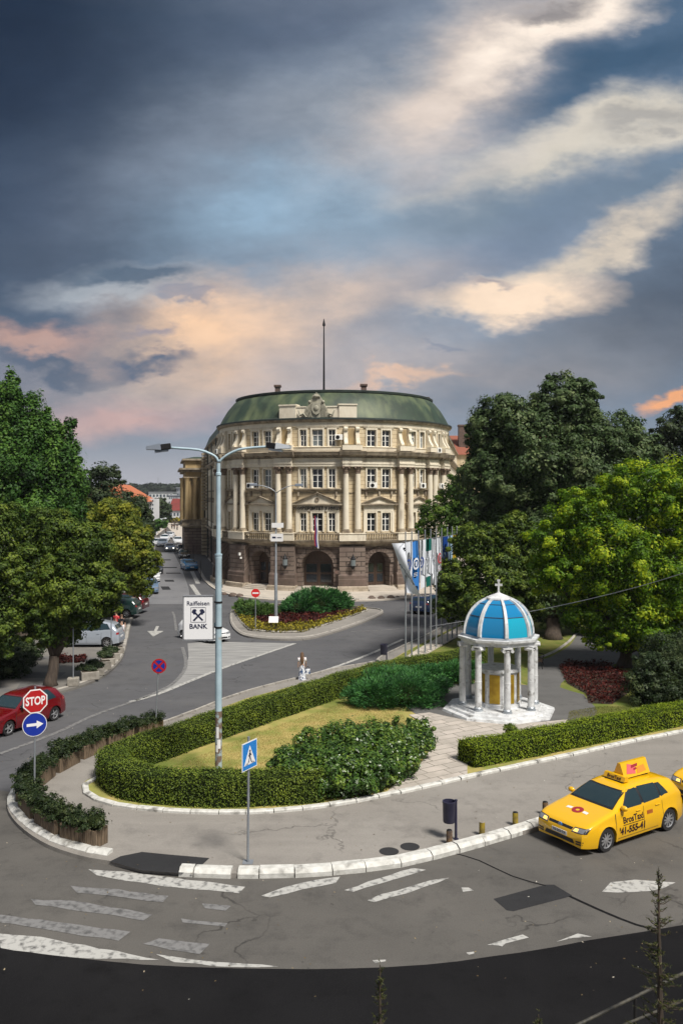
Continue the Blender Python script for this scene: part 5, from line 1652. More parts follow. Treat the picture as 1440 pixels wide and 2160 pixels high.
# ================================================================ street furniture, shrine, flags, people
M['marble'] = pm('white marble', (0.68, 0.70, 0.71), (0.50, 0.51, 0.52), scale=3.5, rough=0.5, dirt=(0.16, 0.155, 0.14), dscale=4.5, dlo=0.55, dhi=0.76, bump=.1, bscale=8)
M['lampblue'] = pm('pale blue lamp paint', (0.42, 0.55, 0.62), (0.34, 0.46, 0.53), scale=3, rough=.5, dirt=(0.30, 0.25, 0.20), dscale=2.2, dlo=.62, dhi=.7)
M['rust'] = pm('rusty flaking paint', (0.34, 0.42, 0.44), (0.17, 0.12, 0.09), scale=5, rough=.8, lo=.42, hi=.52)
M['lampgrey'] = plain('grey lamp head', (0.20, 0.23, 0.28), .45)
M['lampglass'] = plain('frosted lamp glass', (0.60, 0.65, 0.70), .3)
M['signred'] = plain('sign red', (0.42, 0.012, 0.014), .4)
M['signred2'] = plain('no entry red', (0.60, 0.02, 0.02), .4)
M['signblue'] = plain('sign blue', (0.008, 0.03, 0.30), .4)
M['signblueL'] = plain('crossing sign blue', (0.01, 0.20, 0.60), .4)
M['signwhite'] = plain('sign white', (0.80, 0.80, 0.80), .4)
M['signback'] = plain('sign back', (0.35, 0.36, 0.37), .5, .3)
M['galv'] = pm('galvanised pole', (0.34, 0.37, 0.40), (0.26, 0.28, 0.31), scale=4, rough=.45, metal=.4)
M['navy'] = plain('navy print', (0.015, 0.02, 0.055), .5)
M['panelw'] = plain('white sign box', (0.84, 0.85, 0.87), .35)
M['domeblue'] = plain('blue dome glass', (0.002, 0.19, 0.42), .12, spec=.8, coat=.5)
M['domelit'] = plain('dome glass with painted light', (0.003, 0.34, 0.50), .12, spec=.8, coat=.5)  # same dome glass, stronger light on the right panes put into its colour
M['lead'] = pm('grey metal rib edge', (0.42, 0.46, 0.50), (0.30, 0.33, 0.36), scale=3, rough=.4, metal=.4)
M['gold'] = pm('gilded panel', (0.50, 0.34, 0.04), (0.34, 0.20, 0.02), scale=3, rough=.35, metal=.5, bump=.6, bscale=9)
M['plwood'] = pm('weathered planter wood', (0.20, 0.145, 0.095), (0.10, 0.075, 0.05), scale=3, rough=.85, stretch=(6, 6, 1), bump=.4)
M['binblue'] = pm('dark blue litter bin', (0.022, 0.022, 0.05), (0.03, 0.03, 0.06), scale=4, rough=.4)
M['skin'] = plain('skin', (0.50, 0.31, 0.22), .6)
M['hair'] = pm('long brown hair', (0.15, 0.085, 0.045), (0.09, 0.05, 0.028), scale=12, rough=.5, stretch=(3, 3, .5))
M['tee'] = plain('white cloth', (0.74, 0.70, 0.72), .8, spec=.1)
M['floral'] = pm('blue flowered white cloth', (0.66, 0.68, 0.72), (0.06, 0.10, 0.20), scale=9, rough=.85, lo=.50, hi=.56, spec=.1)
M['darkcloth'] = plain('dark cloth', (0.02, 0.02, 0.025), .85, spec=.1)
M['redcloth'] = plain('coral red cloth', (0.55, 0.06, 0.07), .8, spec=.1)
M['conc'] = pm('old concrete', (0.34, 0.32, 0.28), (0.22, 0.20, 0.17), scale=4, rough=.9, bump=.4)


def fz(loc, ang=0.0):
    """frame at loc: x right, y away, z up, turned by ang degrees (right side away)"""
    return Matrix.Translation(loc) @ Matrix.Rotation(R(ang), 4, 'Z')


# ---- shrine / drinking fountain
sc_ = G(1051, 1485, .44); sc_.z = .16
sh = empty('shrine', tuple(sc_), 0, 'white marble column shrine with a blue glass ribbed dome and a cross', 'shrine')
VA = [R(-42.5 + 45 * k) for k in range(8)]
octv = lambda r, z, a=0.0: [(sc_.x + r * math.sin(t + a), sc_.y - r * math.cos(t + a), z) for t in VA]


def octprism(r0, z0, r1, z1, name, mat, parent=sh, a=0.0, extra=None):
    mb = MB()
    lv = [(r0, z0)] + (extra or []) + [(r1, z1)]
    vs = []
    for r, z in lv: vs += octv(r, z, a)
    n = len(lv)
    mb.add(vs, [(k * 8 + i, k * 8 + (i + 1) % 8, (k + 1) * 8 + (i + 1) % 8, (k + 1) * 8 + i) for k in range(n - 1) for i in range(8)] + [tuple(range(8))[::-1], tuple((n - 1) * 8 + i for i in range(8))])
    return mb.build(name, mat, parent)


octprism(2.66, .16, 2.62, .262, 'step', M['marble'])
octprism(2.34, .262, 2.30, .354, 'step', M['marble'])
octprism(2.04, .354, 2.0, .446, 'step', M['marble'])
zb_ = .446; zt_ = zb_ + 2.92
for t in VA:
    x, y = sc_.x + 1.70 * math.sin(t), sc_.y - 1.70 * math.cos(t)
    c = MB(); c.lathe([(.155, zb_ + .16), (.152, zb_ + 1.3), (.159, zb_ + 1.31), (.159, zb_ + 1.335), (.15, zb_ + 1.345), (.142, zt_ - .2)], 18, x, y)
    c_o = c.build('column', M['marble'], sh, smooth=30)
    c = MB(); c.lathe([(.22, zb_), (.22, zb_ + .05), (.18, zb_ + .07), (.20, zb_ + .12), (.16, zb_ + .17)], 14, x, y); c.build('base', M['lead'], c_o, smooth=30)
    c = MB(Matrix.Translation((x, y, 0)) @ Matrix.Rotation(t, 4, 'Z'))
    c.lathe([(.14, zt_ - .22), (.17, zt_ - .16), (.16, zt_ - .12)], 14); c.box(-.22, .22, -.2, .2, zt_ - .06, zt_)
    for s_ in (-1, 1): c.tube([(s_ * .19, -.2, zt_ - .13), (s_ * .19, .2, zt_ - .13)], .075, 10)
    c.build('capital', M['marble'], c_o, smooth=30)
octprism(1.78, zt_, 1.93, zt_ + .30, 'entablature', M['marble'], extra=[(1.78, zt_ + .12), (1.92, zt_ + .2)])
octprism(1.70, zt_ + .30, 1.66, zt_ + .38, 'dome_ring', M['lead'])
zd = zt_ + .38; HD = 1.72; RD = 1.60


def dprof(s_): return RD * math.cos(s_ * math.pi / 2) ** .92, zd + HD * math.sin(s_ * math.pi / 2)


NS = 14; SM = .83
for k in range(8):
    a, b = VA[k], VA[(k + 1) % 8]
    for (s0, s1) in ((0, .34), (.355, .62), (.635, SM)):
        mb = MB(); vs = []; n = 6
        for i in range(n + 1):
            r, z = dprof(s0 + (s1 - s0) * i / n)
            for t in (a, b): vs.append((sc_.x + r * math.sin(t), sc_.y - r * math.cos(t), z))
        mb.add(vs, [(2 * i, 2 * i + 1, 2 * i + 3, 2 * i + 2) for i in range(n)])
        mb.build('dome_pane', M['domelit'] if k in (1, 2) and s0 == 0 else M['domeblue'], sh, smooth=True)
    mb = MB()
    for s0 in (.347, .627):
        r, z = dprof(s0); mb.tube([(sc_.x + r * math.sin(a), sc_.y - r * math.cos(a), z), (sc_.x + r * math.sin(b), sc_.y - r * math.cos(b), z)], .022, 6)
    mb.build('dome_bar', M['navy'], sh)
    rib = MB(); vs = []
    for i in range(NS + 1):
        r, z = dprof(SM * 1.02 * i / NS)
        w = .095 - .03 * i / NS
        ex = (math.cos(a), math.sin(a))
        for (dw, dr) in ((-w, -.02), (-w * .8, .07), (w * .8, .07), (w, -.02)):
            vs.append((sc_.x + (r + dr) * math.sin(a) + ex[0] * dw, sc_.y - (r + dr) * math.cos(a) + ex[1] * dw, z + dr * .5))
    rib.add(vs, [(4 * i + j, 4 * i + 4 + j, 4 * i + 5 + j, 4 * i + 1 + j) for i in range(NS) for j in range(3)] + [(0, 1, 2, 3), tuple(4 * NS + j for j in range(4))])
    rib.build('dome_rib', M['marble'], sh)
r, z = dprof(SM)
cp = MB(); cp.lathe([(r + .14, z - .04), (r + .12, z + .03), (r * .75, z + .13), (.08, z + .24), (.05, z + .3)], 16, sc_.x, sc_.y); cp.build('dome_cap', M['marble'], sh, smooth=30)
cx_ = MB(fz((sc_.x, sc_.y, z + .28), -8)); cx_.box(-.045, .045, -.03, .03, 0, .56); cx_.box(-.17, .17, -.028, .028, .28, .38); cx_.box(-.07, .07, -.034, .034, .5, .58); cx_.build('cross', M['marble'], sh)
octprism(1.08, zb_, 1.06, zb_ + .16, 'altar_base', M['marble'], a=R(-2))
octprism(.97, zb_ + .16, .97, zb_ + 1.62, 'altar_block', M['marble'], a=R(-2))
octprism(1.05, zb_ + 1.62, 1.03, zb_ + 1.74, 'altar_top', M['marble'], a=R(-2))
for k in range(8):
    t = VA[k] + R(22.5 - 2); r_ = .97 * math.cos(R(22.5))
    m_ = fz((sc_.x + r_ * math.sin(t), sc_.y - r_ * math.cos(t), zb_ + .2), math.degrees(t))
    g = MB(m_); g.box(-.24, .24, -.03, .0, .0, 1.32, .01); g.build('gilded_panel', M['gold'], sh)
octprism(1.70, zt_ + .001, 1.70, zt_ + .02, 'ceiling_ring', M['lead'])

# ---- tall double-arm street lamp
lb = G(461, 1638, .15); Yl = lb.y
lamp = empty('street_lamp', tuple(lb), 0, 'tall pale blue double-arm street lamp standing in the hedged lawn', 'street lamp')
c = MB(); c.lathe([(.125, .15), (.12, 3.2)], 16, lb.x, lb.y)
c.lathe([(.119, 3.2), (.115, 7.9), (.125, 7.95), (.125, 8.02), (.085, 8.05), (.08, 10.9), (.10, 10.92), (.10, 11.0), (.07, 11.02), (.068, 11.35)], 16, lb.x, lb.y)
c.build('pole', M['lampblue'], lamp, smooth=30)
c = MB(); c.lathe([(.14, .14), (.127, .3), (.123, 1.9), (.1235, 2.5)], 16, lb.x, lb.y); c.build('rusty_sleeve', M['rust'], lamp, smooth=30)
arm1 = [P(461, 975, Yl), P(457, 966, Yl), P(446, 958, Yl), P(420, 949, Yl), P(385, 946, Yl), P(356, 944, Yl)]
arm2 = [P(463, 975, Yl), P(468, 968, Yl), P(482, 958, Yl), P(505, 948, Yl), P(535, 944, Yl), P(568, 942, Yl)]
for pts, s_ in ((arm1, -1), (arm2, 1)):
    c = MB(); c.tube(catmull(pts, .25), .045, 10); c.build('arm', M['lampblue'], lamp, smooth=True)
    e = pts[-1]
    m_ = Matrix.Translation(e) @ Matrix.Rotation(R(8 * s_), 4, 'Y') @ Matrix.Rotation(R(-s_ * 14), 4, 'Z') @ Matrix.Scale(s_, 4, (1, 0, 0))
    c = MB(m_); c.box(-.08, .28, -.16, .16, -.06, .14, .02)
    hd = c.build('lamp_head', M['blackm'], lamp)
    c = MB(m_); vs = [(.28, -.17, -.06), (.28, .17, -.06), (.28, .17, .17), (.28, -.17, .17), (.78, -.13, .02), (.78, .13, .02), (.78, .13, .13), (.78, -.13, .13)]
    c.add(vs, [(0, 1, 2, 3), (4, 7, 6, 5), (0, 4, 5, 1), (1, 5, 6, 2), (2, 6, 7, 3), (3, 7, 4, 0)]); c.box(.02, .5, -.1, .1, -.13, -.05)
    c.build('lamp_housing', M['lampglass'] if s_ > 0 else M['lampgrey'], hd)
for y_ in (1270, 1323, 1170):
    z_ = P(0, y_, Yl).z; c = MB(); c.lathe([(.135, z_ - .03), (.135, z_ + .03)], 14, lb.x, lb.y); c.build('clamp', M['blackm'] if y_ > 1200 else M['lampblue'], lamp)
po = MB(fz((lb.x, lb.y, 0), 0))
for a0, z0, z1, w in ((-100, 1.55, 1.95, .8), (-75, 1.18, 1.5, 1.0), (-110, 1.05, 1.3, .7)):
    vs = []
    for i in range(6):
        a = R(a0) + w * i / 5 - w / 2
        for z in (z0, z1): vs.append((.129 * math.cos(a), .129 * math.sin(a), z))
    po.add(vs, [(2 * i, 2 * i + 2, 2 * i + 3, 2 * i + 1) for i in range(5)])
tag(po.build('poster', M['signwhite'], None), 'torn white paper notices wrapped round the foot of the blue lamp post', 'poster')
# bank sign box hung from the pole
sb_ = P(419, 1303, Yl - .05)
bx = empty('advertising_sign', tuple(sb_), 0, 'white Raiffeisen BANK box sign hung on the blue lamp post', 'sign')
m_ = fz((sb_.x, sb_.y, sb_.z), 3)
c = MB(m_); c.box(-.52, .52, -.11, .11, -.77, .77, .02); c.build('sign_box', M['panelw'], bx)
c = MB(m_); c.box(-.545, .545, -.125, .125, .77, .80); c.box(-.545, .545, -.125, .125, -.80, -.77); c.box(-.545, -.52, -.12, .12, -.77, .77); c.box(.52, .545, -.12, .12, -.77, .77); c.build('sign_frame', M['greym'], bx)
c = MB(m_)
for z_ in (.56, -.34): c.box(.545, .62, -.03, .03, z_ - .02, z_ + .02)
c.build('bracket', M['blackm'], bx)
text_mesh('lettering', 'Raiffeisen', .215, m_ @ Matrix.Translation((0, -.113, .52)), M['navy'], bx, .002, bold=.003)
text_mesh('lettering', 'BANK', .235, m_ @ Matrix.Translation((0, -.113, -.30)), M['navy'], bx, .002, bold=.006)
lg = MB(m_)
fr_ = .26
zc = .12
for a, b in (((-fr_, zc - fr_), (fr_, zc - fr_)), ((fr_, zc - fr_), (fr_, zc + fr_)), ((fr_, zc + fr_), (-fr_, zc + fr_)), ((-fr_, zc + fr_), (-fr_, zc - fr_))):
    lg.tube([(a[0], -.113, a[1]), (b[0], -.113, b[1])], .007, 4)
for s_ in (-1, 1):
    pts = [(s_ * -.19, -.19), (s_ * -.13, -.22), (s_ * .10, .02), (s_ * .15, .0), (s_ * .19, .06), (s_ * .23, .08), (s_ * .225, .13), (s_ * .17, .20), (s_ * .09, .20), (s_ * .05, .15), (s_ * .09, .10), (s_ * .02, .02)]
    lg.face_xz([(x, zc + z) for x, z in pts], -.116 - .003 * s_, -.109)
lg.build('emblem', M['navy'], bx)


# ---- road signs
def poly_disc(n, r, a0=0.0):
    return [(r * math.cos(a0 + 2 * math.pi * i / n), r * math.sin(a0 + 2 * math.pi * i / n)) for i in range(n)]


def post(e, base, top, r=.03, mat=None):
    c = MB(); c.tube([base, top], r, 10); return c.build('pole', mat or M['galv'], e, smooth=40)


b = G(73, 1697, .12)
e = empty('road_sign', tuple(b), 0, 'red octagonal STOP sign above a round blue arrow sign on one pole', 'road sign')
post(e, b, b + Vector((.03, 0, 3.85)))
m_ = fz((b.x + .05, b.y - .05, 3.50), 34)
c = MB(m_); c.face_xz(poly_disc(8, .415, R(22.5)), -.004, .012); s1 = c.build('stop_plate', M['signwhite'], e)
c = MB(m_); c.face_xz(poly_disc(8, .375, R(22.5)), -.008, -.003); c.build('red_field', M['signred'], s1)
text_mesh('lettering', 'STOP', .30, m_ @ Matrix.Translation((0, -.010, 0)) @ Matrix.Diagonal((.86, 1, 1, 1)), M['signwhite'], s1, .002, bold=.008, squash=1.25)
m_ = fz((b.x + .03, b.y - .05, 2.74), 30)
c = MB(m_); c.face_xz(poly_disc(40, .385), -.004, .012); s1 = c.build('direction_plate', M['signwhite'], e)
c = MB(m_); c.face_xz(poly_disc(40, .365), -.008, -.003); c.build('blue_field', M['signblue'], s1)
c = MB(m_); c.face_xz([(-.25, -.045), (.06, -.045), (.06, -.13), (.27, 0), (.06, .13), (.06, .045), (-.25, .045)], -.011, -.007); c.build('arrow', M['signwhite'], s1)

b = G(328, 1548, .12)
e = empty('road_sign', tuple(b), 0, 'round blue no-stopping sign with a red cross on a thin leaning pole', 'road sign')
top = P(335, 1392, b.y); post(e, b, top, .03)
cc = P(335.5, 1405, b.y - .05); m_ = fz(tuple(cc), 8)
c = MB(m_); c.face_xz(poly_disc(36, .31), -.004, .01); s1 = c.build('plate', M['signred'], e)
c = MB(m_); c.face_xz(poly_disc(36, .245), -.008, -.003); c.build('blue_field', M['signblue'], s1)
c = MB(m_)
for s_ in (-1, 1):
    d = .19; w = .028; c.face_xz([(-d - w * s_, -d * s_ + w), (-d + w * s_, -d * s_ - w), (d + w * s_, d * s_ - w), (d - w * s_, d * s_ + w)], -.012 - .002 * s_, -.007)
c.build('cross_bars', M['signred'], s1)

b = G(539, 1332, .12)
e = empty('road_sign', tuple(b), 0, 'round red no-entry sign with a white bar on the traffic island', 'road sign')
cc = P(539, 1251, b.y - .06); post(e, b, Vector((b.x, b.y, cc.z + .3)), .03)
m_ = fz(tuple(cc), 4)
c = MB(m_); c.face_xz(poly_disc(36, .32), -.004, .01); s1 = c.build('plate', M['signred2'], e)
c = MB(m_); c.box(-.23, .23, -.010, -.003, -.055, .055); c.build('white_bar', M['signwhite'], s1)

b = G(523, 1819, .12)
e = empty('road_sign', tuple(b), 0, 'square blue pedestrian crossing sign on a grey pole at the kerb', 'road sign')
post(e, b, b + Vector((.02, 0, 3.45)), .035)
c = MB(); c.box(b.x - .14, b.x + .14, b.y - .14, b.y + .14, .12, .14); c.build('foot_plate', M['galv'], e)
m_ = fz((b.x + .05, b.y - .05, 3.08), 62)
c = MB(m_); c.box(-.36, .36, -.004, .012, -.38, .38); s1 = c.build('plate', M['signwhite'], e)
c = MB(m_); c.box(-.335, .335, -.008, -.003, -.355, .355); c.build('blue_field', M['signblueL'], s1)
c = MB(m_); c.face_xz([(-.27, -.24), (.27, -.24), (0, .27)], -.012, -.007); s2 = c.build('white_triangle', M['signwhite'], s1)
c = MB(m_)      # walking figure and stripes
c.face_xz(poly_disc(10, .032) and [(x + .005, z + .12) for x, z in poly_disc(10, .035)], -.016, -.011)
c.face_xz([(-.035, .08), (.03, .08), (.025, -.06), (-.03, -.06)], -.016, -.011)
c.face_xz([(-.03, -.05), (.0, -.05), (-.05, -.19), (-.09, -.19)], -.016, -.011); c.face_xz([(.0, -.05), (.03, -.05), (.09, -.19), (.05, -.19)], -.016, -.011)
c.face_xz([(-.03, .07), (-.08, -.02), (-.06, -.03), (-.02, .03)], -.016, -.011); c.face_xz([(.03, .07), (.08, -.01), (.06, -.02), (.02, .03)], -.016, -.011)
for x in (-.19, -.12, .12, .19): c.face_xz([(x - .014, -.235), (x + .014, -.235), (x * .8 + .012, -.19), (x * .8 - .012, -.19)], -.016, -.011)
c.build('walking_figure', M['navy'], s2)

# small post on the left pavement, each in a concrete block
for (px, py, ty, lab) in ((155, 1446, 1262, 'bare grey post standing in a concrete block beside the thick-trunked tree'), (235, 1378, 1302, 'thin grey post behind the silver car on the left pavement')):
    b = G(px, py, .12)
    e = empty('sign_post', tuple(b), 0, lab, 'post'); post(e, b, Vector((b.x, b.y, P(0, ty, b.y).z)), .03)
    c = MB(fz(tuple(b), 12)); c.box(-.3, .3, -.25, .25, 0, .42, .03); c.build('concrete_block', M['conc'], e)

# ---- small double lamp on the island, with two boards
b = G(582, 1312, .15)
l2 = empty('street_lamp', tuple(b), 0, 'thin distant double-arm street lamp on the traffic island carrying white boards', 'street lamp')
zf = P(0, 1040, b.y).z
c = MB(); c.lathe([(.14, .15), (.12, 4), (.075, 4.1), (.06, zf)], 12, b.x, b.y); c.build('pole', M['galv'], l2, smooth=30)
for s_, pts in ((-1, [(583, 1040), (572, 1031), (555, 1025), (540, 1023)]), (1, [(583, 1040), (596, 1031), (612, 1025), (625, 1024)])):
    c = MB(); c.tube(catmull([P(x, y, b.y) for x, y in pts], .4), .035, 8); c.build('arm', M['galv'], l2, smooth=True)
    q = P(pts[-1][0], pts[-1][1], b.y); c = MB(); c.box(q.x - .1, q.x + s_ * .55 if s_ > 0 else q.x + .1, q.y - .14, q.y + .14, q.z - .08, q.z + .14, .03) if s_ > 0 else c.box(q.x - .5, q.x + .1, q.y - .14, q.y + .14, q.z - .08, q.z + .14, .03)
    c.build('lamp_head', M['lampgrey'], l2)
for (x0, x1, y0, y1) in ((573, 598, 1103, 1113), (571, 597, 1126, 1142)):
    p0, p1 = P(x0, y1, b.y - .16), P(x1, y0, b.y - .16)
    s_ = empty('direction_board', tuple(p0), 0, 'upper thin white direction board on the distant lamp' if y0 < 1110 else 'lower white direction board with dark symbols on the distant lamp', 'sign')
    c = MB(); c.box(p0.x, p1.x, p0.y, p0.y + .04, p0.z, p1.z); c.build('panel', M['signwhite'], s_)
    if y0 > 1110:
        c = MB(); zc_ = (p0.z + p1.z) / 2
        c.box(p0.x + .12, p0.x + .4, p0.y - .01, p0.y, zc_ - .06, zc_ + .08); c.box(p0.x + .5, p0.x + .85, p0.y - .01, p0.y, zc_ - .04, zc_ + .03); c.build('symbol', M['navy'], s_)

# ---- litter bins, bollards
def bin_(px, py, lab, first=None):
    b = G(px, py, .12)
    if first: return copy_tree(first, b, 0, lab)
    e = empty('litter_bin', tuple(b), 0, lab, 'litter bin')
    c = MB(); c.lathe([(.04, .0), (.036, 1.12), (.045, 1.12), (.045, 1.16), (0, 1.16)], 10); c.lathe([(.08, 0), (.08, .02)], 10); c.build('post', M['binblue'], e, world=False, smooth=30)
    c = MB(); c.lathe([(.165, .50), (.18, .53), (.19, 1.06), (.20, 1.08), (.20, 1.12), (.17, 1.12), (.165, .98), (0.01, .96)], 20, -.2, 0); c.build('bucket', M['binblue'], e, world=False, smooth=30)
    return e


bin0 = bin_(961, 1770, 'dark blue cylindrical litter bin beside the yellow bollards near the taxi')
bin_(815, 1398, 'dark litter bin by the road beside the first flagpole', bin0)
M['ybol'] = pm('worn yellow bollard paint', (0.30, 0.22, 0.02), (0.16, 0.12, 0.03), scale=6, rough=.6, lo=.4, hi=.6)
M['bbol'] = pm('rusty bollard', (0.20, 0.12, 0.05), (0.07, 0.05, 0.04), scale=6, rough=.8, lo=.4, hi=.6)
for px, py, mt, lab in ((947, 1780, M['bbol'], 'rusty brown bollard in front of the litter bin'), (1016, 1762, M['ybol'], 'yellow bollard between the litter bin and the taxi, with a pale top'), (1086, 1741, M['ybol'], 'yellow bollard with a dark top nearest to the taxi'), (1149, 1718, M['bbol'], 'bollard almost hidden behind the front corner of the taxi')):
    b = G(px, py, .12)
    e = empty('bollard', tuple(b), 0, lab, 'bollard', 'bollards along the kerb')
    c = MB(); c.lathe([(.088, 0), (.088, .36), (.08, .40)], 16, b.x, b.y); c.v = [v + Vector((0, 0, .12)) for v in c.v]; c.build('post', mt, e, smooth=30)
    c = MB(); c.lathe([(.082, .52), (.07, .53), (.01, .53)], 16, b.x, b.y); c.build('cap', M['conc'] if px == 1016 else M['blackm'], e)
    c = MB(); c.lathe([(.15, .12), (.13, .135)], 14, b.x, b.y); c.build('footing', M['plaza'], e)

# ---- wooden planters along the western kerb of the island
plant_mat = LM['darker']
KP = catmull(gp([(226, 1786), (165, 1772), (122, 1755), (88, 1733), (64, 1710), (56, 1690), (66, 1668), (98, 1640), (146, 1612), (204, 1584), (272, 1561), (340, 1540)], .12), .1)
acc = [0.]
for a_, b_ in zip(KP, KP[1:]): acc.append(acc[-1] + (b_ - a_).length)
pw_lab = ['wooden planter box at the right end of the row, by the dropped kerb', 'second wooden planter box from the dropped kerb', 'third wooden planter box from the dropped kerb', 'wooden planter box just right of the STOP sign pole foot', 'wooden planter box behind the STOP sign pole foot', 'wooden planter box at the western bend of the kerb', 'wooden planter box beyond the western bend, first of the back row', 'wooden planter box in the back row, second from the bend', 'wooden planter box in the back row, third from the bend', 'wooden planter box close to the hedge corner', 'wooden planter box behind the hedge, near the no-stopping sign', 'wooden planter box farthest back, beside the no-stopping sign', 'last wooden planter box behind the hedge']
pl0 = None; k = 0; s_ = .75


def at_len(s_):
    i = min(int(np.searchsorted(acc, s_)), len(KP) - 1); return KP[i], (KP[min(i + 1, len(KP) - 1)] - KP[max(i - 1, 0)]).normalized()


def planter_proto():
    e = empty('wooden_planter', (0, 0, 0), 0, pw_lab[0], 'planter', 'wooden planters along the kerb')
    for y_ in (-.26, .26):
        for i in range(9):
            c = MB(); x = -.6 + i * .15; h_ = .50 + .03 * math.sin(i * 2.1 + y_)
            c.box(x - .067, x + .067, y_ - .02, y_ + .02, .0, h_, .006); c.build('board', M['plwood'], e, world=False)
    for x_ in (-.66, .66):
        for i in range(4):
            c = MB(); y = -.21 + i * .14; c.box(x_ - .02, x_ + .02, y - .06, y + .06, 0, .51, .006); c.build('board', M['plwood'], e, world=False)
    c = MB(); c.box(-.64, .64, -.24, .24, .02, .44); c.build('soil', M['soil'], e, world=False)
    return e


while s_ < acc[-1] - .5 and k < 13:
    p, t = at_len(s_)
    rz = math.atan2(t.y, t.x)
    if pl0 is None:
        pl0 = planter_proto(); pl0.location = p; pl0.rotation_euler = (0, 0, rz)
    else: copy_tree(pl0, p, rz, pw_lab[k])
    cx, cy = p.x, p.y
    d = Vector((math.cos(rz), math.sin(rz), 0)); kk = random.Random(k)
    nb = kk.choice([3, 4])
    bl_ = [((cx + d.x * q, cy + d.y * q, .12 + .45 + kk.uniform(.05, .25)), (.46, .46, kk.uniform(.26, .44))) for q in np.linspace(-.45, .45, nb)]
    shrub('planter_shrub', pw_lab[k].replace('wooden planter box', 'dark shrub in the planter'), (cx, cy, .6), bl_, plant_mat, 55, 60, .075, group='shrubs in the wooden planters', cr=(.25, .45))
    s_ += 1.62; k += 1

# concrete planters with shrubs along the left pavement
for i, (px, py, w, h, bush) in enumerate([(190, 1433, .95, .45, 1), (206, 1424, .7, .4, 1), (221, 1412, .7, .5, 0), (228, 1402, .8, .4, 1), (240, 1392, .7, .45, 1), (249, 1378, .7, .4, 0)]):
    b = G(px, py, .12)
    lab = ['largest concrete planter, nearest to the thick-trunked tree', 'low concrete planter second from the tree, under the dark shrub', 'tall empty concrete planter at the bend of the left kerb', 'concrete planter fourth along the left kerb', 'concrete planter in front of the thin post', 'farthest small concrete planter on the left kerb'][i]
    e = empty('concrete_planter', tuple(b), 0, lab, 'planter', 'concrete planters on the left kerb')
    c = MB(fz(tuple(b), 25)); c.box(-w / 2, w / 2, -.28, .28, 0, h, .03); c.build('box', M['conc'], e)
    c = MB(fz(tuple(b), 25)); c.box(-w / 2 + .06, w / 2 - .06, -.22, .22, h, h + .015); c.build('soil', M['soil'], e)
    if bush:
        o_ = Vector((-.3, .4, 0))
        shrub('planter_shrub', ['dark shrub over the largest concrete planter', 'dark shrub over the second concrete planter', '', 'dark shrub over the fourth concrete planter', 'dark shrub by the thin post over a concrete planter', ''][i], (b.x, b.y, .12 + h), [((b.x + o_.x, b.y + o_.y, .6), (.5, .42, .28)), ((b.x + o_.x * .2, b.y + .15, .6), (.34, .28, .2))], LM['dark'], 60, 60, .1, group='shrubs in the concrete planters', cr=(.25, .45))

# ---- flagpoles with banners
FP = [(855, 1397), (868, 1391), (882, 1385), (896, 1377), (908, 1371), (919.5, 1365), (931, 1358), (943, 1352), (953, 1346), (963, 1340)]
fc = {k_: plain('banner ' + k_, v, .75, spec=.15) for k_, v in dict(white=(.76, .80, .88), blue=(.05, .22, .62), green=(.01, .13, .11), grey=(.34, .37, .42), navy=(.012, .06, .28), light=(.34, .50, .66), yellow=(.60, .42, .03), emblem=(.06, .10, .30), red=(.5, .10, .12)).items()}
ban = [('white', None, 'white twisted banner blown sideways on the first flagpole'), ('white', 'emblem', 'white banner with a blue emblem on the second flagpole'), ('blue', 'white', 'blue banner with a white emblem on the third flagpole'), ('white', 'emblem', 'white banner with a blue emblem on the fourth flagpole'), ('gwg', 'grey', 'green banner with a white middle on the fifth flagpole'), ('white', 'grey', 'white banner with a grey emblem on the sixth flagpole'), ('white', 'red', 'white banner with a faint red mark on the seventh flagpole'), ('navy', 'light', 'dark blue banner with a pale emblem on the eighth flagpole'), ('light', None, 'plain pale blue banner on the ninth flagpole'), ('yellow', None, 'yellow banner on the last flagpole, partly behind the tree')]
a0, a9 = G(*FP[0], .2), G(*FP[9], .2)
rowd = (a0 - a9).normalized()
ordn = ['first', 'second', 'third', 'fourth', 'fifth', 'sixth', 'seventh', 'eighth', 'ninth', 'tenth']
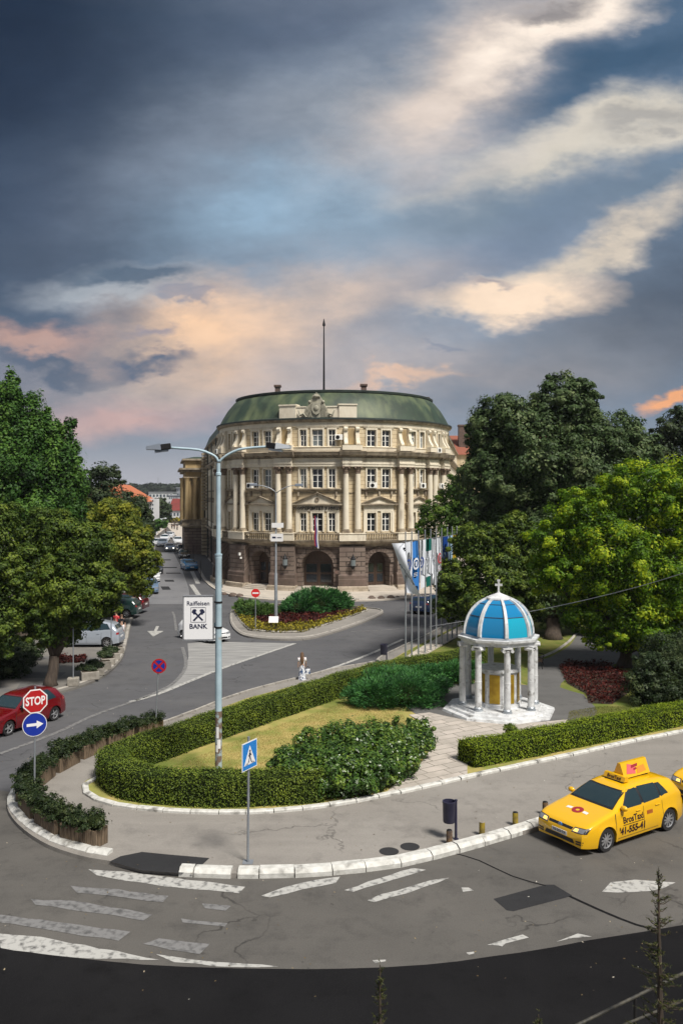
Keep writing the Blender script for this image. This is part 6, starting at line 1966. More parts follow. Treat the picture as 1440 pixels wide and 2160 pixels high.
for i, (px, py) in enumerate(FP):
    b = G(px, py, .2)
    e = empty('flagpole', tuple(b), 0, 'grey flagpole, %s of the row counted from the road side' % ordn[i], 'flagpole', 'flagpoles in a row')
    c = MB(); c.lathe([(.055, .2), (.05, 4), (.035, 7.95), (.045, 7.96), (.03, 8.02)], 10, b.x, b.y); c.build('pole', M['galv'], e, smooth=30)
    c = MB(); q = b + rowd * 1.0; c.tube([(b.x, b.y, 7.42), (q.x, q.y, 7.42)], .018, 6); c.build('arm', M['galv'], e)
    col_, emb, lab = ban[i]
    f = empty('banner', (b.x, b.y, 7.4), 0, lab, 'banner', 'banners on the flagpoles')
    n, wd = 24, 5
    rr = random.Random(i)
    ph = rr.uniform(0, 6)

    def cloth(u, v):
        """u 0..1 from the pole outwards, v 0..1 downwards"""
        if i == 0:
            x = -.05 + u * (-.80 + 1.0 * v ** .9 * 1.0) + (.95 * v * v * (1 - u)); y = -.12 - .22 * math.sin(v * 3.4 + u * 2.2)
            return Vector((b.x + x, b.y + y, 7.35 - 3.15 * v + .15 * u * v))
        w_ = 1.10 * (1 - .05 * math.sin(v * 3.0))
        q = b + rowd * (.04 + u * w_)
        ofs = (.03 + .05 * v) * math.sin(u * 5 + v * 2 + ph) + .03 * math.sin(v * 5 + ph)
        return Vector((q.x + ofs * .9, q.y - ofs * .45, 7.40 - 3.05 * v + .02 * math.sin(u * 6 + ph)))
    grp = {}
    for jv in range(n):
        for ju in range(wd):
            v = (jv + .5) / n
            key = ('green' if (v < .27 or v > .78) else 'white') if col_ == 'gwg' else col_
            grp.setdefault(key, []).append((ju, jv))
    for key, cells in grp.items():
        c = MB()
        for ju, jv in cells:
            c.add([cloth(ju / wd, jv / n), cloth((ju + 1) / wd, jv / n), cloth((ju + 1) / wd, (jv + 1) / n), cloth(ju / wd, (jv + 1) / n)], [(0, 1, 2, 3)])
        bm_ = c.build('cloth', fc[key], f, smooth=True)
        me = bm_.data; bmx = bmesh.new(); bmx.from_mesh(me); bmesh.ops.remove_doubles(bmx, verts=bmx.verts, dist=.001); bmx.to_mesh(me); bmx.free()
    if emb:
        c = MB(); N_ = 16
        cu_, cv_ = .5, .46
        for side in (-1, 1):
            nrm_ = Vector((rowd.y, -rowd.x, 0)) * .012 * side
            ring1 = [cloth(cu_ + .36 * math.cos(a), cv_ + .12 * math.sin(a)) + nrm_ for a in [2 * math.pi * q / N_ for q in range(N_)]]
            ring2 = [cloth(cu_ + .24 * math.cos(a), cv_ + .08 * math.sin(a)) + nrm_ for a in [2 * math.pi * q / N_ for q in range(N_)]]
            c.add(ring1 + ring2, [(q, (q + 1) % N_, N_ + (q + 1) % N_, N_ + q) for q in range(N_)])
            c.add([cloth(cu_ - .1, cv_ - .04) + nrm_, cloth(cu_ + .1, cv_ - .04) + nrm_, cloth(cu_ + .06, cv_ + .05) + nrm_, cloth(cu_ - .06, cv_ + .05) + nrm_], [(0, 1, 2, 3)])
            for q in range(3):
                c.add([cloth(.3, .64 + q * .03) + nrm_, cloth(.7, .64 + q * .03) + nrm_, cloth(.7, .65 + q * .03) + nrm_, cloth(.3, .65 + q * .03) + nrm_], [(0, 1, 2, 3)])
        c.build('emblem', fc[emb], f)

# ---- bench, information board, cable, kerb boulders
b = G(1134, 1406, .17)
e = empty('park_bench', tuple(b), 0, 'dark iron park bench behind the right columns of the shrine', 'bench')
m_ = fz(tuple(b), 75)
c = MB(m_); [c.box(-.8, .8, -.25 + q * .12, -.16 + q * .12, .42, .46) for q in range(4)]; c.build('seat', M['wood'], e)
c = MB(m_); [c.box(-.8, .8, .26 + q * .03, .29 + q * .03, .55 + q * .13, .65 + q * .13) for q in range(3)]; c.build('backrest', M['wood'], e)
for s_ in (-.72, .72):
    c = MB(m_); c.tube(catmull([(s_, -.28, 0), (s_, -.22, .25), (s_, -.27, .42), (s_, -.3, .6), (s_, -.1, .66), (s_, .2, .64)], .05), .025, 6); c.tube(catmull([(s_, .34, 0), (s_, .2, .3), (s_, .24, .5), (s_, .36, .95)], .08), .025, 6); c.build('leg', M['blackm'], e, smooth=True)
b = G(577, 1328, .15)
e = empty('information_board', tuple(b), 0, 'small pale slanted information board in the traffic island flowerbed', 'board')
m_ = fz(tuple(b), -4)
c = MB(m_ @ Matrix.Translation((0, 0, .75)) @ Matrix.Rotation(R(-30), 4, 'X')); c.box(-.36, .36, -.02, .02, -.25, .25); c.build('panel', M['signwhite'], e)
for s_ in (-.2, .2):
    c = MB(m_); c.tube([(s_, .03, 0), (s_, .03, .7)], .025, 6); c.build('leg', M['blackm'], e)
c = MB()
cab = [P(905, 1322, 43), P(1000, 1307, 42.5), P(1128, 1288, 42), P(1290, 1252, 39), P(1440, 1209, 36), P(1600, 1150, 34)]
c.tube(catmull(cab, 1.2), .016, 5); tag(c.build('overhead_cable', M['greym']), 'thin pale cable slung past the blue dome towards the right edge', 'cable')
rr = random.Random(5)
bl_lab = []
for i, (px, py, r_) in enumerate([(783, 1264, .42), (803, 1264, .42), (823, 1263, .42), (838, 1261, .25), (474, 1254, .3), (492, 1257, .42), (507, 1259, .4), (731, 1266, .2), (754, 1266, .2), (859, 1259, .2), (875, 1258, .2), (892, 1257, .2)]):
    b = G(px, py, .0); b.y -= .35
    o = MB(); o.ball((0, 0, 0), (r_, r_ * .8, r_ * .75), 10, 7); o.v = [v * rr.uniform(.88, 1.1) for v in o.v]
    o = o.build('kerb_boulder', M['brown2'], None, smooth=True); o.location = (b.x, b.y, r_ * .2)
    big = ['leftmost of the three large dark boulders right of the entrance', 'middle one of the three large dark boulders right of the entrance', 'rightmost of the three large dark boulders right of the entrance', 'small dark boulder right beside the three large ones', 'small dark boulder at the left bend of the palace kerb', 'large dark boulder left of the arches, by the palace kerb', 'large dark boulder nearest to the left arch on the kerb', 'small dark stone right behind the traffic island juniper', 'small dark stone between the juniper and the three large boulders', 'small dark stone beside the first flag banners', 'small dark stone behind the blue banner', 'small dark stone behind the green banner'][i]
    tag(o, big, 'boulder', 'dark boulders along the palace kerb')


# ---- people
def person(name, label, loc, rz, h=1.65, top=None, bottom=None, skirt=False, hair=None, hairlong=False, walk=.25, cat='person', group=None, bag=False):
    e = empty(name, tuple(loc), rz, label, cat, group, scale=h / 1.70)
    # joints: x right, y forward, z up
    w = walk
    J = {'pel': (0, 0, .95), 'chest': (0, .01, 1.22), 'neckb': (0, 0, 1.40), 'neck': (0, .01, 1.48), 'head': (0, .02, 1.58), 'crown': (0, .015, 1.66),
         'shL': (-.17, 0, 1.38), 'elL': (-.22, -.02 - w * .1, 1.12), 'wrL': (-.23, .06 - w * .2, .90), 'hdL': (-.23, .08 - w * .2, .82),
         'shR': (.17, 0, 1.38), 'elR': (.23, -.02 + w * .1, 1.12), 'wrR': (.25, .10 + w * .1, .90), 'hdR': (.25, .12 + w * .1, .82),
         'hipL': (-.09, 0, .90), 'knL': (-.10, w * .45, .50), 'anL': (-.10, w * .35, .09), 'toeL': (-.10, w * .35 + .14, .03),
         'hipR': (.09, 0, .90), 'knR': (.10, w * .05, .48), 'anR': (.10, -w * .75, .13), 'toeR': (.10, -w * .70 + .12, .03)}
    rad = {'pel': .115, 'chest': .12, 'neckb': .075, 'neck': .05, 'head': .085, 'crown': .065, 'shL': .055, 'elL': .038, 'wrL': .027, 'hdL': .032, 'hipL': .085, 'knL': .055, 'anL': .037, 'toeL': .03}
    E = [('pel', 'chest'), ('chest', 'neckb'), ('neckb', 'neck'), ('neck', 'head'), ('head', 'crown'), ('neckb', 'shL'), ('shL', 'elL'), ('elL', 'wrL'), ('wrL', 'hdL'), ('neckb', 'shR'), ('shR', 'elR'), ('elR', 'wrR'), ('wrR', 'hdR'),
         ('pel', 'hipL'), ('hipL', 'knL'), ('knL', 'anL'), ('anL', 'toeL'), ('pel', 'hipR'), ('hipR', 'knR'), ('knR', 'anR'), ('anR', 'toeR')]
    names = list(J)
    me = bpy.data.meshes.new('body'); me.from_pydata([J[q] for q in names], [(names.index(a), names.index(b)) for a, b in E], [])
    o = link_mesh('body', me, M['skin'], e, False)
    sk = o.modifiers.new('Skin', 'SKIN')
    if not me.skin_vertices: pass
    for q, nm in enumerate(names):
        r_ = rad.get(nm, rad.get(nm[:-1] + 'L', .05)); sv = me.skin_vertices[0].data[q]; sv.radius = (r_, r_); sv.use_root = (nm == 'pel')
    o.modifiers.new('Sub', 'SUBSURF').levels = 1
    dg = bpy.context.evaluated_depsgraph_get(); m2 = bpy.data.meshes.new_from_object(o.evaluated_get(dg))
    o.modifiers.clear(); o.data = m2; m2.materials.clear(); m2.materials.append(M['skin'])
    m2.polygons.foreach_set('use_smooth', [True] * len(m2.polygons))
    V = lambda nm: Vector(J[nm])
    c = MB()        # shirt
    prof = [(.145, .10, .90), (.135, .095, 1.05), (.16, .11, 1.22), (.185, .11, 1.36), (.15, .085, 1.43), (.06, .06, 1.46)]
    vs = []
    for a, b2, z in prof:
        for i in range(16): vs.append((a * math.cos(i * math.pi / 8), b2 * math.sin(i * math.pi / 8), z))
    c.add(vs, [(k * 16 + i, k * 16 + (i + 1) % 16, (k + 1) * 16 + (i + 1) % 16, (k + 1) * 16 + i) for k in range(5) for i in range(16)])
    for s_ in 'LR': c.tube([V('sh' + s_) + Vector((0, 0, .02)), V('sh' + s_).lerp(V('el' + s_), .75)], [.075, .062], 10)
    c.build('shirt', top or M['tee'], e, world=False, smooth=True)
    c = MB()
    if skirt:
        vs = []
        for k in range(9):
            t = k / 8; z = 1.0 - t * .90
            for i in range(24):
                a = i * math.pi / 12; fl = 1 + .10 * t * math.sin(a * 6) 
                vs.append(((.13 + .10 * t) * fl * math.cos(a), (.10 + .11 * t) * fl * math.sin(a) - .02 * t, z))
        c.add(vs, [(k * 24 + i, k * 24 + (i + 1) % 24, (k + 1) * 24 + (i + 1) % 24, (k + 1) * 24 + i) for k in range(8) for i in range(24)])
        c.build('skirt', bottom or M['floral'], e, world=False, smooth=True)
    else:
        for s_ in 'LR': c.tube([V('pel') + Vector((-.07 if s_ == 'L' else .07, 0, .04)), V('hip' + s_), V('kn' + s_), V('an' + s_)], [.115, .105, .072, .06], 12)
        c.build('trousers', bottom or M['darkcloth'], e, world=False, smooth=True)
    c = MB()
    for s_ in 'LR':
        a = V('an' + s_); c.ball((a.x, a.y + .07, a.z - .04), (.045, .12, .045), 8, 5)
    c.build('shoes', M['darkcloth'], e, world=False, smooth=True)
    c = MB(); c.ball((0, -.005, 1.625), (.092, .105, .098), 14, 8)
    if hairlong:
        vs = []
        for k, (z, w_, y_) in enumerate([(1.68, .06, -.02), (1.62, .10, -.06), (1.5, .105, -.09), (1.38, .11, -.125), (1.22, .10, -.14), (1.10, .06, -.13), (1.05, .02, -.12)]):
            for i in range(8): vs.append((w_ * math.cos(i * math.pi / 4), y_ + .045 * math.sin(i * math.pi / 4), z))
        c.add(vs, [(k * 8 + i, k * 8 + (i + 1) % 8, (k + 1) * 8 + (i + 1) % 8, (k + 1) * 8 + i) for k in range(6) for i in range(8)])
    c.build('hair', hair or M['hair'], e, world=False, smooth=True)
    # face: nose, eyes, mouth
    c = MB(); c.ball((0, .115, 1.585), (.013, .02, .022), 6, 4)
    for s_ in (-1, 1): c.ball((s_ * .033, .098, 1.60), (.012, .008, .008), 6, 4)
    c.ball((0, .103, 1.545), (.026, .008, .008), 6, 4); c.build('face', M['redcloth'] if False else M['skin'], e, world=False, smooth=True)
    return e


wb = G(637, 1438, 0)
person('person', 'woman seen from behind in a white top and long blue-flowered skirt, long brown hair', wb, R(8), 1.60, skirt=True, hairlong=True, walk=.22)
hb_ = wb + Vector((.27, .10, 0))
bag = empty('shoulder_bag', tuple(hb_), 0, 'white and dark patterned bag hanging from the right hand of the woman', 'bag')
c = MB(fz((hb_.x, hb_.y, .38), 20)); c.box(-.10, .18, -.05, .05, 0, .30, .03); c.build('bag_body', M['floral'], bag)
c = MB(fz((hb_.x, hb_.y, .38), 20)); c.tube(catmull([(-.06, 0, .28), (0, 0, .42), (.08, 0, .42), (.14, 0, .28)], .05), .012, 6); c.build('handle', M['darkcloth'], bag)
pb_ = G(257, 1349, .12)
person('person', 'person in a dark top and white trousers walking beside the parked silver car', pb_, R(190), 1.75, top=M['darkcloth'], bottom=M['tee'])
person('person', 'person in a coral red shirt standing behind the silver car', G(246, 1342, .12), R(150), 1.75, top=M['redcloth'], bottom=M['darkcloth'], walk=.1)
p0_ = person('person', 'leftmost of the tiny dark pedestrians far down the side street', G(363, 1116, 0), R(10), 1.8, top=M['darkcloth'])
for i, (px, py, lab) in enumerate([(368, 1117, 'second from left of the tiny dark pedestrians far down the side street'), (374, 1119, 'rightmost of the tiny dark pedestrians far down the side street'), (350, 1127, 'tiny dark pedestrian among the queued cars down the side street')]):
    copy_tree(p0_, G(px, py, 0), R(60 * i), lab)

# ================================================================ cars
def carpaint(name, c, rough=.22, metal=0.0):
    return plain(name, c, rough, metal, .5, coat=.8)


CP = {'yellow': carpaint('taxi yellow paint', (0.76, 0.43, 0.003)), 'red': carpaint('dark red car paint', (0.13, 0.002, 0.006)), 'silver': carpaint('silver car paint', (0.42, 0.47, 0.54), metal=.3),
      'white': carpaint('white car paint', (0.70, 0.72, 0.74)), 'black': carpaint('dark car paint', (0.015, 0.018, 0.022)), 'blue': carpaint('bright blue car paint', (0.01, 0.16, 0.36)),
      'steel': carpaint('blue grey car paint', (0.13, 0.20, 0.30)), 'green': carpaint('dark green car paint', (0.015, 0.045, 0.04)), 'maroon': carpaint('maroon car paint', (0.06, 0.004, 0.009)), 'navy': carpaint('navy car paint', (0.01, 0.03, 0.09))}
M['autoglass'] = plain('dark car glass', (0.012, 0.030, 0.038), .04, spec=.7)
M['blackplastic'] = plain('black plastic', (0.012, 0.012, 0.014), .45)
M['tyre'] = plain('tyre rubber', (0.014, 0.014, 0.015), .85)
M['alloy'] = plain('alloy wheel', (0.50, 0.51, 0.53), .3, .7)
M['headlamp'] = plain('headlamp', (0.22, 0.23, 0.25), .08, .2, .9, 1.0)
M['lit'] = plain('lit indicator', (0.9, 0.55, 0.12), .2, emit=((1.0, 0.50, 0.10), 1.5))
M['litw'] = plain('lit headlamp', (0.9, 0.9, 0.8), .2, emit=((1.0, 0.93, 0.75), 5.0))
M['taillamp'] = plain('tail lamp', (0.30, 0.01, 0.01), .15, 0, .8, 1.0)
M['plate'] = plain('number plate', (0.72, 0.72, 0.72), .4)
M['ink'] = plain('dark brown lettering', (0.035, 0.012, 0.012), .5)
M['inkred'] = plain('dark red print', (0.30, 0.02, 0.03), .5)

PROF = {
    'hatch': dict(L=4.25, W=.895, wx=(.86, 3.49), wr=.318, ar=.365,
                  top=[(0, .60), (.05, .66), (.15, .745), (.4, .83), (.8, .91), (1.12, .965), (1.25, 1.01), (1.6, 1.21), (1.95, 1.375), (2.2, 1.43), (2.6, 1.455), (3.1, 1.45), (3.6, 1.42), (3.88, 1.365), (4.02, 1.20), (4.14, 1.02), (4.20, .93), (4.25, .62)],
                  belt=[(0, .56), (.1, .69), (.35, .77), (.8, .865), (1.2, .93), (2.2, .955), (3.2, .99), (3.8, 1.02), (4.1, .97), (4.2, .88), (4.25, .58)], ws=(1.27, 1.90), rw=(3.92, 4.13), wins=[[(1.52, .985), (2.33, .985), (2.33, 1.375), (2.02, 1.345)], [(2.42, .99), (3.12, 1.02), (3.12, 1.37), (2.42, 1.385)], [(3.19, 1.03), (3.48, 1.085), (3.30, 1.33), (3.19, 1.355)]]),
    'mpv': dict(L=4.28, W=.875, wx=(.84, 3.54), wr=.315, ar=.37,
                top=[(0, .62), (.06, .70), (.2, .82), (.5, .93), (.8, 1.02), (1.0, 1.10), (1.4, 1.33), (1.8, 1.52), (2.2, 1.61), (2.7, 1.635), (3.2, 1.60), (3.7, 1.50), (3.9, 1.42), (4.05, 1.2), (4.2, .98), (4.28, .6)],
                belt=[(0, .58), (.15, .74), (.5, .88), (.9, .97), (2.2, 1.02), (3.3, 1.06), (3.9, 1.08), (4.15, .98), (4.28, .56)], ws=(1.04, 1.74), rw=(3.93, 4.12), wins=[[(1.35, 1.05), (2.2, 1.05), (2.2, 1.52), (1.78, 1.46)], [(2.28, 1.05), (3.0, 1.07), (3.0, 1.54), (2.28, 1.53)], [(3.06, 1.08), (3.72, 1.14), (3.48, 1.43), (3.06, 1.53)]]),
    'old': dict(L=4.02, W=.85, wx=(.82, 3.29), wr=.295, ar=.345,
                top=[(0, .56), (.04, .66), (.1, .73), (.4, .80), (.9, .87), (1.15, .91), (1.25, .95), (1.6, 1.16), (1.85, 1.33), (2.1, 1.385), (2.6, 1.40), (3.2, 1.385), (3.5, 1.35), (3.62, 1.30), (3.8, 1.08), (3.93, .93), (3.98, .88), (4.02, .55)],
                belt=[(0, .52), (.1, .69), (.5, .76), (1.1, .86), (2.2, .90), (3.2, .925), (3.7, .94), (3.95, .87), (4.02, .50)], ws=(1.27, 1.80), rw=(3.66, 3.91), wins=[[(1.48, .93), (2.42, .93), (2.42, 1.32), (1.92, 1.30)], [(2.52, .93), (3.38, .97), (3.14, 1.31), (2.52, 1.32)]]),
}


def make_car(kind, paint, label, loc=(0, 0, 0), rz=0, scale=1.0, front='modern', lit=True, rims=10, cat='car', group=None):
    q = PROF[kind]
    L, W = q['L'], q['W']
    root = empty('parked_car' if cat == 'car' else cat.replace(' ', '_'), (0, 0, 0), 0, label, cat, group)
    tx, tz = zip(*q['top']); bx_, bz = zip(*q['belt'])
    xs = set(np.round(np.concatenate([np.linspace(0, .3, 9), np.linspace(.3, L - .3, 50), np.linspace(L - .3, L, 9)]), 4))
    for wx in q['wx']: xs |= set(np.round(wx + q['ar'] * np.cos(np.linspace(0, math.pi, 13)), 4))
    xs = sorted(xs)

    def width(x):
        w = W
        if x < .6: w *= 1 - .15 * (1 - x / .6) ** 2.8
        if x > L - .6: w *= 1 - .13 * (1 - (L - x) / .6) ** 2.4
        return w

    def zbot(x):
        z = .19 + .05 * max(0, 1 - x / .4) + .09 * max(0, 1 - (L - x) / .5)
        for wx in q['wx']:
            d = abs(x - wx)
            if d < q['ar']: z = max(z, q['wr'] + math.sqrt(max(0, q['ar'] ** 2 - d * d)))
        return z
    rows = []
    for x in xs:
        w = width(x); zb, zl, zt = zbot(x), float(np.interp(x, bx_, bz)), float(np.interp(x, tx, tz))
        zt = max(zt, zl + .015); zb = min(zb, zl - .03)
        sec = [(0, zb + .02), (w * .86, zb)]
        for k in range(8):
            t = k / 7; z = zb + (zl - zb) * t
            f = float(np.interp(z, [.15, .3, .5, .66, .72, .9, 1.1], [.945, .985, 1.0, .99, .975, .955, .93]))
            arch = 0
            for wx in q['wx']:
                if abs(x - wx) < q['ar'] + .12: arch = max(arch, .018 * (1 - max(0, (abs(x - wx) - q['ar'] + .0)) / .12) if abs(x - wx) > q['ar'] else .018)
            sec.append((w * f + arch * (1 - t), z))
        h = zt - zl; wl_ = sec[-1][0]; ye = max(wl_ - .50 * h - .04, .12)
        for t in (.25, .5, .75): sec.append((wl_ + (ye - wl_) * t + .03 * math.sin(math.pi * t) * min(1, h * 3), zl + .90 * h * t ** .95))
        sec += [(ye, zl + .90 * h), (ye * .88, zl + .955 * h), (ye * .6, zl + .985 * h), (ye * .3, zl + h * .998), (0, zt)]
        rows.append((x, sec))
    m_ = len(rows[0][1]); vs = []
    for x, sec in rows:
        for y, z in sec: vs.append((L / 2 - x, y, z))
        for y, z in sec[1:-1]: vs.append((L / 2 - x, -y, z))
    S_ = 2 * m_ - 2
    idx = lambda k, j, s_: k * S_ + (j if s_ > 0 or j in (0, m_ - 1) else m_ + j - 1)
    fs = []
    for k in range(len(rows) - 1):
        for j in range(m_ - 1):
            for s_ in (1, -1):
                f = (idx(k, j, s_), idx(k, j + 1, s_), idx(k + 1, j + 1, s_), idx(k + 1, j, s_))
                fs.append(f if s_ > 0 else f[::-1])
    for k in (0, len(rows) - 1):
        loop = [idx(k, j, 1) for j in range(m_)] + [idx(k, j, -1) for j in range(m_ - 2, 0, -1)]
        fs.append(tuple(loop) if k else tuple(loop[::-1]))
    mb = MB(); mb.add(vs, fs)
    body = mb.build('body', CP[paint] if isinstance(paint, str) else paint, root, world=False, smooth=55)
    bm = bmesh.new(); bm.from_mesh(body.data); bmesh.ops.triangulate(bm, faces=bm.faces); bvh = BVHTree.FromBMesh(bm); bm.free()

    def hit(a, b, axis):
        if axis in ('L', 'R'):
            s_ = 1 if axis == 'L' else -1; o, d = Vector((L / 2 - a, 3 * s_, b)), Vector((0, -s_, 0))
        else:
            s_ = 1 if axis == 'F' else -1; o, d = Vector((5 * s_, a, b)), Vector((-s_, 0, 0))
            if axis == 'T': o, d = Vector((a, b, 4)), Vector((0, 0, -1))
        r = bvh.ray_cast(o, d)
        if r[0] is None: return None
        n = r[1]
        if n.dot(d) > 0: n = -n
        return r[0], n

    def patch(name, c4, axis, mat, parent=None, n=8, m=6, off_=.006, thick=0.0):
        grid = []
        for i in range(n + 1):
            for j in range(m + 1):
                u, v = i / n, j / m
                p = [(1 - u) * (1 - v) * c4[0][k] + u * (1 - v) * c4[1][k] + u * v * c4[2][k] + (1 - u) * v * c4[3][k] for k in (0, 1)]
                r = hit(p[0], p[1], axis)
                grid.append(None if r is None else r[0] + r[1] * off_)
        mb = MB(); mp_ = {}
        for k, g in enumerate(grid):
            if g is not None: mp_[k] = len(mp_)
        fs = []
        for i in range(n):
            for j in range(m):
                f = (i * (m + 1) + j, (i + 1) * (m + 1) + j, (i + 1) * (m + 1) + j + 1, i * (m + 1) + j + 1)
                if all(k in mp_ for k in f): fs.append(tuple(mp_[k] for k in f))
        mb.add([grid[k] for k in mp_], fs)
        return mb.build(name, mat, parent or root, world=False, smooth=True)
    # glass
    x0, x1 = q['ws']; z0, z1 = np.interp(x0, tx, tz), np.interp(x1, tx, tz)
    patch('windshield', [(-.70, z0 + .01), (.70, z0 + .01), (.56, z1 - .035), (-.56, z1 - .035)], 'F', M['autoglass'], n=16, m=10)
    patch('windshield_edge', [(-.735, z0 - .02), (.735, z0 - .02), (.59, z1 - .01), (-.59, z1 - .01)], 'F', M['blackplastic'], n=16, m=10, off_=.003)
    x0, x1 = q['rw']; z1, z0 = np.interp(x0, tx, tz), np.interp(x1, tx, tz)
    patch('rear_window', [(-.60, z0 + .02), (.60, z0 + .02), (.50, z1 - .03), (-.50, z1 - .03)], 'B', M['autoglass'], n=12)
    for sd in 'LR':
        for wq in q['wins']: patch('side_window', wq, sd, M['autoglass'], n=10)
        a = q['wins'][0]; z = q['wins'][-1]
        patch('window_trim', [(a[0][0] - .05, a[0][1] - .018), (z[1][0] + .04, z[1][1] - .018), (z[2][0] + .02, z[2][1] + .02), (a[3][0] - .03, a[3][1] + .02)], sd, M['blackplastic'], n=24, m=8, off_=.002)
        for xd in ((a[0][0] - .32, a[1][0] + .045) + ((3.18,) if len(q['wins']) > 2 else ())):      # door gaps
            zt2 = .93; patch('door_gap', [(xd, .27), (xd + .012, .27), (xd + .012 + (.02 if xd < 2 else 0), zt2), (xd, zt2)], sd, M['blackplastic'], n=1, m=12, off_=.003)
        patch('door_gap', [(a[0][0] - .32, .262), (3.0, .262), (3.0, .274), (a[0][0] - .32, .274)], sd, M['blackplastic'], n=20, m=1, off_=.003)
        s_ = 1 if sd == 'L' else -1
        for xd in (2.15, 2.98):
            if kind == 'old' and xd > 2.5: continue
            r = hit(xd, .86, sd)
            if r: c = MB(); c.box(r[0].x - .09, r[0].x + .09, r[0].y, r[0].y + s_ * .03, r[0].z - .012, r[0].z + .014, .008); c.build('door_handle', CP[paint] if front == 'modern' else M['blackplastic'], root, world=False)
        r = hit(a[0][0] - .0, a[0][1] + .04, sd)
        c = MB(); c.ball((r[0].x + .02, r[0].y + s_ * .11, r[0].z + .02), (.075, .11, .075), 10, 7); c.build('mirror', CP[paint] if front == 'modern' else M['blackplastic'], root, world=False, smooth=True)
    # front and rear
    zf = {'hatch': .68, 'mpv': .74, 'old': .62}[kind]
    for s_ in (-1, 1):
        o = patch('headlight', [(s_ * .42, zf - .075), (s_ * .80, zf - .055), (s_ * .83, zf + .045), (s_ * .47, zf + .012)], 'F', M['headlamp'], n=10, m=6, off_=.008)
        patch('headlight_surround', [(s_ * .405, zf - .09), (s_ * .825, zf - .07), (s_ * .85, zf + .062), (s_ * .45, zf + .024)], 'F', M['blackplastic'], o, n=10, m=6, off_=.004)
        if lit: patch('lit_lamp', [(s_ * .46, zf - .06), (s_ * .60, zf - .055), (s_ * .60, zf + .008), (s_ * .49, zf + .002)], 'F', M['lit'] if lit == 'amber' else M['litw'], o, n=5, m=3, off_=.012)
        patch('tail_light', [(s_ * .52, .80), (s_ * .80, .80), (s_ * .78, .93), (s_ * .56, .92)], 'B', M['taillamp'], n=8, m=5, off_=.008)
    patch('grille', [(-.40, zf - .05), (.40, zf - .05), (.42, zf + .005), (-.42, zf + .005)], 'F', M['blackplastic'], n=12, m=3)
    patch('air_intake', [(-.52, .30), (.52, .30), (.46, .41), (-.46, .41)], 'F', M['blackplastic'], n=12, m=3)
    if kind == 'old': patch('bumper_trim', [(-.75, .34), (.75, .34), (.75, .48), (-.75, .48)], 'F', M['blackplastic'], n=16, m=3, off_=.004)
    for s_ in (-1, 1):
        patch('fog_vent', [(s_ * .56, .36), (s_ * .78, .38), (s_ * .78, .415), (s_ * .56, .40)], 'F', M['blackplastic'], n=6, m=2)
        patch('fog_vent', [(s_ * .56, .30), (s_ * .76, .32), (s_ * .77, .355), (s_ * .56, .34)], 'F', M['blackplastic'], n=6, m=2)
    c = MB(); c.box(L / 2 - .02, L / 2 + .012, -.26, .26, .43, .54, .004); pl = c.build('number_plate', M['plate'], root, world=False)
    c = MB(); c.box(-L / 2 - .012, -L / 2 + .03, -.26, .26, .55, .66, .004); c.build('number_plate', M['plate'], root, world=False)
    # underbody and wheels
    c = MB(); c.box(-L / 2 + .25, L / 2 - .25, -W + .28, W - .28, .20, .62); c.build('underbody', M['blackplastic'], root, world=False)
    for wx in q['wx']:
        for s_ in (-1, 1):
            m2 = Matrix.Translation((L / 2 - wx, s_ * (W - .125), q['wr'])) @ Matrix.Rotation(R(-90 * s_), 4, 'X')
            r = q['wr']
            c = MB(m2); c.lathe([(r * .62, -.10), (r * .95, -.10), (r, -.07), (r, .07), (r * .95, .10), (r * .66, .10), (r * .64, .02)], 28, cap=False); wh = c.build('wheel', M['tyre'], root, world=False, smooth=40)
            c = MB(m2); c.lathe([(r * .66, .10), (r * .64, .085), (r * .62, .05), (r * .62, .02)], 28, cap=False); c.lathe([(.06, .03), (.055, .085), (.02, .09)], 12)
            for k in range(rims):
                a = 2 * math.pi * k / rims; w2 = .16 if rims > 7 else .28
                p = [(.05 * math.cos(a - .4), .05 * math.sin(a - .4)), (r * .64 * math.cos(a - w2 * .5), r * .64 * math.sin(a - w2 * .5)), (r * .64 * math.cos(a + w2 * .5), r * .64 * math.sin(a + w2 * .5)), (.05 * math.cos(a + .4), .05 * math.sin(a + .4))]
                c.add([(x, y, z) for z in (.05, .08) for x, y in p], [(0, 1, 2, 3), (4, 7, 6, 5), (0, 4, 5, 1), (1, 5, 6, 2), (2, 6, 7, 3), (3, 7, 4, 0)])
            c.build('rim', M['alloy'], wh, world=False)
            c = MB(m2); c.lathe([(r * .62, .02), (.01, .02)], 20); c.build('brake', M['blackplastic'], wh, world=False)
    root.location = loc; root.rotation_euler = (0, 0, rz); root.scale = (scale,) * 3
    return root, hit, pl


def project_text(body, size, origin, axis, hit, mat, root, name='lettering', flip=1, ang=0.0, bold=.004, off_=.008, sx=1.0):
    """lay flat lettering onto the bodywork; origin (a, b) in the plane seen from that side"""
    o = text_mesh(name, body, size, Matrix.Identity(4), mat, root, 0.0, align='LEFT', bold=bold, world=False)
    me = o.data
    bm = bmesh.new(); bm.from_mesh(me)
    bmesh.ops.remove_doubles(bm, verts=bm.verts, dist=1e-5)
    for v in bm.verts:
        u, w = v.co.x * sx, v.co.z
        ca, sa = math.cos(R(ang)), math.sin(R(ang)); u, w = u * ca - w * sa, u * sa + w * ca
        r = hit(origin[0] + flip * u, origin[1] + w, axis)
        if r: v.co = r[0] + r[1] * off_
    for f in bm.faces: f.normal_update()
    bm.to_mesh(me); bm.free()
    return o


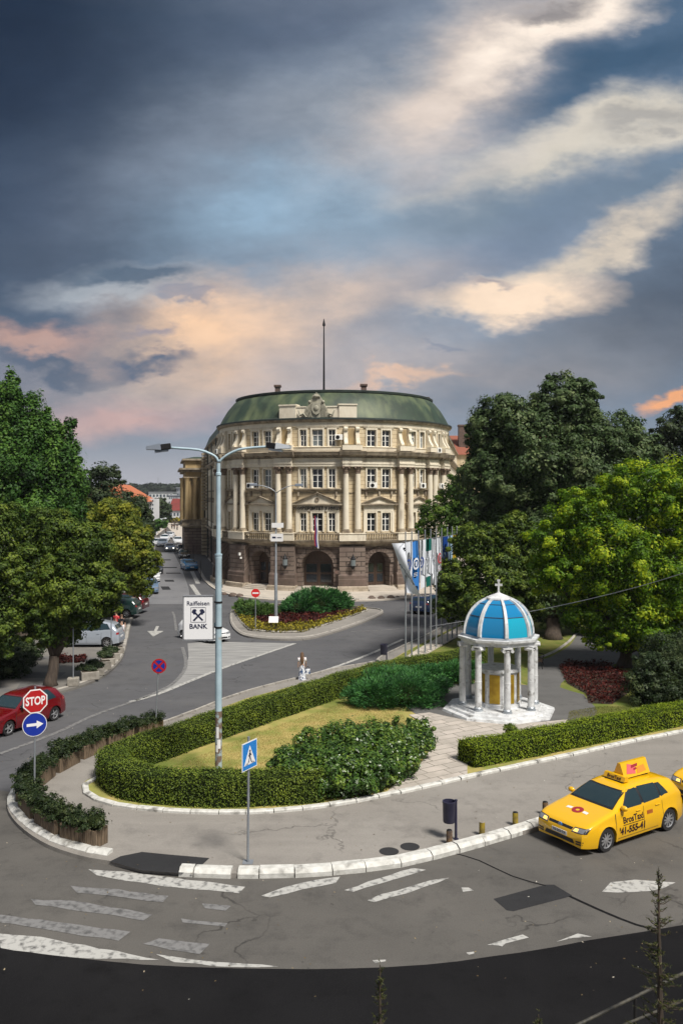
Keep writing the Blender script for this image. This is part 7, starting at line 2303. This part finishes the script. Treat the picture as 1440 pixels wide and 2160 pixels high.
tg, th, tpl = make_car('hatch', 'yellow', 'yellow hatchback taxi with roof advertising box and BrosTaxi lettering on its doors', lit='amber', cat='taxi')
tg.name = 'taxi'
text_mesh('lettering', 'NI·503-TX', .095, Matrix.Translation((4.25 / 2 + .014, 0, .485)) @ Matrix.Rotation(R(90), 4, 'Z'), M['navy'], tpl, .001, bold=.001, world=False)
# left side seen from outside: front of the car is on the viewer's left, so the text runs towards the rear
project_text('BrosTaxi', .235, (1.50, .70), 'L', th, M['ink'], tg, bold=.006, ang=0, sx=1.0)
project_text("'41-555-41", .255, (1.34, .43), 'L', th, M['ink'], tg, bold=.010, sx=1.0)
def quadpatch(name, pts, axis, mat, off_=.007, n=10, m=3):
    grid = []
    for i in range(n + 1):
        for j in range(m + 1):
            u, v = i / n, j / m
            p = [(1 - u) * (1 - v) * pts[0][k] + u * (1 - v) * pts[1][k] + u * v * pts[2][k] + (1 - u) * v * pts[3][k] for k in (0, 1)]
            r = th(p[0], p[1], axis); grid.append(r[0] + r[1] * off_ if r else Vector((0, 0, .5)))
    c = MB(); c.add(grid, [(i * (m + 1) + j, (i + 1) * (m + 1) + j, (i + 1) * (m + 1) + j + 1, i * (m + 1) + j + 1) for i in range(n) for j in range(m)])
    return c.build(name, mat, tg, world=False, smooth=True)
quadpatch('underline', [(1.50, .575), (2.35, .575), (2.35, .592), (1.50, .592)], 'L', M['ink'], m=1)
for k in range(5): quadpatch('chequer_mark', [(2.52 + k * .05, .68), (2.55 + k * .05, .68), (2.55 + k * .05, .78), (2.52 + k * .05, .78)], 'L', M['inkred'], n=1, m=1)
c = MB()
cent = 4.25 / 2 - .72
for k in range(16):      # bonnet badge
    a0, a1 = 2 * math.pi * k / 16, 2 * math.pi * (k + 1) / 16
    pts = [(cent + rr_ * .16 * math.cos(a), rr_ * .17 * math.sin(a)) for a, rr_ in ((a0, .35), (a0, 1), (a1, 1), (a1, .35))]
    g = []
    for x, y in pts:
        r = th(x, y, 'T'); g.append(r[0] + Vector((0, 0, .006)))
    c.add(g, [(0, 1, 2, 3)])
c.build('bonnet_emblem', M['inkred'], tg, world=False)
c = MB()
for sgn in (-1, 1):
    g = []
    for x, y in ((cent - .05, sgn * .19), (cent + .05, sgn * .19), (cent + .07, sgn * .36), (cent - .03, sgn * .36)):
        r = th(x, y, 'T'); g.append(r[0] + Vector((0, 0, .006)))
    c.add(g, [(0, 1, 2, 3)])
c.build('bonnet_wing_print', M['plate'], tg, world=False)
r = th(0, .655, 'F')
mE = Matrix.Translation((r[0].x + .014, 0, .652)) @ Matrix.Rotation(R(90), 4, 'Z')
c = MB(mE @ Matrix.Rotation(R(90), 4, 'X')); c.lathe([(.062, -.01), (.062, .012)], 24); be = c.build('badge', M['signblueL'], tg, world=False)
c = MB(mE @ Matrix.Translation((0, -.014, 0)) @ Matrix.Rotation(R(90), 4, 'X'))
for k in range(24):
    a0, a1 = 2 * math.pi * k / 24, 2 * math.pi * (k + 1) / 24
    c.add([(.062 * math.cos(a0), .062 * math.sin(a0), 0), (.054 * math.cos(a0), .054 * math.sin(a0), 0), (.054 * math.cos(a1), .054 * math.sin(a1), 0), (.062 * math.cos(a1), .062 * math.sin(a1), 0)], [(0, 1, 2, 3)])
c.build('badge_ring', M['alloy'], be, world=False)
text_mesh('badge_letter', 'V', .055, mE @ Matrix.Translation((0, -.015, .022)), M['alloy'], be, .001, bold=.001, world=False)
text_mesh('badge_letter', 'W', .060, mE @ Matrix.Translation((0, -.015, -.018)), M['alloy'], be, .001, bold=.001, world=False)
# roof signs
zr = th(4.25 / 2 - 2.35, 0, 'T')[0].z
mS = Matrix.Translation((4.25 / 2 - 2.30, 0, zr)) @ Matrix.Rotation(R(90), 4, 'Z')
c = MB(mS); c.extr([(-.10, .02), (.10, .02), (.06, .15), (-.05, .15)], -.36, .36); b1 = c.build('taxi_sign', CP['yellow'], tg, world=False)
c = MB(mS); c.box(-.30, .30, -.12, .12, -.02, .02); c.build('roof_bar', M['blackplastic'], tg, world=False)
text_mesh('lettering', 'BrosTaxi', .13, mS @ Matrix.Translation((0, -.082, .085)) @ Matrix.Rotation(R(-18), 4, 'X'), M['ink'], b1, .002, bold=.003, world=False)
mA = Matrix.Translation((4.25 / 2 - 2.95, .02, zr)) @ Matrix.Rotation(R(0), 4, 'Z')
c = MB(mA)
pA = [(-.20, .05), (.20, .05), (.045, .44), (-.045, .44)]
c.extr(pA, -.56, .56)
adb = c.build('advertising_box', CP['yellow'], tg, world=False)
M['adpink'] = plain('advert pink', (0.62, 0.12, 0.14), .5); M['adorange'] = plain('advert orange', (0.75, 0.25, 0.03), .5)
for sgn in (1, -1):
    ms = mA @ Matrix.Rotation(0 if sgn < 0 else R(180), 4, 'Z') @ Matrix.Translation((0, -.128, .245)) @ Matrix.Rotation(R(-21.7), 4, 'X')
    c = MB(ms); c.face_xz([(-.42, -.10), (-.05, -.14), (.0, .08), (-.30, .16)], -.004, .002); c.build('advert_print', M['adpink'], adb, world=False)
    c = MB(ms); c.face_xz([(.02, -.15), (.42, -.12), (.38, .05), (.10, .02)], -.004, .002); c.build('advert_print', M['adorange'], adb, world=False)
    c = MB(ms); c.face_xz([(-.18, .02), (.10, .05), (.12, .12), (-.16, .10)], -.007, .002); c.face_xz([(-.1, -.05), (.05, -.03), (.04, .02), (-.1, .0)], -.008, .002); c.build('advert_print', M['inkred'], adb, world=False)
c = MB(mA); c.box(-.5, .5, -.17, .17, .0, .05, .01); c.build('roof_bar', M['blackplastic'], tg, world=False)
# driver behind the side glass is only a dark shape in the photo; the glass stays dark
fw, rwh = G(1272, 1797), G(1403, 1752)
hd = (fw - rwh).normalized(); lf = Vector((-hd.y, hd.x, 0))
tsc = (fw - rwh).length / 2.63
ctr = (fw + rwh) / 2 - lf * .80 * tsc + hd * (-.0)
trz = math.atan2(hd.y, hd.x)
tg.location = ctr - hd * (4.25 / 2 - (.86 + 3.49) / 2) * -1 * 0 ; tg.rotation_euler = (0, 0, trz); tg.scale = (tsc,) * 3
copy_tree(tg, Vector((13.4, 29.2, 0)), trz, 'second yellow taxi whose nose enters the frame at the right edge')

rc_, _, rp = make_car('old', 'red', 'dark red hatchback passing behind the STOP sign with its headlamp lit', (-14.35, 37.75, 0), R(-115), 1.08, front='old', lit='amber', rims=5)
text_mesh('lettering', 'NI 148-KT', .09, Matrix.Translation((4.02 / 2 + .014, 0, .485)) @ Matrix.Rotation(R(90), 4, 'Z'), M['navy'], rp, .001, bold=.001, world=False) if False else None
sv, _, _ = make_car('mpv', 'silver', 'silver compact people carrier parked on the left pavement under the trees', (-17.0, 57.45, .12), R(180), 1.05, front='modern', lit=False, rims=8)
wc, _, _ = make_car('hatch', 'white', 'white hatchback driving behind the bank sign at the junction', (-9.75, 60.4, 0), R(-43), .97, front='old', lit=False, rims=9)


def recolour(o, paint):
    for c in list(bpy.data.objects):
        if c.parent == o and c.name.split('.')[0] == 'body':
            c.material_slots[0].link = 'OBJECT'; c.material_slots[0].material = CP[paint]
        elif c.parent == o and c.name.split('.')[0] in ('mirror', 'door_handle'):
            c.material_slots[0].link = 'OBJECT'; c.material_slots[0].material = CP[paint]


sd = math.degrees(math.atan2(-1, .237))      # towards the camera along the side street
far = [
    ('steel', G(311, 1252, 0), sd, 'blue-grey car parked at the kerb under the left trees, facing the square'),
    ('white', G(317, 1228, 0), sd, 'white car parked directly behind the blue-grey one'),
    ('black', G(325, 1210, 0), sd, 'dark car third in the left parked row of the side street'),
    ('blue', G(396, 1203, 0), sd + 8, 'bright blue car parked at the right kerb of the side street'),
    ('black', G(386, 1178, 0), sd, 'black car parked behind the bright blue one'),
    ('black', G(381, 1166, 0), sd, 'second black car behind the bright blue one'),
    ('silver', G(355.5, 1163, 0), sd, 'silver car driving towards the square with headlamps lit'),
    ('silver', G(341, 1153, 0), sd - 5, 'grey car queuing left of the driving silver car'),
    ('white', G(327, 1152, 0), sd - 5, 'white car half hidden by the left trees in the queue'),
    ('white', G(346, 1142, 0), sd - 8, 'white car in the far queue, behind the grey one'),
    ('white', G(356, 1136, 0), sd - 10, 'farthest white car in the queue'),
    ('white', G(373, 1148, 0), sd, 'pale van-like car coming down the right lane of the side street'),
    ('maroon', G(246, 1293, .12), 176, 'maroon car parked at the end of the left row, tail towards the street'),
    ('green', G(228, 1304, .12), 178, 'dark green car parked between the silver people carrier and the maroon car'),
    ('navy', G(909, 1294, 0), 60, 'dark blue car parked behind the flagpoles at the right'),
]
fc0 = None
for i, (pt, loc, ang, lab) in enumerate(far):
    proto = wc
    c_ = copy_tree(proto, loc + Vector((0, 1.2, 0)), R(ang), lab, 'cars parked and queuing along the side street')
    recolour(c_, pt)
    c_.scale = ((1.0 if i < 7 else 1.1),) * 3
    if i == 6:
        for s_ in (-1, 1):
            lp = MB(); lp.ball((2.15, s_ * .6, .66), (.05, .12, .07), 8, 5); lp.build('lit_headlight', M['litw'], c_, world=False)

# ================================================================ far street and near foreground
M['fwhite'] = pm('distant white render', (0.62, 0.64, 0.66), (0.52, 0.54, 0.56), scale=.2)
M['fgrey'] = pm('distant grey concrete', (0.30, 0.32, 0.35), (0.22, 0.24, 0.27), scale=.2)
M['fred'] = pm('distant red roof', (0.20, 0.035, 0.03), (0.15, 0.03, 0.025), scale=.4)
M['forange'] = pm('orange tiled roof', (0.50, 0.16, 0.07), (0.40, 0.12, 0.05), scale=1)
M['fwin'] = plain('distant windows', (0.07, 0.09, 0.11), .2)


def block(name, label, px0, px1, pyt, pyb, Y, depth, wall, roof=None, roofh=0, rows=2, cols=5, flat=True, rot=0):
    p0, p1 = P(px0, pyb, Y), P(px1, pyt, Y)
    w, h = p1.x - p0.x, p1.z
    e = empty(name, (p0.x, Y, 0), 0, label, 'building')
    m_ = fz((p0.x, Y, 0), rot)
    c = MB(m_); c.box(0, w, 0, depth, 0, h); c.build('wall', wall, e)
    if roof:
        c = MB(m_)
        if roofh > 0: c.extr([(-.5, h), (depth / 2, h + roofh), (depth + .5, h)], -.5, w + .5)
        else: c.box(-.4, w + .4, -.4, depth + .4, h, h + .5)
        c.build('roof', roof, e)
    z0 = max(p0.z, 1.0)
    for r_ in range(rows):
        for k in range(cols):
            c = MB(m_); x = w * (k + .5) / cols; zc = z0 + (h - z0) * (r_ + .5) / rows
            c.box(x - w / cols * .28, x + w / cols * .28, -.08, .02, zc - (h - z0) / rows * .2, zc + (h - z0) / rows * .2)
            c.build('window', M['fwin'], e)
    return e


block('apartment_house', 'long white building with an orange tiled roof beyond the left trees', 316, 325, 1052, 1085, 235, 7, M['fwhite'], None, rows=4, cols=2)
oh = empty('orange_roofed_house', tuple(P(300, 1090, 245).xy) + (0,), 0, 'pinkish house with a sloping orange tiled roof above the left trees', 'building')
a, b_, = P(289, 1040, 200), P(326, 1056, 250)
m_ = Matrix.Translation((a.x, a.y, 0)) @ Matrix.Rotation(math.atan2(b_.y - a.y, b_.x - a.x), 4, 'Z'); L_ = (Vector((b_.x, b_.y)) - Vector((a.x, a.y))).length
c = MB(m_); c.box(0, L_, 0, 14, 0, 8.6); c.build('wall', M['fwhite'], oh)
c = MB(m_); c.extr([(-.8, 8.6), (7, 13.2), (14.8, 8.6)], -.5, L_ + .5); c.build('roof', M['forange'], oh)
for k in range(10):
    c = MB(m_); c.box(2 + k * L_ / 10.5, 3.6 + k * L_ / 10.5, -.08, .02, 5.2, 7.2); c.build('window', M['fwin'], oh)
block('white_block', 'long white flat-roofed block on the skyline left of the palace', 314, 365, 1039, 1052, 560, 30, M['fwhite'], M['fgrey'], 0, 1, 7)
block('white_block', 'lower white block with a row of dark windows, right of the dark far tree', 356, 376, 1046, 1064, 480, 30, M['fwhite'], M['fgrey'], 0, 2, 5)
block('grey_tower_block', 'grey tower block beside the ochre pavilion on the skyline', 373, 400, 1030, 1064, 520, 30, M['fgrey'], M['fgrey'], 0, 4, 5)
block('red_roofed_house', 'low white house with a dark red roof at the end of the side street', 358, 400, 1077, 1093, 330, 16, M['fwhite'], M['fred'], 4.6, 1, 6)
# wooded ridge and mast
p, n, rd = crown_points(pblobs([(x, 1034 + 4 * math.sin(x * .13), 26, 8) for x in range(200, 440, 14)], 900, .5), 500, 60, (.3, .5), 0, .3)
o = leafmesh('wooded_ridge', p, n, 4.5, rd * .3, LM['darker'], None); tag(o, 'dark wooded ridge along the horizon left of the palace', 'wood', kind='stuff')
c = MB(); q = P(334, 1030, 1500); c.tube([(q.x, 1500, 0), (q.x, 1500, q.z + 20)], [1.2, .3], 6); tag(c.build('radio_mast', M['greym']), 'thin radio mast on the horizon above the far roofs', 'mast')
tree('conifer_tree', 'dark rounded tree standing before the white blocks down the side street', G(337, 1110, 0), pblobs([(337, 1062, 14, 14), (345, 1080, 16, 18), (334, 1090, 13, 14), (352, 1092, 10, 12)], 270, .8), LM['dark'], 70, 110, .8, .5, cr=(.25, .4))
tree('roadside_tree', 'small dark tree at the end of the left row in front of the orange roof', G(305, 1140, 0), pblobs([(304, 1092, 12, 22), (313, 1106, 12, 20), (318, 1122, 9, 16), (298, 1115, 16, 30)], 160, .8), LM['dark'], 60, 100, .5, .4, cr=(.25, .4))
tree('roadside_tree', 'low bushy tree by the far pale street lamps', G(332, 1118, 0), pblobs([(334, 1104, 10, 10), (345, 1106, 10, 8), (328, 1112, 8, 10)], 215, .8), LM['poplar'], 40, 90, .55, .3, cr=(.25, .4))
tree('yellow_shrub_tree', 'pale yellow-green bushes at the far end of the side street', G(366, 1110, 0), pblobs([(362, 1098, 11, 5), (374, 1097, 9, 5), (383, 1098, 8, 5)], 300, .8), LM['yellowbed'], 40, 80, .7, .25, cr=(.25, .4))
for i, (px, top, bot) in enumerate([(325, 1050, 1118), (331, 1096, 1126), (342, 1094, 1118)]):
    b = G(px, bot, 0)
    e = empty('street_lamp', tuple(b), 0, ['tall pale distant lamp post before the orange-roofed house', 'short pale lamp post by the far queue of cars, left one', 'short pale lamp post by the far queue of cars, right one'][i], 'street lamp')
    zt = P(0, top, b.y).z
    c = MB(); c.tube([b, (b.x, b.y, zt)], [.16, .10], 6); c.build('pole', M['lampglass'], e)
    c = MB(); c.tube([(b.x, b.y, zt), (b.x + .9, b.y, zt + .15)], .08, 5); c.ball((b.x + 1.0, b.y, zt + .1), (.4, .25, .18), 8, 5); c.build('lamp_head', M['lampglass'], e)

# dark street signs and people clutter on the palace side pavement
for i, (px, py, ty) in enumerate([(423, 1225, 1182), (408, 1180, 1150)]):
    b = G(px, py, .12); e = empty('sign_post', tuple(b), 0, ['thin dark pole on the pavement beside the palace corner', 'thin dark pole farther up the side street pavement'][i], 'post')
    post(e, b, Vector((b.x, b.y, P(0, ty, b.y).z)), .05, M['blackm'])

M['railm'] = pm('weathered dark railing', (0.07, 0.065, 0.05), (0.03, 0.03, 0.028), scale=20, rough=.6)
# ---- railing and young firs close to the camera, bottom right
def rail_pt(px, py, y): return P(px, py, y)
e = empty('terrace_railing', (3.2, 9.0, 3.6), 0, 'dark metal railing crossing the bottom right corner close to the viewer', 'railing')
c = MB(); a, b_ = rail_pt(1205, 2168, 8.6), rail_pt(1470, 2038, 9.4); d = b_ - a; c.tube([a - d * .6, a, b_, b_ + d * 1.2], .017, 8); c.build('top_rail', M['railm'], e, smooth=True)
c = MB(); a2, b2 = rail_pt(1290, 2172, 8.7), rail_pt(1470, 2098, 9.4); d2 = b2 - a2; c.tube([a2 - d2 * .9, a2, b2, b2 + d2 * 1.6], .014, 8); c.build('lower_rail', M['railm'], e, smooth=True)
for t in (.05, .48, .92, 1.3):
    p_ = a.lerp(b_, t); c = MB(); c.tube([p_, p_ + Vector((0, 0, -1.1))], .016, 6); c.build('post', M['blackm'], e)
tw = MB(); q0, q1 = a - d * .7, b_ + d * 1.3
z_ = min(q0.z, q1.z) - .7
nn_ = Vector((d.y, -d.x, 0)).normalized()
tw.prism([(q0.x, q0.y), (q1.x, q1.y), ((q1 + nn_ * 4).x, (q1 + nn_ * 4).y), ((q0 + nn_ * 4).x, (q0 + nn_ * 4).y)], 0, z_)
tag(tw.build('terrace', M['conc']), 'low concrete terrace under the railing at the bottom right corner', 'terrace')


def fir(label, apex, zvis, spread, nleaf, seed, dens=1.0):
    rr = random.Random(seed); r2 = np.random.default_rng(seed)
    x, y, zt = apex
    e = empty('young_fir', (x, y, 0), 0, label, 'tree')
    c = MB(); c.tube([(x + .1, y, 0), (x + .04, y, zt * .6), (x, y, zt - .5), (x, y, zt)], [.09, .05, .016, .004], 7)
    br = c; PP, DD = [], []
    z = zt - .06
    while z > zvis:
        dz = zt - z
        ln = min(spread * (dz / 1.8) ** .9 + .03, spread * 1.9)
        for k in range(5):
            a = rr.uniform(0, 6.28); l = ln * rr.uniform(.6, 1.1)
            d_v = Vector((math.cos(a), math.sin(a), .45 if dz < .7 else .1))
            s0 = Vector((x, y, z + rr.uniform(-.05, .05))); s1 = s0 + d_v * l
            br.tube([s0, s0.lerp(s1, .5) + Vector((0, 0, -.02)), s1], [.007, .005, .002], 4)
            m_ = int(nleaf * l * dens) + 4
            t = r2.random(m_)[:, None]
            base = np.array(s0)[None] * (1 - t) + np.array(s1)[None] * t
            dd = np.array(d_v)[None] * .8 + r2.normal(size=(m_, 3)) * .7
            PP.append(base + unit(dd) * .012); DD.append(dd)
        m_ = 10; t = r2.random(m_)[:, None]; dd = r2.normal(size=(m_, 3)) + np.array([0, 0, .8]); PP.append(np.array([x, y, z])[None] + unit(dd) * .015 + np.array([0, 0, .1]) * t); DD.append(dd)
        z -= rr.uniform(.06, .12)
    br.build('trunk', M['bark'], e)
    PP, DD = np.concatenate(PP), np.concatenate(DD)
    leafmesh('needles', PP, r2.normal(size=PP.shape), .034, r2.random(len(PP)), LM['fir'], e, aspect=.16, along=DD)
    return e


fir('slim young fir tree rising at the right edge of the foreground', tuple(P(1388, 1835, 8.4)), 3.4, .30, 230, 3, 1.0)
fir('bare-tipped young fir top at the bottom middle', tuple(P(801, 2035, 8.0)), 3.6, .16, 260, 4, 1.3)
fir('small dark fir tip at the bottom edge between the two taller firs', tuple(P(1135, 2140, 8.0)), 3.6, .2, 220, 9, 1.0)

# small litter and fallen leaves on the roadway and footway
LM['litter'] = leafmat('fallen leaves', (0.10, 0.07, 0.03), (0.26, 0.20, 0.10), (0.62, 0.60, 0.54), trans=0)
n_ = 900
lx = rng.uniform(-17, 17, n_); ly = rng.uniform(17, 45, n_)
lp_ = np.stack([lx, ly, np.full(n_, .135)], 1)
o = leafmesh('fallen_leaves', lp_, np.tile(np.array([0, 0, 1.0]), (n_, 1)) + rng.normal(size=(n_, 3)) * .15, .055, rng.random(n_) ** 2, LM['litter'], None)
tag(o, 'scattered fallen leaves and scraps on the road and footway', 'fallen leaves', kind='stuff')

# ---- thin evening haze
hz_mat = bpy.data.materials.new('evening haze'); hz_mat.use_nodes = True
_n = hz_mat.node_tree.nodes; _n.remove(_n['Principled BSDF'])
_v = _n.new('ShaderNodeVolumePrincipled'); _v.inputs['Color'].default_value = (0.80, 0.86, 0.95, 1); _v.inputs['Density'].default_value = 0.00012
hz_mat.node_tree.links.new(_v.outputs[0], _n['Material Output'].inputs['Volume'])
_b = MB(); _b.box(-4600, 4100, -70, 9100, -1.2, 66)
tag(_b.build('haze', hz_mat), kind='stuff')
